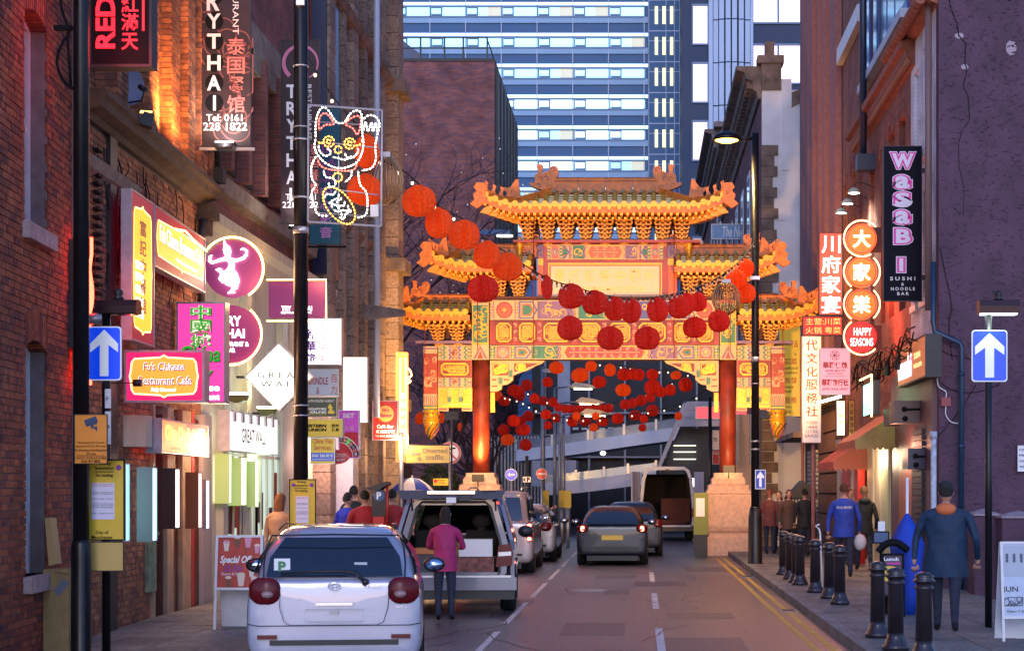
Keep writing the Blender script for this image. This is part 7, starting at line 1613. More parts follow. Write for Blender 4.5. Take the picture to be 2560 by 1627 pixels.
for a, b, m in ((2108, 2118, m_cream), (2122, 2142, m_red), (2143, 2149, m_white), (2152, 2162, m_red), (2186, 2200, m_cream), (2206, 2219, m_cream), (2228, 2240, mat('pale_green_paint', (.45, .5, .3), .6))):
    x0, x1 = RL(a), RL(b); MB().box(x0, x1, -.16, 0, 0, 3.1).box(x0-.03, x1+.03, -.2, .0, 0, .3).box(x0-.03, x1+.03, -.2, .0, 2.9, 3.1).build('column', m, sh)
for i in range(26): MB().box(RL(2300), RL(2326), -.16, -.09, .1+i*.11, .19+i*.11).build('shutter_slat', m_dark, sh)
MB().box(RL(2262), RL(2296), -.12, -.1, 0, 2.3).build('door', mat('orange_brown_door', (.35, .1, .03), .4), sh)
for (x0, y0, x1, y1, Y, lab, m) in ((2236, 1001, 2311, 1057, 32.8, 'dark brown vent box under the brown fascia', mat('brown_box', (.14, .08, .07), .45, var=.2)), (2222, 1020, 2250, 1063, 34, 'small dark box behind the vent box', m_dark), (2270, 1120, 2326, 1172, 32.2, 'dark blue shutter box over the roller shutter', mat('blue_black_box', (.03, .035, .07), .4))):
    q = front((x0+x1)/2, Y); t = thing('wall_mounted_box', lab, 'box', W((x0+x1)/2, y1, Y)); w = (x1-x0)/S(Y)/2; h = (y1-y0)/S(Y)
    MB().box(-w, w, 0, .7, 0, h).build('casing', m, t)
    if w > .2: MB().tube([(-w*.3, -.03, h*.6), (w*.9, -.03, h*.62)], .02, 6).ell((-w*.35, -.03, h*.62), (.05, .03, .05)).ell((-w*.3, -.03, h*.2), (.05, .03, .05)).build('latch_bar', m_ink, t)
def awning(Y0, Y1, z1, z0, xo, lab, mt, mu):
    t = thing('awning', lab, 'awning', (5.2, Y0, z0), R(-90)); L = Y1-Y0     # local x = towards camera
    zz = z1-z0; d = 5.2-xo
    MB().add([(0, 0, zz), (-L, 0, zz), (-L, -d, .12), (0, -d, .12), (0, 0, zz-.03), (-L, 0, zz-.03), (-L, -d, .09), (0, -d, .09)], [(0, 1, 2, 3), (7, 6, 5, 4)]).build('canopy_cloth', mt, t)
    MB().add([(0, 0, zz), (0, -d, .12), (0, -d, .0), (0, 0, .05), (-.02, 0, zz), (-.02, -d, .12), (-.02, -d, 0), (-.02, 0, .05)], [(0, 3, 2, 1), (4, 5, 6, 7)]).build('side_cloth', mu, t)
    v = MB(); n = int(L/.12)
    for i in range(n):
        for k in range(4): a0 = i+k/4; a1 = i+(k+1)/4; q = lambda u: -.0-.09*math.sin(math.pi*(u % 1 or (1 if u > i else 0))); v.add([(-a0*.12, -d, .12), (-a1*.12, -d, .12), (-a1*.12, -d, q(a1)), (-a0*.12, -d, q(a0))], [(0, 1, 2, 3)])
    v.build('scalloped_valance', mt, t)
    sc_ = MB(); m = 8
    for i in range(m):
        for k in range(4): u0 = (i+k/4)/m; u1 = (i+(k+1)/4)/m; sc_.add([(.01, -d*u0, .05-.05*u0), (.01, -d*u1, .05-.05*u1), (.01, -d*u1, -.03-.06*math.sin(math.pi*(k+1)/4)), (.01, -d*u0, -.03-.06*math.sin(math.pi*k/4))], [(0, 1, 2, 3)])
    sc_.build('side_scallop', mu, t); return t
m_aw = mat('orange_canvas', (.5, .14, .07), .75, var=.2); m_awu = mat('olive_canvas', (.3, .26, .1), .8, var=.15)
awning(36.0, 39.5, 3.42, 2.72, 4.3, 'near awning with olive end panel and scalloped edge over the shop columns', m_aw, m_awu); awning(40.0, 43.6, 3.1, 2.35, 4.3, 'far orange awning with wavy red edge', mat('red_canvas', (.5, .08, .05), .75), mat('salmon_canvas', (.45, .14, .09), .8))
s, f = board(g0, 2158, 962, 2184, 1035, .12, 'small glowing green and blue screen framed in orange neon over the awning', glow('lit_mint', (.35, 1, .6), 1.6), m_dark, rim=.02, out=.7)
MB().box(-f.w/2+.04, 0, -.004, -.001, f.h*.45, f.h-.04).build('blue_patch', glow('lit_skyblue', (.4, .7, 1), 2), s); w, h = f.w/2+.08, f.h+.1
MB().tube([(-w, -.05, h), (w, -.05, h+.0), (w, -.05, -.05)], .018, 6).build('neon_tube', neon_o, s)
fr = front(2103, 40.5); s, f = board(fr, 2092, 1002, 2112, 1088, .1, 'small overexposed cream light panel under a fluorescent bar', glow('lit_cream', (1, .8, .4), 2), m_white, rim=.01)
for i in range(4): tpx(s, f, '外賣點心'[i], 2097, 1016+i*16, 2107, 1028+i*16, mat('brown_ink', (.3, .1, .02), .5))
MB().tube([(-.55, -.1, f.h-.05), (0, -.1, f.h+.1)], .03, 8).build('fluorescent_bar', glow('tube_white', (1, .85, .6), 8), s)
fr = front(2128, 39.8); s, f = board(fr, 2121, 1000, 2137, 1090, .06, 'narrow gold plaque with black characters beside the cream light panel', mat('gold_plaque', (.5, .3, .06), .4, .3), m_ink, rim=.01)
for i in range(5): tpx(s, f, '大家樂酒樓'[i], 2124, 1008+i*16, 2134, 1020+i*16, m_ink)
for i, (px, py, Y) in enumerate(((2135, 480, 40.0), (2119, 507, 41.2), (2103, 530, 42.4))):
    t = thing('wall_spotlight', 'small white spotlight on a curved arm over the round neon signs, %s of three' % ('highest', 'middle', 'lowest')[i], 'spotlight', W(px, py, Y), 0, 'wall spotlights'); MB().lathe([(.02, .1), (.08, .07), (.16, -.02), (.15, -.03)][::-1], n=14).build('shade', mat('green_white_enamel', (.4, .5, .42), .4), t); MB().lathe([(.01, -.04), (.12, -.03)], n=12).build('lens', glow('cool_lens', (.9, 1, .9), 14), t); MB().tube(smooth([(0, 0, .1), (.1, 0, .22), (.45, 0, .1)], 4), .012, 5).build('arm', m_dark, t)
lamp('SPOT', 'wall_lamp', W(2140, 500, 40.5), 90, (.95, 1, .9), .2, (5.2, 40.5, 6.5), 130)
lamp('POINT', 'shop_light', (4.75, 37.6, 2.5), 22, (1, .8, .5), .2); lamp('POINT', 'shop_light', (4.7, 34, 2.6), 10, (1, .4, .25), .2); lamp('POINT', 'shop_light', (4.95, 40.8, 2.3), 12, (1, .4, .2), .2)
cb = MB(); rr = random.Random(31); cbt = thing('cable_bundle', 'tangled dark cables along the facade above the right fascia', 'cables', (5.0, 36, 4.6), 0)
for k in range(9):
    pts = [(rr.uniform(-.25, .05), -4+j*1.1+rr.uniform(-.2, .2), rr.uniform(-.35, .25)-.03*j) for j in range(9)]; cb.tube(smooth(pts, 4), .014, 5)
cb.build('cable', m_ink, cbt)
for i in range(3): MB().cyl((-.1, -2+i*1.6, -.2), (-.12, -2+i*1.6, -.5), .05, .08, 10).build('spot_lamp', m_dark, cbt)
# lit signs glimpsed through the arch right bay
fr = front(1760, 66); s, f = board(fr, 1738, 1015, 1884, 1048, .3, 'lit red and white shop sign glimpsed beyond the right pillar', glow('lit_far_red', (1, .08, .1), 1.2), m_white, rim=.04)
tpx(s, f, '0161 236 0788', 1832, 1036, 1880, 1044, lit_wl)
t = thing('lit_window', 'warm yellow arched lit window beyond the right pillar', 'window', W(1850, 1190, 64)); k = 1/S(64); MB().prism([(-17*k, 0), (17*k, 0), (17*k, 90*k), (10*k, 112*k), (0, 120*k), (-10*k, 112*k), (-17*k, 90*k)], 0, .2).build('glass', glow('warm_window', (1, .6, .2), 2), t)
for i in range(5): MB().box(-17*k, 17*k, -.04, 0, (15+i*20)*k, (17+i*20)*k).build('glazing_bar', m_dark, t)
MB().box(-1*k, 1*k, -.05, 0, 0, 118*k).build('glazing_bar', m_dark, t)
fr = front(1790, 58); s, f = board(fr, 1781, 1075, 1798, 1124, .1, 'white to let board left of the right pillar', m_wh, m_white, rim=.01); tpx(s, f, 'TO', 1783, 1094, 1793, 1103, m_ink, bold=.03)
s, f = board(front(1790, 57.9), 1781, 1126, 1798, 1160, .1, 'small red telephone board left of the right pillar', m_red, m_white, rim=.01); tpx(s, f, '0161', 1783, 1129, 1796, 1136, m_wh)
t = thing('black_lamp_post', 'thin black post in front of the stair enclosure, left of the right pillar', 'lamp post', ((1775-CX)/F*54, 54, 0)); MB().cyl((0, 0, 0), (0, 0, 4.6), .07, .055).build('pole', m_black, t)
# ================= vehicles =================
m_rub = mat('tyre_rubber', (.012, .012, .012), .8); m_rim = mat('alloy_rim', (.4, .4, .42), .3, .8)
m_cg = mat('car_glass', (.012, .018, .03), .05, 0, spec=1.0, coat=.6); m_lampr = mat('tail_lamp_red', (.12, .006, .01), .25, spec=.3); m_lit = glow('lit_tail_lamp', (1, .1, .06), 14); m_litw = glow('lit_reverse_lamp', (1, .7, .45), 14)
m_chr = mat('chrome', (.7, .7, .72), .12, 1); m_blk = mat('black_trim', (.015, .015, .017), .45)
def carpaint(nm, c): return mat(nm, c, .28, .25, coat=1.0)
def wheel(root, x, y, r, w=.2):
    t = MB().lathe([(r*.62, -w/2), (r*.93, -w/2), (r, -w*.3), (r, w*.3), (r*.93, w/2), (r*.62, w/2)], n=28).xf(Matrix.Translation((x, y, r)) @ Matrix.Rotation(R(90), 4, 'Y')).build('wheel', m_rub, root)
    mb = MB().cyl((x-w*.42, y, r), (x+w*.42, y, r), r*.6, n=20); mb.build('rim', m_rim, t)
    return t
def subsurf(o, lv=2):
    m = o.modifiers.new('s', 'SUBSURF'); m.levels = lv; m.render_levels = lv; return o
def car(name, label, cat, X, Y, L, Wd, Hh, paint, belt=.98, rw=.62, rz0=0, roof0=.5, roof1=.5, rear_rake=.3, lampz=(.8, 1.0), lampx=(.48, .77), plate=True, wr=.3, lit=False, group='parked cars on the left', gw=.9, vert=False, winz=None, bonnet=True, wheels=True):
    t = thing(name, label, cat, (X, Y, 0), rz0, group); w = Wd/2
    hs = [(0, .22), (.8, .2), (.94, .26), (1.0, .42), (1.0, .7), (.985, belt-.12), (.93, belt-.01), (.8, belt+.01), (0, belt+.015)]
    st = [(0, .93, .32, 1), (.04, .975, .24, 1), (.16, 1, .2, 1), (.5, 1, .2, 1), (L*.5, 1, .2, 1), (L*.7, 1, .2, 1), (L*.72, 1, .2, .99), (L*.86, .985, .2, .86), (L*.96, .93, .24, .76), (L, .82, .32, .66)]
    if not bonnet: st = st[:-3]+[(L*.93, .98, .2, 1), (L, .9, .3, .95)]
    mb = MB(); vs = []; n = len(hs)
    for y, ws, zb, zs in st:
        row = [(w*a*ws, y, max(zb, z*zs) if i else zb) for i, (a, z) in enumerate(hs)]
        vs += row+[(-a, y, z) for a, y, z in row[-2:0:-1]]
    m = 2*n-2
    fs = [(k*m+i, (k+1)*m+i, (k+1)*m+(i+1) % m, k*m+(i+1) % m) for k in range(len(st)-1) for i in range(m)]
    fs += [tuple(range(m)), tuple((len(st)-1)*m+m-1-i for i in range(m))]
    mb.add(vs, fs, 0, True); subsurf(mb.build('body', paint, t))
    # greenhouse
    rt = Hh; y0 = .06; y0t = rear_rake+.06; y1t = L*.55 if bonnet else L*.8; y1 = L*.72 if bonnet else L*.93
    gs = [(belt-.03, gw, y0, y1), (belt+.06, gw-.02, y0+.02, y1-.08), ((belt+rt)/2, gw-.12+.04, (y0+y0t)/2, (y1+y1t)/2-.05), (rt-.1, rw+.05, y0t, y1t), (rt-.02, rw-.03, y0t+.1, y1t-.12), (rt, rw*.55, y0t+.3, y1t-.3)]
    mb = MB(); vs = []
    for z, f, a, b in gs:
        q = w*f; c = .1
        vs += [(-q+c, a, z), (q-c, a, z), (q, a+c, z), (q, b-c, z), (q-c, b, z), (-q+c, b, z), (-q, b-c, z), (-q, a+c, z)]
    fs = [(k*8+i, k*8+(i+1) % 8, (k+1)*8+(i+1) % 8, (k+1)*8+i) for k in range(len(gs)-1) for i in range(8)]+[tuple((len(gs)-1)*8+i for i in range(8))]
    mb.add(vs, fs, 0, True); cab = subsurf(mb.build('cabin', paint, t), 1)
    def gp(side, u, z):      # point on the greenhouse skin
        for k in range(len(gs)-1):
            z0, f0, a0, b0 = gs[k]; z1, f1_, a1, b1 = gs[k+1]
            if z0 <= z <= z1 or k == len(gs)-2:
                q = (z-z0)/(z1-z0); q = min(1, max(0, q)); f = f0+(f1_-f0)*q; a = a0+(a1-a0)*q; b = b0+(b1-b0)*q; break
        if side == 'rear': return (w*f*u, a-.012-.02*(1-u*u), z)
        return ((1 if side == 'r' else -1)*(w*f+.008), a+(b-a)*u, z)
    z0, z1 = winz or (belt+.05, rt-.15)
    zm = (z0+z1)/2; um = .8
    def patch(nm, side, U, Z, m_):
        vs = [gp(side, u0+(u1-u0)*i/8, z) for (z, (u0, u1)) in zip(Z, U) for i in range(9)]; fs = []
        for k in range(len(Z)-1): fs += [(k*9+i, k*9+i+1, (k+1)*9+i+1, (k+1)*9+i) if side != 'l' else (k*9+i, (k+1)*9+i, (k+1)*9+i+1, k*9+i+1) for i in range(8)]
        return MB().add(vs, fs, 0, True).build(nm, m_, t)
    rwn = patch('rear_window', 'rear', [(-.82, .82), (-.83, .83), (-.8, .8)], [z0, zm, z1], m_cg)
    for sd_ in 'lr':
        patch('side_window', sd_, [(.12, .42), (.16, .44), (.2, .46)], [z0, zm, z1], m_cg); patch('side_window', sd_, [(.45, .86), (.47, .82), (.49, .78)], [z0, zm, z1], m_cg)
        q = 1 if sd_ == 'r' else -1; mr = MB().ell((q*(w+.1), L*.62, belt+.06), (.12, .08, .08)); mo = mr.build('wing_mirror', paint if lit else m_blk, t); MB().ell((q*(w+.1), L*.62-.04, belt+.06), (.095, .05, .06)).build('mirror_glass', mat('mirror_sky', (.6, .7, .85), .03, 1), mo)
    za, zb = lampz
    for q in (1, -1):
        xa_, xb_ = lampx
        if vert: P = [(xa_, za), (xb_, za), (xb_-.02, zb), (xa_+.06, zb)]
        else: P = smooth([(xa_+.04, za), (xb_-.04, za+.01), (xb_, (za+zb)/2), (xb_-.05, zb-.01), (xa_+.1, zb), (xa_, (za+zb)/2), (xa_+.04, za)], 4)[:-1]
        cx_, cz_ = q*(xa_+xb_)/2, (za+zb)/2; lm = MB().ell((cx_, 0, cz_), ((xb_-xa_)/2, .05, (zb-za)/2+.015), 20, 12)
        for i_, v_ in enumerate(lm.v):      # squared-off lens
            dx_, dz_ = (v_[0]-cx_)/((xb_-xa_)/2), (v_[2]-cz_)/((zb-za)/2); k_ = 1+.1*min(1, abs(dx_*dz_)*2); lm.v[i_] = (cx_+(v_[0]-cx_)*k_, v_[1]+.09*abs(dx_)*(.5 if dx_*q > 0 else 0), cz_+(v_[2]-cz_)*k_)
        o = lm.build('tail_lamp', m_lampr, t); MB().ell((cx_-q*.03, -.05, cz_-.03), ((xb_-xa_)*.2, .035, (zb-za)*.16)).build('clear_lens', mat('lamp_clear', (.35, .2, .2), .15), o)
        if lit: MB().ell((q*(xa_+xb_)/2, -.04, zb-.06), (.05, .02, .04)).ell((q*(xa_+xb_)/2, -.04, za+.05), (.05, .02, .04)).build('lit_bulb', m_lit, o)
    MB().box(-w*.72, w*.72, -.012, .06, .4, .45).build('bumper_insert', m_blk, t)
    if plate: MB().box(-.26, .26, -.06, -.035, .62, .73).build('number_plate', mat('plate_yellow', (.7, .5, .05), .4), t)
    MB().box(-w*.7, w*.7, -.01, L, .12, .24).build('underbody', m_blk, t)
    if wheels:
        for q in (1, -1):
            for y in (L*.17+.0, L*.82): wheel(t, q*(w-.11), y, wr)
    return t, gp
# hatchback in front
m_sil = carpaint('pale_silver_paint', (.42, .42, .52)); 
yar, gp = car('parked_car', 'small silver hatchback with a green P plate parked nearest on the left', 'car', -2.87, 16.9, 3.64, 1.66, 1.515, m_sil, rz0=R(6.5), belt=1.0, rw=.66, rear_rake=.38, lampz=(.8, 1.02), lampx=(.5, .79), wr=.29, gw=.95, winz=(1.04, 1.4), plate=False)
fy = front(833, 16.86); 
def yp(px, py): a = fy.p(px, py); return a
MB().box(-.045, -.02, -.06, -.02, 0, 0)
a = yp(683, 1425); MB().box(a[0]+fy.O.x+2.87-.0, a[0]+fy.O.x+2.87+.15, .1, .105, 1.06, 1.21).build('p_plate', m_wh, yar)
xx = a[0]+fy.O.x+2.87
text(yar, 'P', xx+.075, 1.135, .07, .1, mat('plate_green', (.01, .2, .06), .4), y=.09, bold=.04)
MB().tube([(.28, -.02, 1.0), (.2, .0, 1.07), (.1, .03, 1.09), (-.15, .03, 1.09), (-.5, .05, 1.07)], lambda q: .022-.012*q, 6).ell((.29, -.03, .99), (.035, .03, .035)).build('wiper', m_blk, yar)
mb = MB()
for rx, rz_, cz in ((.055, .035, 0), (.02, .033, 0), (.04, .014, .012)): mb.tube([(-.0+rx*math.cos(6.283*k/20), -.05, .955+cz+rz_*math.sin(6.283*k/20)) for k in range(20)], .005, 5, closed=True)
mb.build('badge', m_chr, yar)
MB().tube([(-.8, .03, .6), (-.7, -.03, .585), (.7, -.03, .585), (.8, .03, .6)], .005, 4).build('bumper_seam', m_blk, yar)
for q in (1, -1): MB().box(q*.62-.09, q*.62+.09, -.03, 0, .46, .5).build('reflector', m_lampr, yar)
text(yar, 'YARIS', .36, .955, .14, .03, m_chr, y=-.045, bold=.03); text(yar, 'VVT-i', .62, .76, .1, .02, m_chr, y=-.06)
MB().tube([(-.52, -.045, 1.0), (-.5, -.055, .75), (-.46, -.06, .62), (-.4, -.062, .59), (.4, -.062, .59), (.46, -.06, .62), (.5, -.055, .75), (.52, -.045, 1.0)], .004, 4).build('tailgate_seam', m_blk, yar)
MB().rib([(-.27, .62), (.27, .62), (.27, .735), (-.27, .735)], .008, -.045, closed=True).box(-.04, .04, -.055, -.03, .7, .73).build('plate_recess', m_grey, yar)
MB().box(-.17, .17, -.052, -.035, .775, .8).build('tailgate_handle', m_chr, yar)
m_seal = m_blk
for q in (1, -1): MB().tube([(q*.655, .04, 1.03), (q*.66, .11, 1.15), (q*.645, .22, 1.3), (q*.6, .3, 1.42), (0, .27, 1.43)], .009, 5).build('window_seal', m_seal, yar)
MB().box(-.62, .62, .045, .05, .995, 1.0).build('lower_seal', m_seal, yar)

MB().box(-.1, .14, .13, .14, 1.06, 1.08).box(.18, .3, .13, .135, 1.07, 1.17).build('parcel', mat('paper_tag', (.5, .55, .6), .6), yar)
for q in (1, -1): MB().tube([(q*.55, .45, 1.47), (q*.55, 1.2, 1.52), (q*.5, 1.8, 1.5)], .008, 5).build('roof_seam', m_blk, yar)
# big silver off roader with its tailgate up
m_s2 = carpaint('silver_blue_paint', (.16, .17, .22)); SX, SY = -2.77, 26.8
suv = thing('parked_car', 'silver off roader with raised tailgate and loaded boot, second on the left', 'car', (SX, SY, 0), R(3.5), 'parked cars on the left')
for q in (1, -1):
    P = [(0.02, .45), (.0, .95), (.1, 1.1), (.28, 1.62), (.5, 1.74), (2.6, 1.74), (3.3, 1.15), (4.4, 1.02), (4.6, .8), (4.6, .4), (.1, .35)]
    mb = MB().prismx([(y, z) for y, z in P], q*.84, q*.9) if q > 0 else MB().prismx([(y, z) for y, z in P], -.9, -.84)
    for i, v in enumerate(mb.v):
        if v[2] > 1.05: mb.v[i] = (v[0]-q*(v[2]-1.05)*.28, v[1], v[2])
    o = mb.build('side_panel', m_s2, suv)
    for (u0, u1) in ((.35, 1.25), (1.32, 2.1), (2.17, 2.75)):
        zl, zt = 1.14, 1.62
        xo = lambda z: q*(.905-(z-1.05)*.28); MB().add([(xo(zl), u0, zl), (xo(zl), u1, zl), (xo(zt), u1-(.05 if u1 < 2.5 else .3), zt), (xo(zt), u0+(.1 if u0 < .5 else 0), zt)], [(0, 1, 2, 3) if q > 0 else (3, 2, 1, 0)]).build('side_window', m_cg, suv)
    MB().box(min(q*.9, q*.93), max(q*.9, q*.93), .9, 3.6, .55, .66).build('side_moulding', m_s2, suv)
    MB().ell((q*1.06, 2.9, 1.16), (.13, .08, .1)).build('wing_mirror', m_blk, suv)
    P = [(.62, .7), (.86, .72), (.88, .9), (.84, 1.05), (.66, 1.02)]; lt = MB().prism([(q*a, b) for a, b in P], -.03, .06).build('tail_lamp', m_lampr, suv); MB().prism([(q*.66, .86), (q*.85, .87), (q*.85, .93), (q*.66, .92)], -.036, -.03).build('clear_lens', m_alu, lt)
    for y in (.85, 3.7): wheel(suv, q*.8, y, .36, .24)
    MB().tube([(q*.62, .4, 1.78), (q*.62, .8, 1.83), (q*.62, 2.5, 1.83), (q*.6, 2.8, 1.79)], .02, 6).build('roof_rail', m_alu, suv)
MB().prismx([(.4, 1.72), (2.7, 1.72), (2.7, 1.77), (1.5, 1.8), (.5, 1.78)], -.7, .7).build('roof', m_s2, suv)
rib_ = [(-.68, .56), (-.72, .62), (-.74, 1.05), (-.58, 1.6), (-.5, 1.68), (.5, 1.68), (.58, 1.6), (.74, 1.05), (.72, .62), (.68, .56)]
MB().rib(rib_, .12, -.0, closed=True, th=.12).build('boot_frame', m_s2, suv); MB().rib([(a*.94, b*.985+.01) for a, b in rib_], .04, -.012, closed=True, th=.05).build('boot_seal', m_blk, suv)
m_in = mat('boot_lining', (.02, .018, .022), .8)
MB().box(-.72, .72, .05, 4.2, .5, .56).build('boot_floor', m_in, suv); MB().box(-.83, -.76, .1, 2.6, .55, 1.1).box(.76, .83, .1, 2.6, .55, 1.1).build('lining', m_in, suv); MB().box(-.75, .75, 4.0, 4.1, .3, 1.02).build('bulkhead', m_in, suv)
MB().add([(-.75, 3.25, 1.12), (.75, 3.25, 1.12), (.55, 2.65, 1.68), (-.55, 2.65, 1.68)], [(0, 1, 2, 3)]).build('windscreen', mat('windscreen_glass', (.02, .03, .05), .1), suv)
MB().prismx([(3.2, .4), (3.2, 1.1), (4.4, .98), (4.6, .75), (4.6, .4)], -.84, .84).build('bonnet', m_s2, suv)
MB().box(-.93, .93, -.12, .1, .36, .55).build('bumper', m_s2, suv); MB().box(-.85, .85, -.14, -.1, .55, .58).build('bumper_step', m_alu, suv); MB().box(-.9, .9, -.06, .3, .22, .36).build('lower_bumper', m_blk, suv)
for x in (-.38, .38):
    for y in (1.0, 2.0):
        st = MB().box(x-.24, x+.24, y, y+.16, .6, 1.22).build('seat', mat('seat_cloth', (.03, .025, .02), .8), suv); MB().ell((x, y+.08, 1.36), (.15, .07, .11), 10, 8).box(x-.05, x+.05, y+.05, y+.1, 1.2, 1.3).build('headrest', mat('headrest_tan', (.06, .04, .03), .7), st)
tg = MB().add([(-.62, .35, 1.74), (.62, .35, 1.74), (.78, -.95, 1.84), (-.78, -.95, 1.84), (-.6, .33, 1.68), (.6, .33, 1.68), (.72, -.9, 1.72), (-.72, -.9, 1.72)], [(0, 1, 2, 3), (7, 6, 5, 4), (3, 2, 6, 7), (0, 3, 7, 4), (1, 5, 6, 2), (0, 4, 5, 1)]).build('tailgate', m_s2, suv)
MB().box(-.34, .34, -.99, -.94, 1.79, 1.83).build('tailgate_grip', m_chr, tg); MB().box(-.07, .07, -.97, -.93, 1.66, 1.74).build('latch', m_wh, tg); MB().box(.12, .28, -.95, -.92, 1.69, 1.74).build('grab_recess', m_blk, tg); text(tg, 'walker', .55, 1.83, .2, .04, m_ink, y=-.97)
for x in (-.62, .62): MB().cyl((x, -.25, 1.74), (x, .12, 1.45), .012, n=6).build('gas_strut', m_blk, suv)
# load in the boot
def crate(x, y, z, w, d, h, m, lab, extra=None):
    t = thing('box', lab, 'box', (SX+x, SY+y, z), random.uniform(-.1, .1), 'load in the open boot'); MB().box(-w/2, w/2, -d/2, d/2, 0, h).build('carton', m, t); MB().box(-w/2-.002, w/2+.002, -.03, .03, h-.08, h+.002).build('tape', mat('parcel_tape', (.3, .2, .1), .4), t); return t
m_card = mat('cardboard', (.36, .22, .11), .8, var=.15)
crate(-.42, .35, .56, .42, .4, .32, mat('dark_crate', (.04, .04, .05), .5), 'dark crate low on the left of the open boot'); crate(-.42, .35, .885, .36, .34, .09, mat('orange_box', (.55, .2, .06), .6), 'flat orange box on the dark crate in the boot')
crate(.3, .3, .85, .5, .4, .26, m_wh, 'white carton high on the right of the open boot'); crate(.25, .35, .56, .7, .5, .28, mat('patterned_carton', (.25, .1, .08), .7, var=.6, vs=14), 'patterned red carton under the white carton in the boot'); crate(-.1, .75, .56, .3, .3, .5, m_card, 'brown cardboard box behind the others in the boot')
# others ahead
m_s3 = carpaint('champagne_silver_paint', (.4, .36, .36)); m_s4 = mat('dark_saloon_paint', (.01, .012, .025), .3, 0, coat=.5)
c2_, g2 = car('parked_car', 'silver estate with lit tail lamps and roof rails, third on the left', 'car', -3.2, 39.2, 4.6, 1.76, 1.82, m_s3, belt=1.12, rw=.74, rear_rake=.25, lampz=(.72, 1.12), lampx=(.72, .86), lit=True, vert=True, wr=.34)
MB().box(-.12, .12, -.0, .05, 1.72, 1.76).build('brake_lamp', m_lit, c2_)
for q in (1, -1): MB().tube([(q*.58, .5, 1.83), (q*.58, .8, 1.88), (q*.58, 2.4, 1.88), (q*.56, 2.7, 1.83)], .02, 6).build('roof_rail', m_alu, c2_)
car('parked_car', 'silver car parked farthest on the left, mostly hidden by the estate', 'car', -3.0, 45.6, 4.2, 1.74, 1.48, m_s3, belt=.95, lit=False)
c4, _ = car('moving_car', 'dark saloon driving away along the middle of the street, nearer the camera', 'car', -.67, 43.6, 4.4, 1.76, 1.44, m_s4, belt=.95, rear_rake=.55, lampz=(.82, .98), lampx=(.58, .86), lit=True, group='dark cars driving towards the arch')
car('moving_car', 'dark car just ahead of the saloon and slightly to its right', 'car', -.25, 49.4, 4.3, 1.78, 1.5, m_s4, belt=.97, rear_rake=.4, lampz=(.82, 1.0), lampx=(.62, .87), lit=False, group='dark cars driving towards the arch')
# van with open rear doors
VX, VY = (1668-CX)/F*64, 64; van = thing('delivery_van', 'white high roofed van with both rear doors open, under the arch', 'van', (VX, VY, 0)); m_vw = mat('van_white', (.6, .6, .68), .35, coat=.6)
pr = [(-.9, .45), (-.95, .8), (-.93, 1.3), (-.84, 2.2), (-.74, 2.48), (-.6, 2.58), (.6, 2.58), (.74, 2.48), (.84, 2.2), (.93, 1.3), (.95, .8), (.9, .45)]
mb = MB(); n = len(pr)
for i in range(n-1):
    a, b = pr[i], pr[i+1]; mb.add([(a[0], 0, a[1]), (b[0], 0, b[1]), (b[0], 4.6, b[1]), (a[0], 4.6, a[1]), (a[0]*.96, 0, a[1]-.0), (b[0]*.96, 0, b[1]-.04), (b[0]*.96, 4.6, b[1]-.04), (a[0]*.96, 4.6, a[1])], [(0, 3, 2, 1), (4, 5, 6, 7)])
mb.build('body', m_vw, van); MB().rib(pr+[(.9, .5), (-.9, .5)], .12, -.01, closed=True, th=.1).build('door_frame', m_vw, van); MB().box(-.88, .88, .05, 4.5, .48, .56).build('load_floor', m_in, van); MB().box(-.9, .9, 4.4, 4.5, .5, 2.4).build('bulkhead', m_in, van)
MB().box(-.2, .85, 1.6, 2.6, .56, 1.5).build('dark_load', mat('reddish_load', (.12, .03, .03), .7, var=.4), van); MB().box(-.95, .95, -.12, .2, .35, .5).build('bumper', m_blk, van); MB().box(-.08, .08, -.03, 0, 2.5, 2.55).build('brake_lamp', m_lampr, van)
for q in (1, -1):
    MB().box(min(q*.95, q*1.0), max(q*.95, q*1.0), -.75, 0, .55, 2.45).xf(Matrix.Translation((q*.97, 0, 0)) @ Matrix.Rotation(R(q*22), 4, 'Z') @ Matrix.Translation((-q*.97, 0, 0))).build('rear_door', m_vw, van)
    lo = MB().box(min(q*.86, q*.95), max(q*.86, q*.95), -.04, .05, .85, 1.15).build('tail_lamp', m_lampr, van)
    MB().tube([(q*.96, -.1, 1.5), (q*1.05, -.15, 1.5), (q*1.05, -.15, 1.15), (q*.96, -.1, 1.15)], .015, 5).build('door_stay', m_blk, van)
    for y in (.9, 3.7): wheel(van, q*.82, y, .34, .22)
MB().prismx([(4.6, .45), (4.6, 2.4), (4.9, 2.0), (5.5, 1.2), (5.6, .5)], -.9, .9).build('cab', m_vw, van)
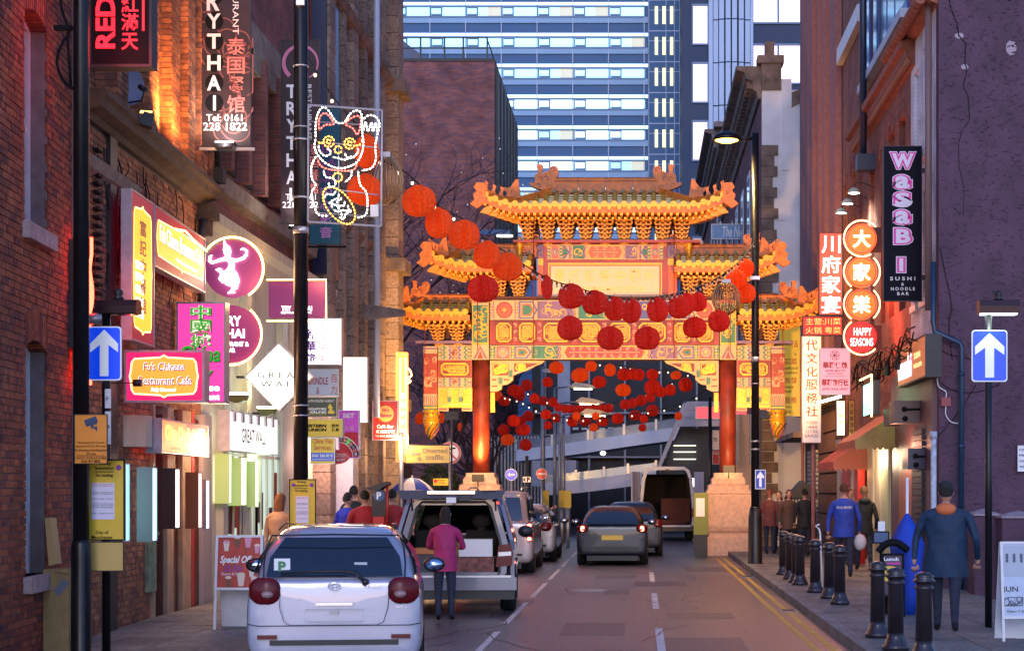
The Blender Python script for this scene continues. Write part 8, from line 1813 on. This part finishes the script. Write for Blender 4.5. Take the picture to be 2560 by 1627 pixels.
# ================= street furniture =================
bpro = thing('bollard', 'x', 'bollard', (0, 0, 0), 0, 'black bollards along the right pavement')
m_bol = mat('bollard_black', (.03, .022, .028), .35, var=.2, coat=.4)
MB().lathe([(.13, 0), (.13, .05), (.11, .08), (.085, .16), (.08, .2)], n=20).build('foot', m_bol, bpro)
MB().lathe([(.08, .2), (.072, .75), (.09, .77), (.09, .79), (.075, .8), (.075, .84)], n=20).build('shaft', m_bol, bpro)
MB().lathe([(.1, .84), (.105, .86), (.08, .88), (.09, .9), (.085, .92), (.05, .945), (0.01, .955)], n=20).build('cap', m_bol, bpro)
bl = [(1958, 1451, 'farthest bollard of the row, nearest the arch'), (1975, 1463, 'second farthest bollard in the right hand row'), (1990, 1471, 'third farthest bollard, touching the one before it'), (2000, 1478, 'fourth bollard with a gold crest, close to its neighbour'), (2038, 1498, 'fifth bollard with a wide flared foot, alone in the row'), (2073, 1514, 'sixth bollard from the arch, left of a close pair'), (2099, 1530, 'seventh bollard from the arch, right of a close pair'), (2194, 1618, 'squat bollard beside the lunch board, left of the near three'), (2239, 1652, 'middle bollard of the near three, before the lunch board'), (2310, 1676, 'nearest bollard at the lower right, domed shiny top')]
for i, (px, py, lab) in enumerate(bl):
    s = (py-CY)/H; Y = F/s; x = (px-CX)/s; y = Y
    if i == 0: bpro.location = (x, y, .12); bpro['label'] = 'black iron '+lab; b_ = bpro
    else: b_ = dup(bpro, (x, y, .12), 0, 'black iron '+lab)
    b_.scale = (1.12, 1.12, .94)
# boards on the right pavement
def aboard(px0, py0, px1, py1, Y, lab, face, frame, name='pavement_board'):
    fr = front((px0+px1)/2, Y); s, f = board(fr, px0, py0, px1, py1, .04, lab, face, frame, rim=.03, name=name, cat='board'); s.rotation_euler.x = R(-8)
    h = f.O.z; w = f.w/2
    MB().box(-w, -w+.03, 0, .03, -h, 0).box(w-.03, w, 0, .03, -h, 0).build('front_leg', frame, s)
    MB().add([(-w, .04, f.h), (w, .04, f.h), (w, .5, -h+.08), (-w, .5, -h+.08), (-w, .06, f.h), (w, .06, f.h), (w, .53, -h+.08), (-w, .53, -h+.08)], [(3, 2, 1, 0), (4, 5, 6, 7), (2, 3, 7, 6)]).build('back_leg', frame, s)
    return s, f
s, f = aboard(536, 1336, 654, 1474, 22.4, 'red special offers pavement board with pictures of drinks and desserts', mat('menu_red', (.5, .05, .03), .5, var=.35, vs=9), m_white)
tpx(s, f, 'Special Offers', 548, 1388, 646, 1412, m_wh, bold=.03, shear=.3); tpx(s, f, '£5.50', 556, 1412, 604, 1428, mat('violet_print', (.25, .05, .3), .5), bold=.03); tpx(s, f, 'Dessert & Drink', 552, 1430, 604, 1437, m_wh, shear=.2)
def glassicon(x, y, k, c1, c2):
    a = f.p(x, y); MB().prism([(a[0]-.03*k, a[1]-.07*k), (a[0]+.03*k, a[1]-.07*k), (a[0]+.05*k, a[1]+.07*k), (a[0]-.05*k, a[1]+.07*k)], -.008, -.002).build('drink_picture', c1, s); MB().disc(a[0], a[1]+.075*k, .05*k, -.01, 0, 12, .025*k).build('drink_top', c2, s)
mpk = mat('print_pink', (.7, .3, .4), .5); mct = mat('print_cream', (.75, .6, .5), .5)
for q in ((590, 1355, .9, mat('print_brown', (.2, .06, .03), .5), mct), (617, 1355, .9, mpk, mpk), (563, 1365, .8, mct, mpk), (640, 1372, .7, mpk, mct), (628, 1430, .8, mct, mpk), (570, 1455, .8, mat('print_brown', (.2, .06, .03), .5), mct), (602, 1450, 1, mct, mct), (634, 1455, .8, mpk, mct)): glassicon(*q)
s, f = aboard(2206, 1382, 2262, 1492, 24.6, 'dark lunch pavement board with yellow bird like artwork', mat('board_plum', (.05, .03, .06), .5), m_ink)
tpx(s, f, 'Lunch', 2211, 1392, 2249, 1401, m_wh, bold=.04); tpx(s, f, 'wasabi', 2217, 1403, 2252, 1410, mp1, bold=.04); a = f.p(2228, 1435); mb = MB(); squig(mb, a[0]-.12, a[0]+.14, a[1]-.12, a[1]+.1, -.006, 0, .05, k=9, seed=3); mb.build('artwork', m_yel, s)
mb = MB(); mb.tube(smooth([(-.2, -.02, f.h+.02), (-.1, -.06, f.h+.12), (.05, -.06, f.h+.14), (.2, -.02, f.h+.04)], 4), .05, 8); mb.build('black_cover', m_ink, s)
s, f = aboard(2505, 1352, 2600, 1546, 20.6, 'pale blue pavement board with a building photo and the word JUN', mat('pale_blue_print', (.5, .58, .72), .5, var=.1), m_white)
a = f.p(2512, 1362); b = f.p(2596, 1440); MB().box(a[0], b[0], -.006, -.001, b[1], a[1]).build('building_photo', mat('photo_grey', (.42, .47, .55), .5), s)
for i in range(4): q = f.p(2518+i*18, 1400); MB().box(q[0], q[0]+.03, -.01, -.004, q[1]-.02, q[1]+.08).build('window_print', mat('photo_dark', (.06, .09, .14), .5), s)
tpx(s, f, 'JUN', 2508, 1465, 2547, 1482, m_ink); tpx(s, f, 'Open 7 Days', 2518, 1524, 2574, 1532, m_ink); mb = MB(); squig(mb, *[v for v in (f.p(2510, 1500)[0], f.p(2560, 1500)[0], f.p(2500, 1515)[1], f.p(2500, 1490)[1])], -.006, 0, .012, k=8, seed=8); mb.build('flourish', mat('photo_dark', (.06, .09, .14), .5), s)
t = thing('folded_parasol', 'tall folded bright blue parasol standing between the bollards and the doorway', 'parasol', W(2268, CY+H*S(25), 25)); m_pb = mat('parasol_blue', (.01, .06, .5), .7, var=.15); z1 = H-(1283-CY)/S(25)
MB().lathe([(.1, .12), (.17, .35), (.19, .8), (.22, 1.1), (.12, z1-.18), (.02, z1)], n=16, mod=lambda a: 1+.12*math.cos(a*8)).build('canopy', m_pb, t); MB().cyl((0, 0, 0), (0, 0, z1+.5), .02, n=8).build('pole', m_wh, t); MB().lathe([(.25, .0), (.25, .06), (.05, .08)], n=18).build('base', m_dark, t)
t = thing('menu_stand', 'small dark menu stand tilted on a pole beside the parasol', 'menu stand', W(2202, CY+H*S(26), 26)); z1 = H-(1358-CY)/S(26); MB().box(-.12, .12, -.02, .02, z1, z1+.18).build('case', m_ink, t); MB().box(-.1, .1, -.025, -.02, z1+.02, z1+.16).build('menu_sheet', mat('menu_blue', (.1, .15, .25), .3), t); MB().cyl((0, 0, 0), (0, 0, z1), .02, n=8).build('pole', m_ink, t); MB().box(-.04, .06, -.01, .01, z1+.18, z1+.32).build('paper', m_wh, t)
t = thing('bent_pole', 'thin white cane like pole leaning between the bollards', 'pole', W(2056, 1470, 32)); z1 = .95; MB().tube([(0, 0, -.0), (-.04, 0, z1), (-.06, 0, z1+.08), (-.12, 0, z1+.13), (-.05, 0, z1+.16)], .016, 6).build('shaft', m_wh, t); t.location.z = .12
# left furniture
t = thing('utility_cabinet', 'dull yellow street cabinet with its lid propped open beside the nearest wall', 'cabinet', W(140, CY+H*S(19.4), 19.4)); k = 1/S(19.4)
MB().box(-32*k, 32*k, 0, .4, 0, 1.0).build('body', mat('cabinet_buff', (.35, .25, .1), .5, var=.2), t); MB().add([(-30*k, 0, 1.0), (32*k, -.05, .96), (32*k, .4, .96), (-30*k, .4, 1.0)], [(0, 1, 2, 3)]).build('top', m_cream, t)
MB().prism([(-36*k, 1.55), (-22*k, 1.55), (-8*k, 1.05), (-26*k, 1.03)], .1, .3).build('propped_lid', mat('cabinet_buff2', (.55, .38, .16), .5), t); MB().rect(2*k, 22*k, .72, .9, -.004).xf(Matrix.Translation((12*k, 0, .8)) @ Matrix.Rotation(R(40), 4, 'Y') @ Matrix.Translation((-12*k, 0, -.8))).build('sticker', mat('sticker_grey', (.15, .18, .25), .5), t)
t = thing('cable_cabinet', 'low green stained street cabinet behind the blank yellow plate', 'cabinet', W(330, 1480, 24)); MB().box(-.2, .22, 0, .4, 0, .75).build('body', mat('grey_green_cabinet', (.2, .27, .16), .6, var=.5), t); MB().box(-.23, .25, -.03, .43, .75, .8).build('lid', m_stone, t)
t = thing('parking_meter', 'red and black pay and display machine with solar hood and a white P', 'parking meter', W(946, CY+H*S(30.5), 30.5)); k = 1/S(30.5); z = lambda y: H-(y-CY)*k
MB().box(-14*k, 14*k, 0, .3, 0, z(1290)).build('body', m_red, t); MB().prism([(-16*k, z(1290)), (18*k, z(1290)), (20*k, z(1232)), (4*k, z(1222)), (-16*k, z(1240))], -.02, .32).build('head', m_blk, t)
MB().add([(-34*k, -.1, z(1221)), (22*k, -.1, z(1203)), (26*k, -.1, z(1210)), (-4*k, -.1, z(1228)), (-34*k, .4, z(1221)), (22*k, .4, z(1203)), (26*k, .4, z(1210)), (-4*k, .4, z(1228))], [(0, 3, 2, 1), (4, 5, 6, 7), (0, 1, 5, 4), (1, 2, 6, 5), (2, 3, 7, 6), (3, 0, 4, 7)]).build('solar_hood', m_blk, t)
a = (2*k, z(1238)); MB().disc(a[0], a[1], 14*k, -.03, 0, 24).build('blue_disc', mat('meter_blue', (.02, .1, .25), .4), t); text(t, 'P', a[0], a[1], 12*k, 18*k, m_wh, y=-.036, bold=.04); MB().box(-8*k, 8*k, -.01, 0, z(1275), z(1262)).build('ticket_slot', m_wh, t); MB().cyl((22*k, 0, z(1330)), (22*k, 0, z(1205)), .02, n=8).build('post', neon_r if False else m_red, t)
t = thing('cafe_umbrella', 'open blue and white umbrella behind the raised tailgate', 'umbrella', W(1030, CY+H*S(45), 45)); k = 1/S(45); z = lambda y: H-(y-CY)*k; r = 56*k
for i in range(8):
    a0, a1 = 6.283*i/8+.3, 6.283*(i+1)/8+.3; vs = []
    for q in (0.02, .35, .7, 1): vs += [(r*q*math.cos(a0+(a1-a0)*j/4), r*q*math.sin(a0+(a1-a0)*j/4), z(1191)-(.02+.34*q*q)-.0) for j in range(5)]
    MB().add(vs, [(w_*5+j, w_*5+5+j, w_*5+6+j, w_*5+1+j) for w_ in range(3) for j in range(4)], 0, True).build('canopy_panel', (m_pb, m_wh)[i % 2], t)
MB().cyl((0, 0, 0), (0, 0, z(1188)), .025, n=8).build('pole', m_wh, t)
t = thing('diverted_traffic_sign', 'faded yellow diverted traffic sign with left arrow on a grey post', 'road sign', W(1003, CY+H*S(42), 42)); k = 1/S(42); z = lambda y: H-(y-CY)*k; m_fy = mat('faded_yellow', (.7, .45, .1), .4, emit=(1, .7, .2), es=.05, var=.15, vs=3)
MB().cyl((0, 0, 0), (0, 0, z(1080)), .055, n=12).build('post', m_grey, t); MB().box(12*k, 122*k, -.06, -.03, z(1158), z(1112)).build('plate', m_fy, t); MB().rib([(12*k, z(1158)), (122*k, z(1158)), (122*k, z(1112)), (12*k, z(1112))], .03, -.064, closed=True).build('border', m_dark, t)
mg2 = mat('faded_letter', (.32, .26, .14), .5); text(t, 'Diverted', 85*k, z(1126), 62*k, 12*k, mg2, y=-.07, bold=.02); text(t, 'traffic', 84*k, z(1142), 46*k, 13*k, mg2, y=-.07, bold=.02)
MB().prism([(20*k, z(1134)), (32*k, z(1126)), (32*k, z(1131)), (48*k, z(1131)), (48*k, z(1137)), (32*k, z(1137)), (32*k, z(1142))], -.068, -.064).build('arrow', mg2, t); MB().prism([(40*k, z(1146)), (46*k, z(1140)), (52*k, z(1146)), (46*k, z(1153))], -.068, -.064).build('diamond', mg2, t)
def roundsign(px, py, r_px, Y, lab, kind):
    t = thing('round_traffic_sign', lab, 'road sign', W(px, CY+H*S(Y), Y)); k = 1/S(Y); zc_ = H-(py-CY)*k; r = r_px*k
    MB().cyl((0, .03, 0), (0, .03, zc_+r*1.3), .04, n=10).build('post', m_grey, t); MB().cyl((0, .01, zc_), (0, -.01, zc_), r, n=32, smooth=False).build('plate', m_wh if kind != 'no' else m_wh, t)
    y = -.014
    if kind == 'left': MB().disc(0, zc_, r*.92, y, 0, 32).build('blue_face', m_bl, t); MB().prism([(-r*.65, zc_), (-r*.2, zc_+r*.4), (-r*.2, zc_+r*.14), (r*.62, zc_+r*.14), (r*.62, zc_-r*.14), (-r*.2, zc_-r*.14), (-r*.2, zc_-r*.4)], y-.008, y-.003).build('arrow', m_wh, t)
    elif kind == 'noentry': MB().disc(0, zc_, r*.94, y, 0, 32).build('red_face', mat('no_entry_red', (.65, .06, .03), .4), t); MB().box(-r*.7, r*.7, y-.008, y-.003, zc_-r*.14, zc_+r*.14).build('white_bar', m_wh, t)
    else:
        MB().rib([(r*.88*math.cos(6.283*i/32), zc_+r*.88*math.sin(6.283*i/32)) for i in range(32)], r*.2, y, closed=True).rib([(-r*.6, zc_+r*.6), (r*.6, zc_-r*.6)], r*.16, y-.003).build('red_ring', mat('faded_red', (.5, .14, .14), .5), t); MB().rib([(-.1, zc_-r*.3), (.0, zc_+.1), (r*.5, zc_+.12)], r*.14, y-.002).build('turn_arrow', m_ink, t)
    return t
roundsign(1125, 1132, 28, 43, 'white round no right turn sign with faded red ring behind the yellow sign', 'no'); roundsign(1278, 1186, 15, 52, 'small blue round left arrow sign beside the left pedestal', 'left'); roundsign(1354, 1184, 14, 56, 'small red no entry sign with white bar in front of the ramps', 'noentry')
fr = front(1318, 53); s, f = board(fr, 1306, 1190, 1328, 1206, .02, 'small black and white parking direction sign with arrow and P', m_wh, m_ink, rim=.01); tpx(s, f, 'P', 1317, 1192, 1325, 1204, m_ink, bold=.04); tpx(s, f, '<', 1308, 1193, 1314, 1203, m_ink, bold=.04); MB().cyl((0, .05, -f.O.z), (0, .05, f.h+.6), .05, n=8).build('post', m_dark, s)
fr = front(1102, 47); s, f = board(fr, 1082, 1194, 1122, 1214, .02, 'small yellow parking suspension sign low beside the left pedestal', m_yel, m_ink, rim=.01); a = f.p(1089, 1202); MB().disc(a[0], a[1], .05, -.006, 0, 12).build('roundel', m_red, s); tpx(s, f, 'Parking Suspension', 1095, 1198, 1113, 1203, m_ink); tpx(s, f, 'No loading', 1096, 1205, 1112, 1209, m_ink)
for i, (px, Y) in enumerate(((1365, 58), (1420, 57), (1405, 58.5))):
    t = thing('crossing_post', 'yellow traffic signal box on a post beyond the arch, %s of three' % ('leftmost', 'rightmost', 'middle')[i], 'signal box', W(px, CY+H*S(Y), Y)); z = .9; MB().box(-.1, .1, -.1, .1, 1.25, 1.8).build('box', mat('signal_yellow', (.35, .28, .03), .6), t); MB().cyl((0, 0, 0), (0, 0, 1.2), .05, n=8).build('post', m_grey, t)
t = thing('litter_bin', 'green and white notice bin beside the right pedestal', 'bin', W(1752, CY+H*S(49.5), 49.5)); MB().box(-.2, .2, -.15, .15, .6, 1.75).build('case', mat('lime_notice', (.2, .24, .05), .6), t); MB().box(-.14, .1, -.16, -.15, 1.1, 1.6).build('notice', m_wh, t); MB().box(-.18, .18, -.12, .12, 0, .6).build('base', m_dark, t)
t = thing('market_stall', 'dark canopied stall behind the women at the right lamp post', 'stall', W(2008, CY+H*S(48), 48)); k = 1/S(48); MB().box(-36*k, 34*k, 0, 1, 0, .9).build('counter', m_dark, t); MB().prism([(-38*k, H-22*k), (0, H-4*k+.25), (36*k, H-10*k), (36*k, H-24*k), (-38*k, H-30*k)], 0, 1.2).build('canopy', m_dark, t)
for i in range(8): MB().cyl((-30*k+i*8*k, -.02, .9), (-30*k+i*8*k, -.02, H-24*k), .015, n=5).build('railing_bar', m_ink, t)
oneway(2429, 825, 2518, 954, 22.6, 'blue one way arrow sign with lit lamp in front of the purple wall', 2444, 2553, 748, 783, True)
# ================= people =================
m_skin = mat('skin', (.5, .27, .2), .55); m_hairb = mat('black_hair', (.02, .015, .013), .95); m_hair2 = mat('brown_hair', (.08, .035, .018), .95); m_jean = mat('dark_trousers', (.02, .025, .05), .8, var=.2); m_shoe = mat('dark_shoes', (.012, .012, .012), .5)
def skin_mesh(verts, edges, radii, root=0, lv=2):
    me = bpy.data.meshes.new('sk'); me.from_pydata(verts, edges, []); o = bpy.data.objects.new('sk', me); col.objects.link(o)
    m = o.modifiers.new('k', 'SKIN'); m.use_smooth_shade = True
    lay = me.skin_vertices[0] if me.skin_vertices else None
    if lay is None:
        bpy.context.view_layer.objects.active = o; bpy.ops.mesh.customdata_skin_add(); lay = me.skin_vertices[0]
    for i, r in enumerate(radii): lay.data[i].radius = (r if isinstance(r, tuple) else (r, r)); lay.data[i].use_root = i == root
    s = o.modifiers.new('s', 'SUBSURF'); s.levels = lv; s.render_levels = lv
    dg = bpy.context.evaluated_depsgraph_get(); out = bpy.data.meshes.new_from_object(o.evaluated_get(dg)); bpy.data.objects.remove(o); bpy.data.meshes.remove(me); return out
def person(px, Y, ht, label, coat, trousers=m_jean, facing=180, hair=m_hairb, pose='stand', lean=0, long_hair=False, hood=None, hat=None, wide=1.0, group=None, skirt=False, coat_len=.5, x=None, z0=.12, bag=None):
    """facing: 0 looks at the camera, 180 walks away"""
    X = (px-CX)/F*Y if x is None else x; t = thing('person', label, 'person', (X, Y, z0), R(facing), group); s = ht/1.75; w = wide
    st = {'stand': (.0, .0), 'walk': (.2, -.2), 'stride': (.3, -.28)}[pose if pose in ('stand', 'walk', 'stride') else 'stand']
    # front of the body is -y
    P = lambda a, b, c: (a*s, b*s+(-lean*max(0, c-.95))*s, c*s)
    V = [P(0, 0, .95), P(0, 0, 1.12), P(0, .01, 1.3), P(0, .02, 1.42), P(0, 0, 1.5), P(0, -.02, 1.57)]; E = [(0, 1), (1, 2), (2, 3), (3, 4), (4, 5)]; r = [(.15*w*s, .11*s), (.13*w*s, .1*s), (.16*w*s, .11*s), (.13*w*s, .09*s), (.05*s, .05*s), (.05*s, .05*s)]
    def add(p, q, rad): V.append(p); E.append((q, len(V)-1)); r.append(rad); return len(V)-1
    for k, sd_ in enumerate((1, -1)):
        f = st[k]; a = add(P(.09*sd_*w, 0, .87), 0, .1*s*w**.5); a = add(P(.1*sd_, -f*.6-.02, .5), a, .07*s); a = add(P(.1*sd_, -f+.04*(f < 0), .1+(.06 if f < 0 else 0)), a, .045*s); add(P(.11*sd_, -f-.14, .04+(.02 if f < 0 else 0)), a, .04*s)
    hands = []
    for k, sd_ in enumerate((1, -1)):
        a = add(P(.19*sd_*w, .01, 1.38), 3, .065*s)
        if pose == 'wave' and sd_ == 1: q = [P(.36, -.1, 1.3), P(.56, -.2, 1.42), P(.62, -.22, 1.46)]
        elif pose == 'reach': q = [P(.27*sd_*w, -.14, 1.14), P(.2*sd_, -.38, 1.12), P(.17*sd_, -.45, 1.12)]
        elif pose == 'pockets': q = [P(.29*sd_*w, .06, 1.12), P(.2*sd_*w, -.06, .96), P(.17*sd_, -.09, .93)]
        else: q = [P(.26*sd_*w, .02+st[1-k]*.2, 1.1), P(.27*sd_*w, -.04-st[1-k]*.45, .88), P(.27*sd_*w, -.06-st[1-k]*.5, .81)]
        a = add(q[0], a, .047*s); a = add(q[1], a, .035*s); add(q[2], a, (.035*s, .02*s)); hands.append((Vector(q[1]), Vector(q[2]), sd_))
    me = skin_mesh(V, E, r)
    for m in (trousers, coat, m_skin, m_shoe): me.materials.append(m)
    for v in me.vertices:
        if v.co.z < 1.4*s: q = 1+.05*math.sin(v.co.z*55+v.co.x*20+v.co.y*25); v.co.y *= q
    for p in me.polygons:
        z = p.center.z/s; arm = abs(p.center.x)/s > .17*w
        hand = any((p.center-h[1]).length < .09*s and (p.center-h[0]).dot(h[1]-h[0]) > 0 for h in hands)
        p.material_index = 2 if (z > 1.485 or hand) else 3 if z < .1 else 1 if (z > .92 or (arm and z > .7)) else 0; p.use_smooth = True
    o = bpy.data.objects.new('body', me); col.objects.link(o); o.parent = t
    for a, b, sd_ in hands:      # five separate, slightly curled fingers
        d = (b-a).normalized(); u = d.cross(Vector((0, 1, 0))).normalized(); n_ = u.cross(d); mb = MB()
        for k in range(4): L = (.07, .08, .075, .06)[k]*s; p0 = b+d*.02*s+u*(k-1.5)*.018*s; mb.tube([p0, p0+d*L*.5-n_*.006, p0+d*L*.9-n_*.03*s], .009*s, 5)
        mb.tube([b-u*.03*s*sd_, b-u*.05*s*sd_+d*.03*s, b-u*.045*s*sd_+d*.06*s], .01*s, 5); mb.build('fingers', m_skin, t)
    # head
    c = Vector(P(0, -.02, 1.645)); hd = MB().ell(c, (.075*s, .095*s, .112*s), 16, 12)
    hd.ell(c+Vector((0, -.095*s, -.01*s)), (.014*s, .022*s, .022*s), 8, 6).ell(c+Vector((.076*s, .005, 0)), (.014*s, .022*s, .03*s), 6, 5).ell(c+Vector((-.076*s, .005, 0)), (.014*s, .022*s, .03*s), 6, 5)
    hd.ell(c+Vector((0, -.035*s, -.07*s)), (.05*s, .055*s, .045*s), 10, 8); ho = hd.build('head', m_skin, t)
    MB().ell(c+Vector((.028*s, -.088*s, .012*s)), (.012*s, .008*s, .007*s), 8, 5).ell(c+Vector((-.028*s, -.088*s, .012*s)), (.012*s, .008*s, .007*s), 8, 5).build('eyes', m_ink, ho); MB().ell(c+Vector((0, -.088*s, -.055*s)), (.025*s, .008*s, .006*s), 8, 5).build('mouth', mat('lips', (.35, .08, .07), .5), ho)
    hb = MB(); vs = []; n, m = 16, 10
    for k in range(m+1):
        ph = math.pi*.56*k/m
        for i in range(n):
            a = 6.283*i/n; cut = 1-.45*max(0, -math.sin(a))**2*(k/m); q = 1.05+.03*math.sin(a*7+k)+.02*math.sin(a*13-k*2)
            vs.append((c.x+.08*s*q*math.sin(ph)*math.cos(a), c.y+.008*s+.1*s*q*math.sin(ph)*math.sin(a)*(cut if math.sin(a) < 0 and k > 3 else 1), c.z+.012*s-(.035*s*(k/m)**2*max(-.8, math.sin(a)))+.112*s*q*math.cos(ph)))
    hb.add(vs, [(k*n+i, (k+1)*n+i, (k+1)*n+(i+1) % n, k*n+(i+1) % n) for k in range(m) for i in range(n)], 0, True)
    if long_hair: hb.ell(c+Vector((0, .05*s, -.09*s)), (.09*s, .06*s, .17*s), 12, 9)
    hb.build('hair', hair, t)
    # coat shell
    cv = []; n = 36; r0 = [(1.47, .075, .07), (1.43, .15*w, .1), (1.36, .185*w, .125), (1.2, .175*w, .135), (1.05, .165*w, .13), (.95, .18*w, .14), (.95-.35*coat_len, .19*w, .15)]; ring = []
    for k in range(6):
        for j in range(4 if k else 1): u = j/(4 if k else 1); ring.append(tuple(r0[k][q]+(r0[k+1][q]-r0[k][q])*u for q in range(3)))
    ring.append(r0[-1]); sd0 = random.uniform(0, 9)
    for z, a, b in ring:
        for i in range(n): q = 6.283*i/n; k = 1+.035*math.sin(q*5+z*14+sd0)+.025*math.sin(q*9-z*31+sd0)+.02*math.sin(z*60+3*math.sin(q*2+sd0)); v = P(a*k*math.cos(q), b*k*math.sin(q)+.01, z); cv.append(v)
    MB().add(cv, [(k*n+i, (k+1)*n+i, (k+1)*n+(i+1) % n, k*n+(i+1) % n) for k in range(len(ring)-1) for i in range(n)], 0, True).build('coat', coat, t)
    if hood: MB().ell(Vector(P(0, .09, 1.46)), (.12*s, .07*s, .075*s), 14, 8).ell(Vector(P(0, .02, 1.47)), (.12*s, .1*s, .045*s), 14, 8).build('collar', hood, t)
    if hat: MB().lathe([(.085*s, -.02), (.09*s, .03), (.085*s, .1*s), (.05*s, .13*s), (.005, .14*s)], (c.x, c.y+.005, c.z+.01), 16).build('hat', hat, t)
    if bag: MB().ell(Vector(P(-.3, -.02, .68)), (.12*s, .08*s, .15*s), 10, 8).build('carrier_bag', bag, t)
    return t
c_blue_ = mat('royal_blue_jacket', (.02, .06, .4), .7, var=.25, vs=6, bump=.7, bs=9); c_black = mat('black_jacket', (.012, .013, .018), .75, var=.25, vs=6, bump=.7, bs=9); c_navy = mat('petrol_blue_jacket', (.006, .03, .075), .7, var=.25, vs=6, bump=.7, bs=9); c_or = mat('orange_hood', (.65, .16, .05), .7); c_rd = mat('red_coat', (.4, .015, .02), .7, var=.25, vs=6, bump=.7, bs=9); c_mg = mat('magenta_coat', (.4, .02, .12), .7, var=.25, vs=6, bump=.7, bs=9); c_bg = mat('beige_coat', (.5, .33, .2), .75, var=.25, vs=6, bump=.7, bs=9); c_br = mat('brown_coat', (.12, .06, .04), .8, var=.25, vs=6, bump=.7, bs=9); c_gr = mat('grey_coat', (.1, .09, .1), .8, var=.25, vs=6, bump=.7, bs=9)
t = person(2110, 34.8, 1.83, 'man in bright royal blue jacket walking away past the awnings', c_blue_, facing=178, pose='walk', hair=m_hair2, wide=1.1, bag=mat('white_bag', (.6, .6, .62), .6)); text(t, 'ROYAL BREWERY', 0, 1.36, .3, .05, m_wh, y=0).location = (0, .0, 0)
for ch in t.children:
    if ch.name.startswith('lettering'): ch.rotation_euler = (0, 0, R(180)); ch.location = (0, .155, .02)
person(2160, 38, 1.78, 'man in black hooded jacket walking away right of the blue jacketed man', c_black, facing=182, pose='walk', hood=c_black, hair=m_hair2)
person(2124, 40.5, 1.72, 'woman facing the street between the blue and black jacketed men', c_br, facing=20, pose='stand', long_hair=True, hair=m_hair2)
person(2365, 21.6, 1.8, 'large man in petrol blue coat with orange hood at the lower right', c_navy, facing=170, pose='walk', hood=c_or, hat=c_black, wide=1.35, coat_len=.8)
person(1972, 47, 1.7, 'woman in fur trimmed brown coat facing the camera by the right lamp post', c_br, facing=10, long_hair=True, hair=m_hair2, coat_len=.7)
person(1948, 48.5, 1.66, 'woman with fair face half hidden in the group by the right lamp post', c_gr, facing=-25, long_hair=True, hair=m_hair2)
person(1924, 47.6, 1.7, 'reddish haired person leftmost in the group by the right lamp post', mat('dull_red_coat', (.16, .04, .04), .8, var=.25, vs=6, bump=.7, bs=9), facing=160, hair=mat('auburn_hair', (.16, .04, .02), .5))
person(2012, 46, 1.72, 'dark dressed person standing in front of the black stall', c_black, facing=185)
person(1112, 25.25, 1.6, 'woman in magenta jacket bending over the open boot of the off roader', c_mg, facing=180, pose='reach', lean=.12, long_hair=True, x=(1112-CX)/F*25.25, z0=0)
person(1322, 44.5, 1.68, 'red haired woman raising her arm beside the third parked car', c_gr, facing=8, pose='wave', long_hair=True, hair=mat('copper_hair', (.25, .06, .02), .5), z0=0)
person(980, 31.2, 1.72, 'person in red coat right of the parking meter, facing away', c_rd, facing=170, pose='walk', wide=1.15)
person(912, 30.8, 1.7, 'person in wide red coat left of the parking meter', c_rd, facing=200, pose='walk', wide=1.2)
person(868, 31.5, 1.66, 'person in electric blue jacket behind the silver hatchback', mat('electric_blue_coat', (.02, .02, .45), .7, var=.25, vs=6, bump=.7, bs=9), facing=150, pose='stand')
person(884, 33.5, 1.78, 'dark haired man in black coat behind the blue and red coats', c_black, facing=180)
person(700, 26.9, 1.66, 'fair haired woman in beige coat left of the yellow suspension sign', c_bg, facing=160, pose='walk', long_hair=True, hair=mat('fair_hair', (.2, .09, .035), .9))
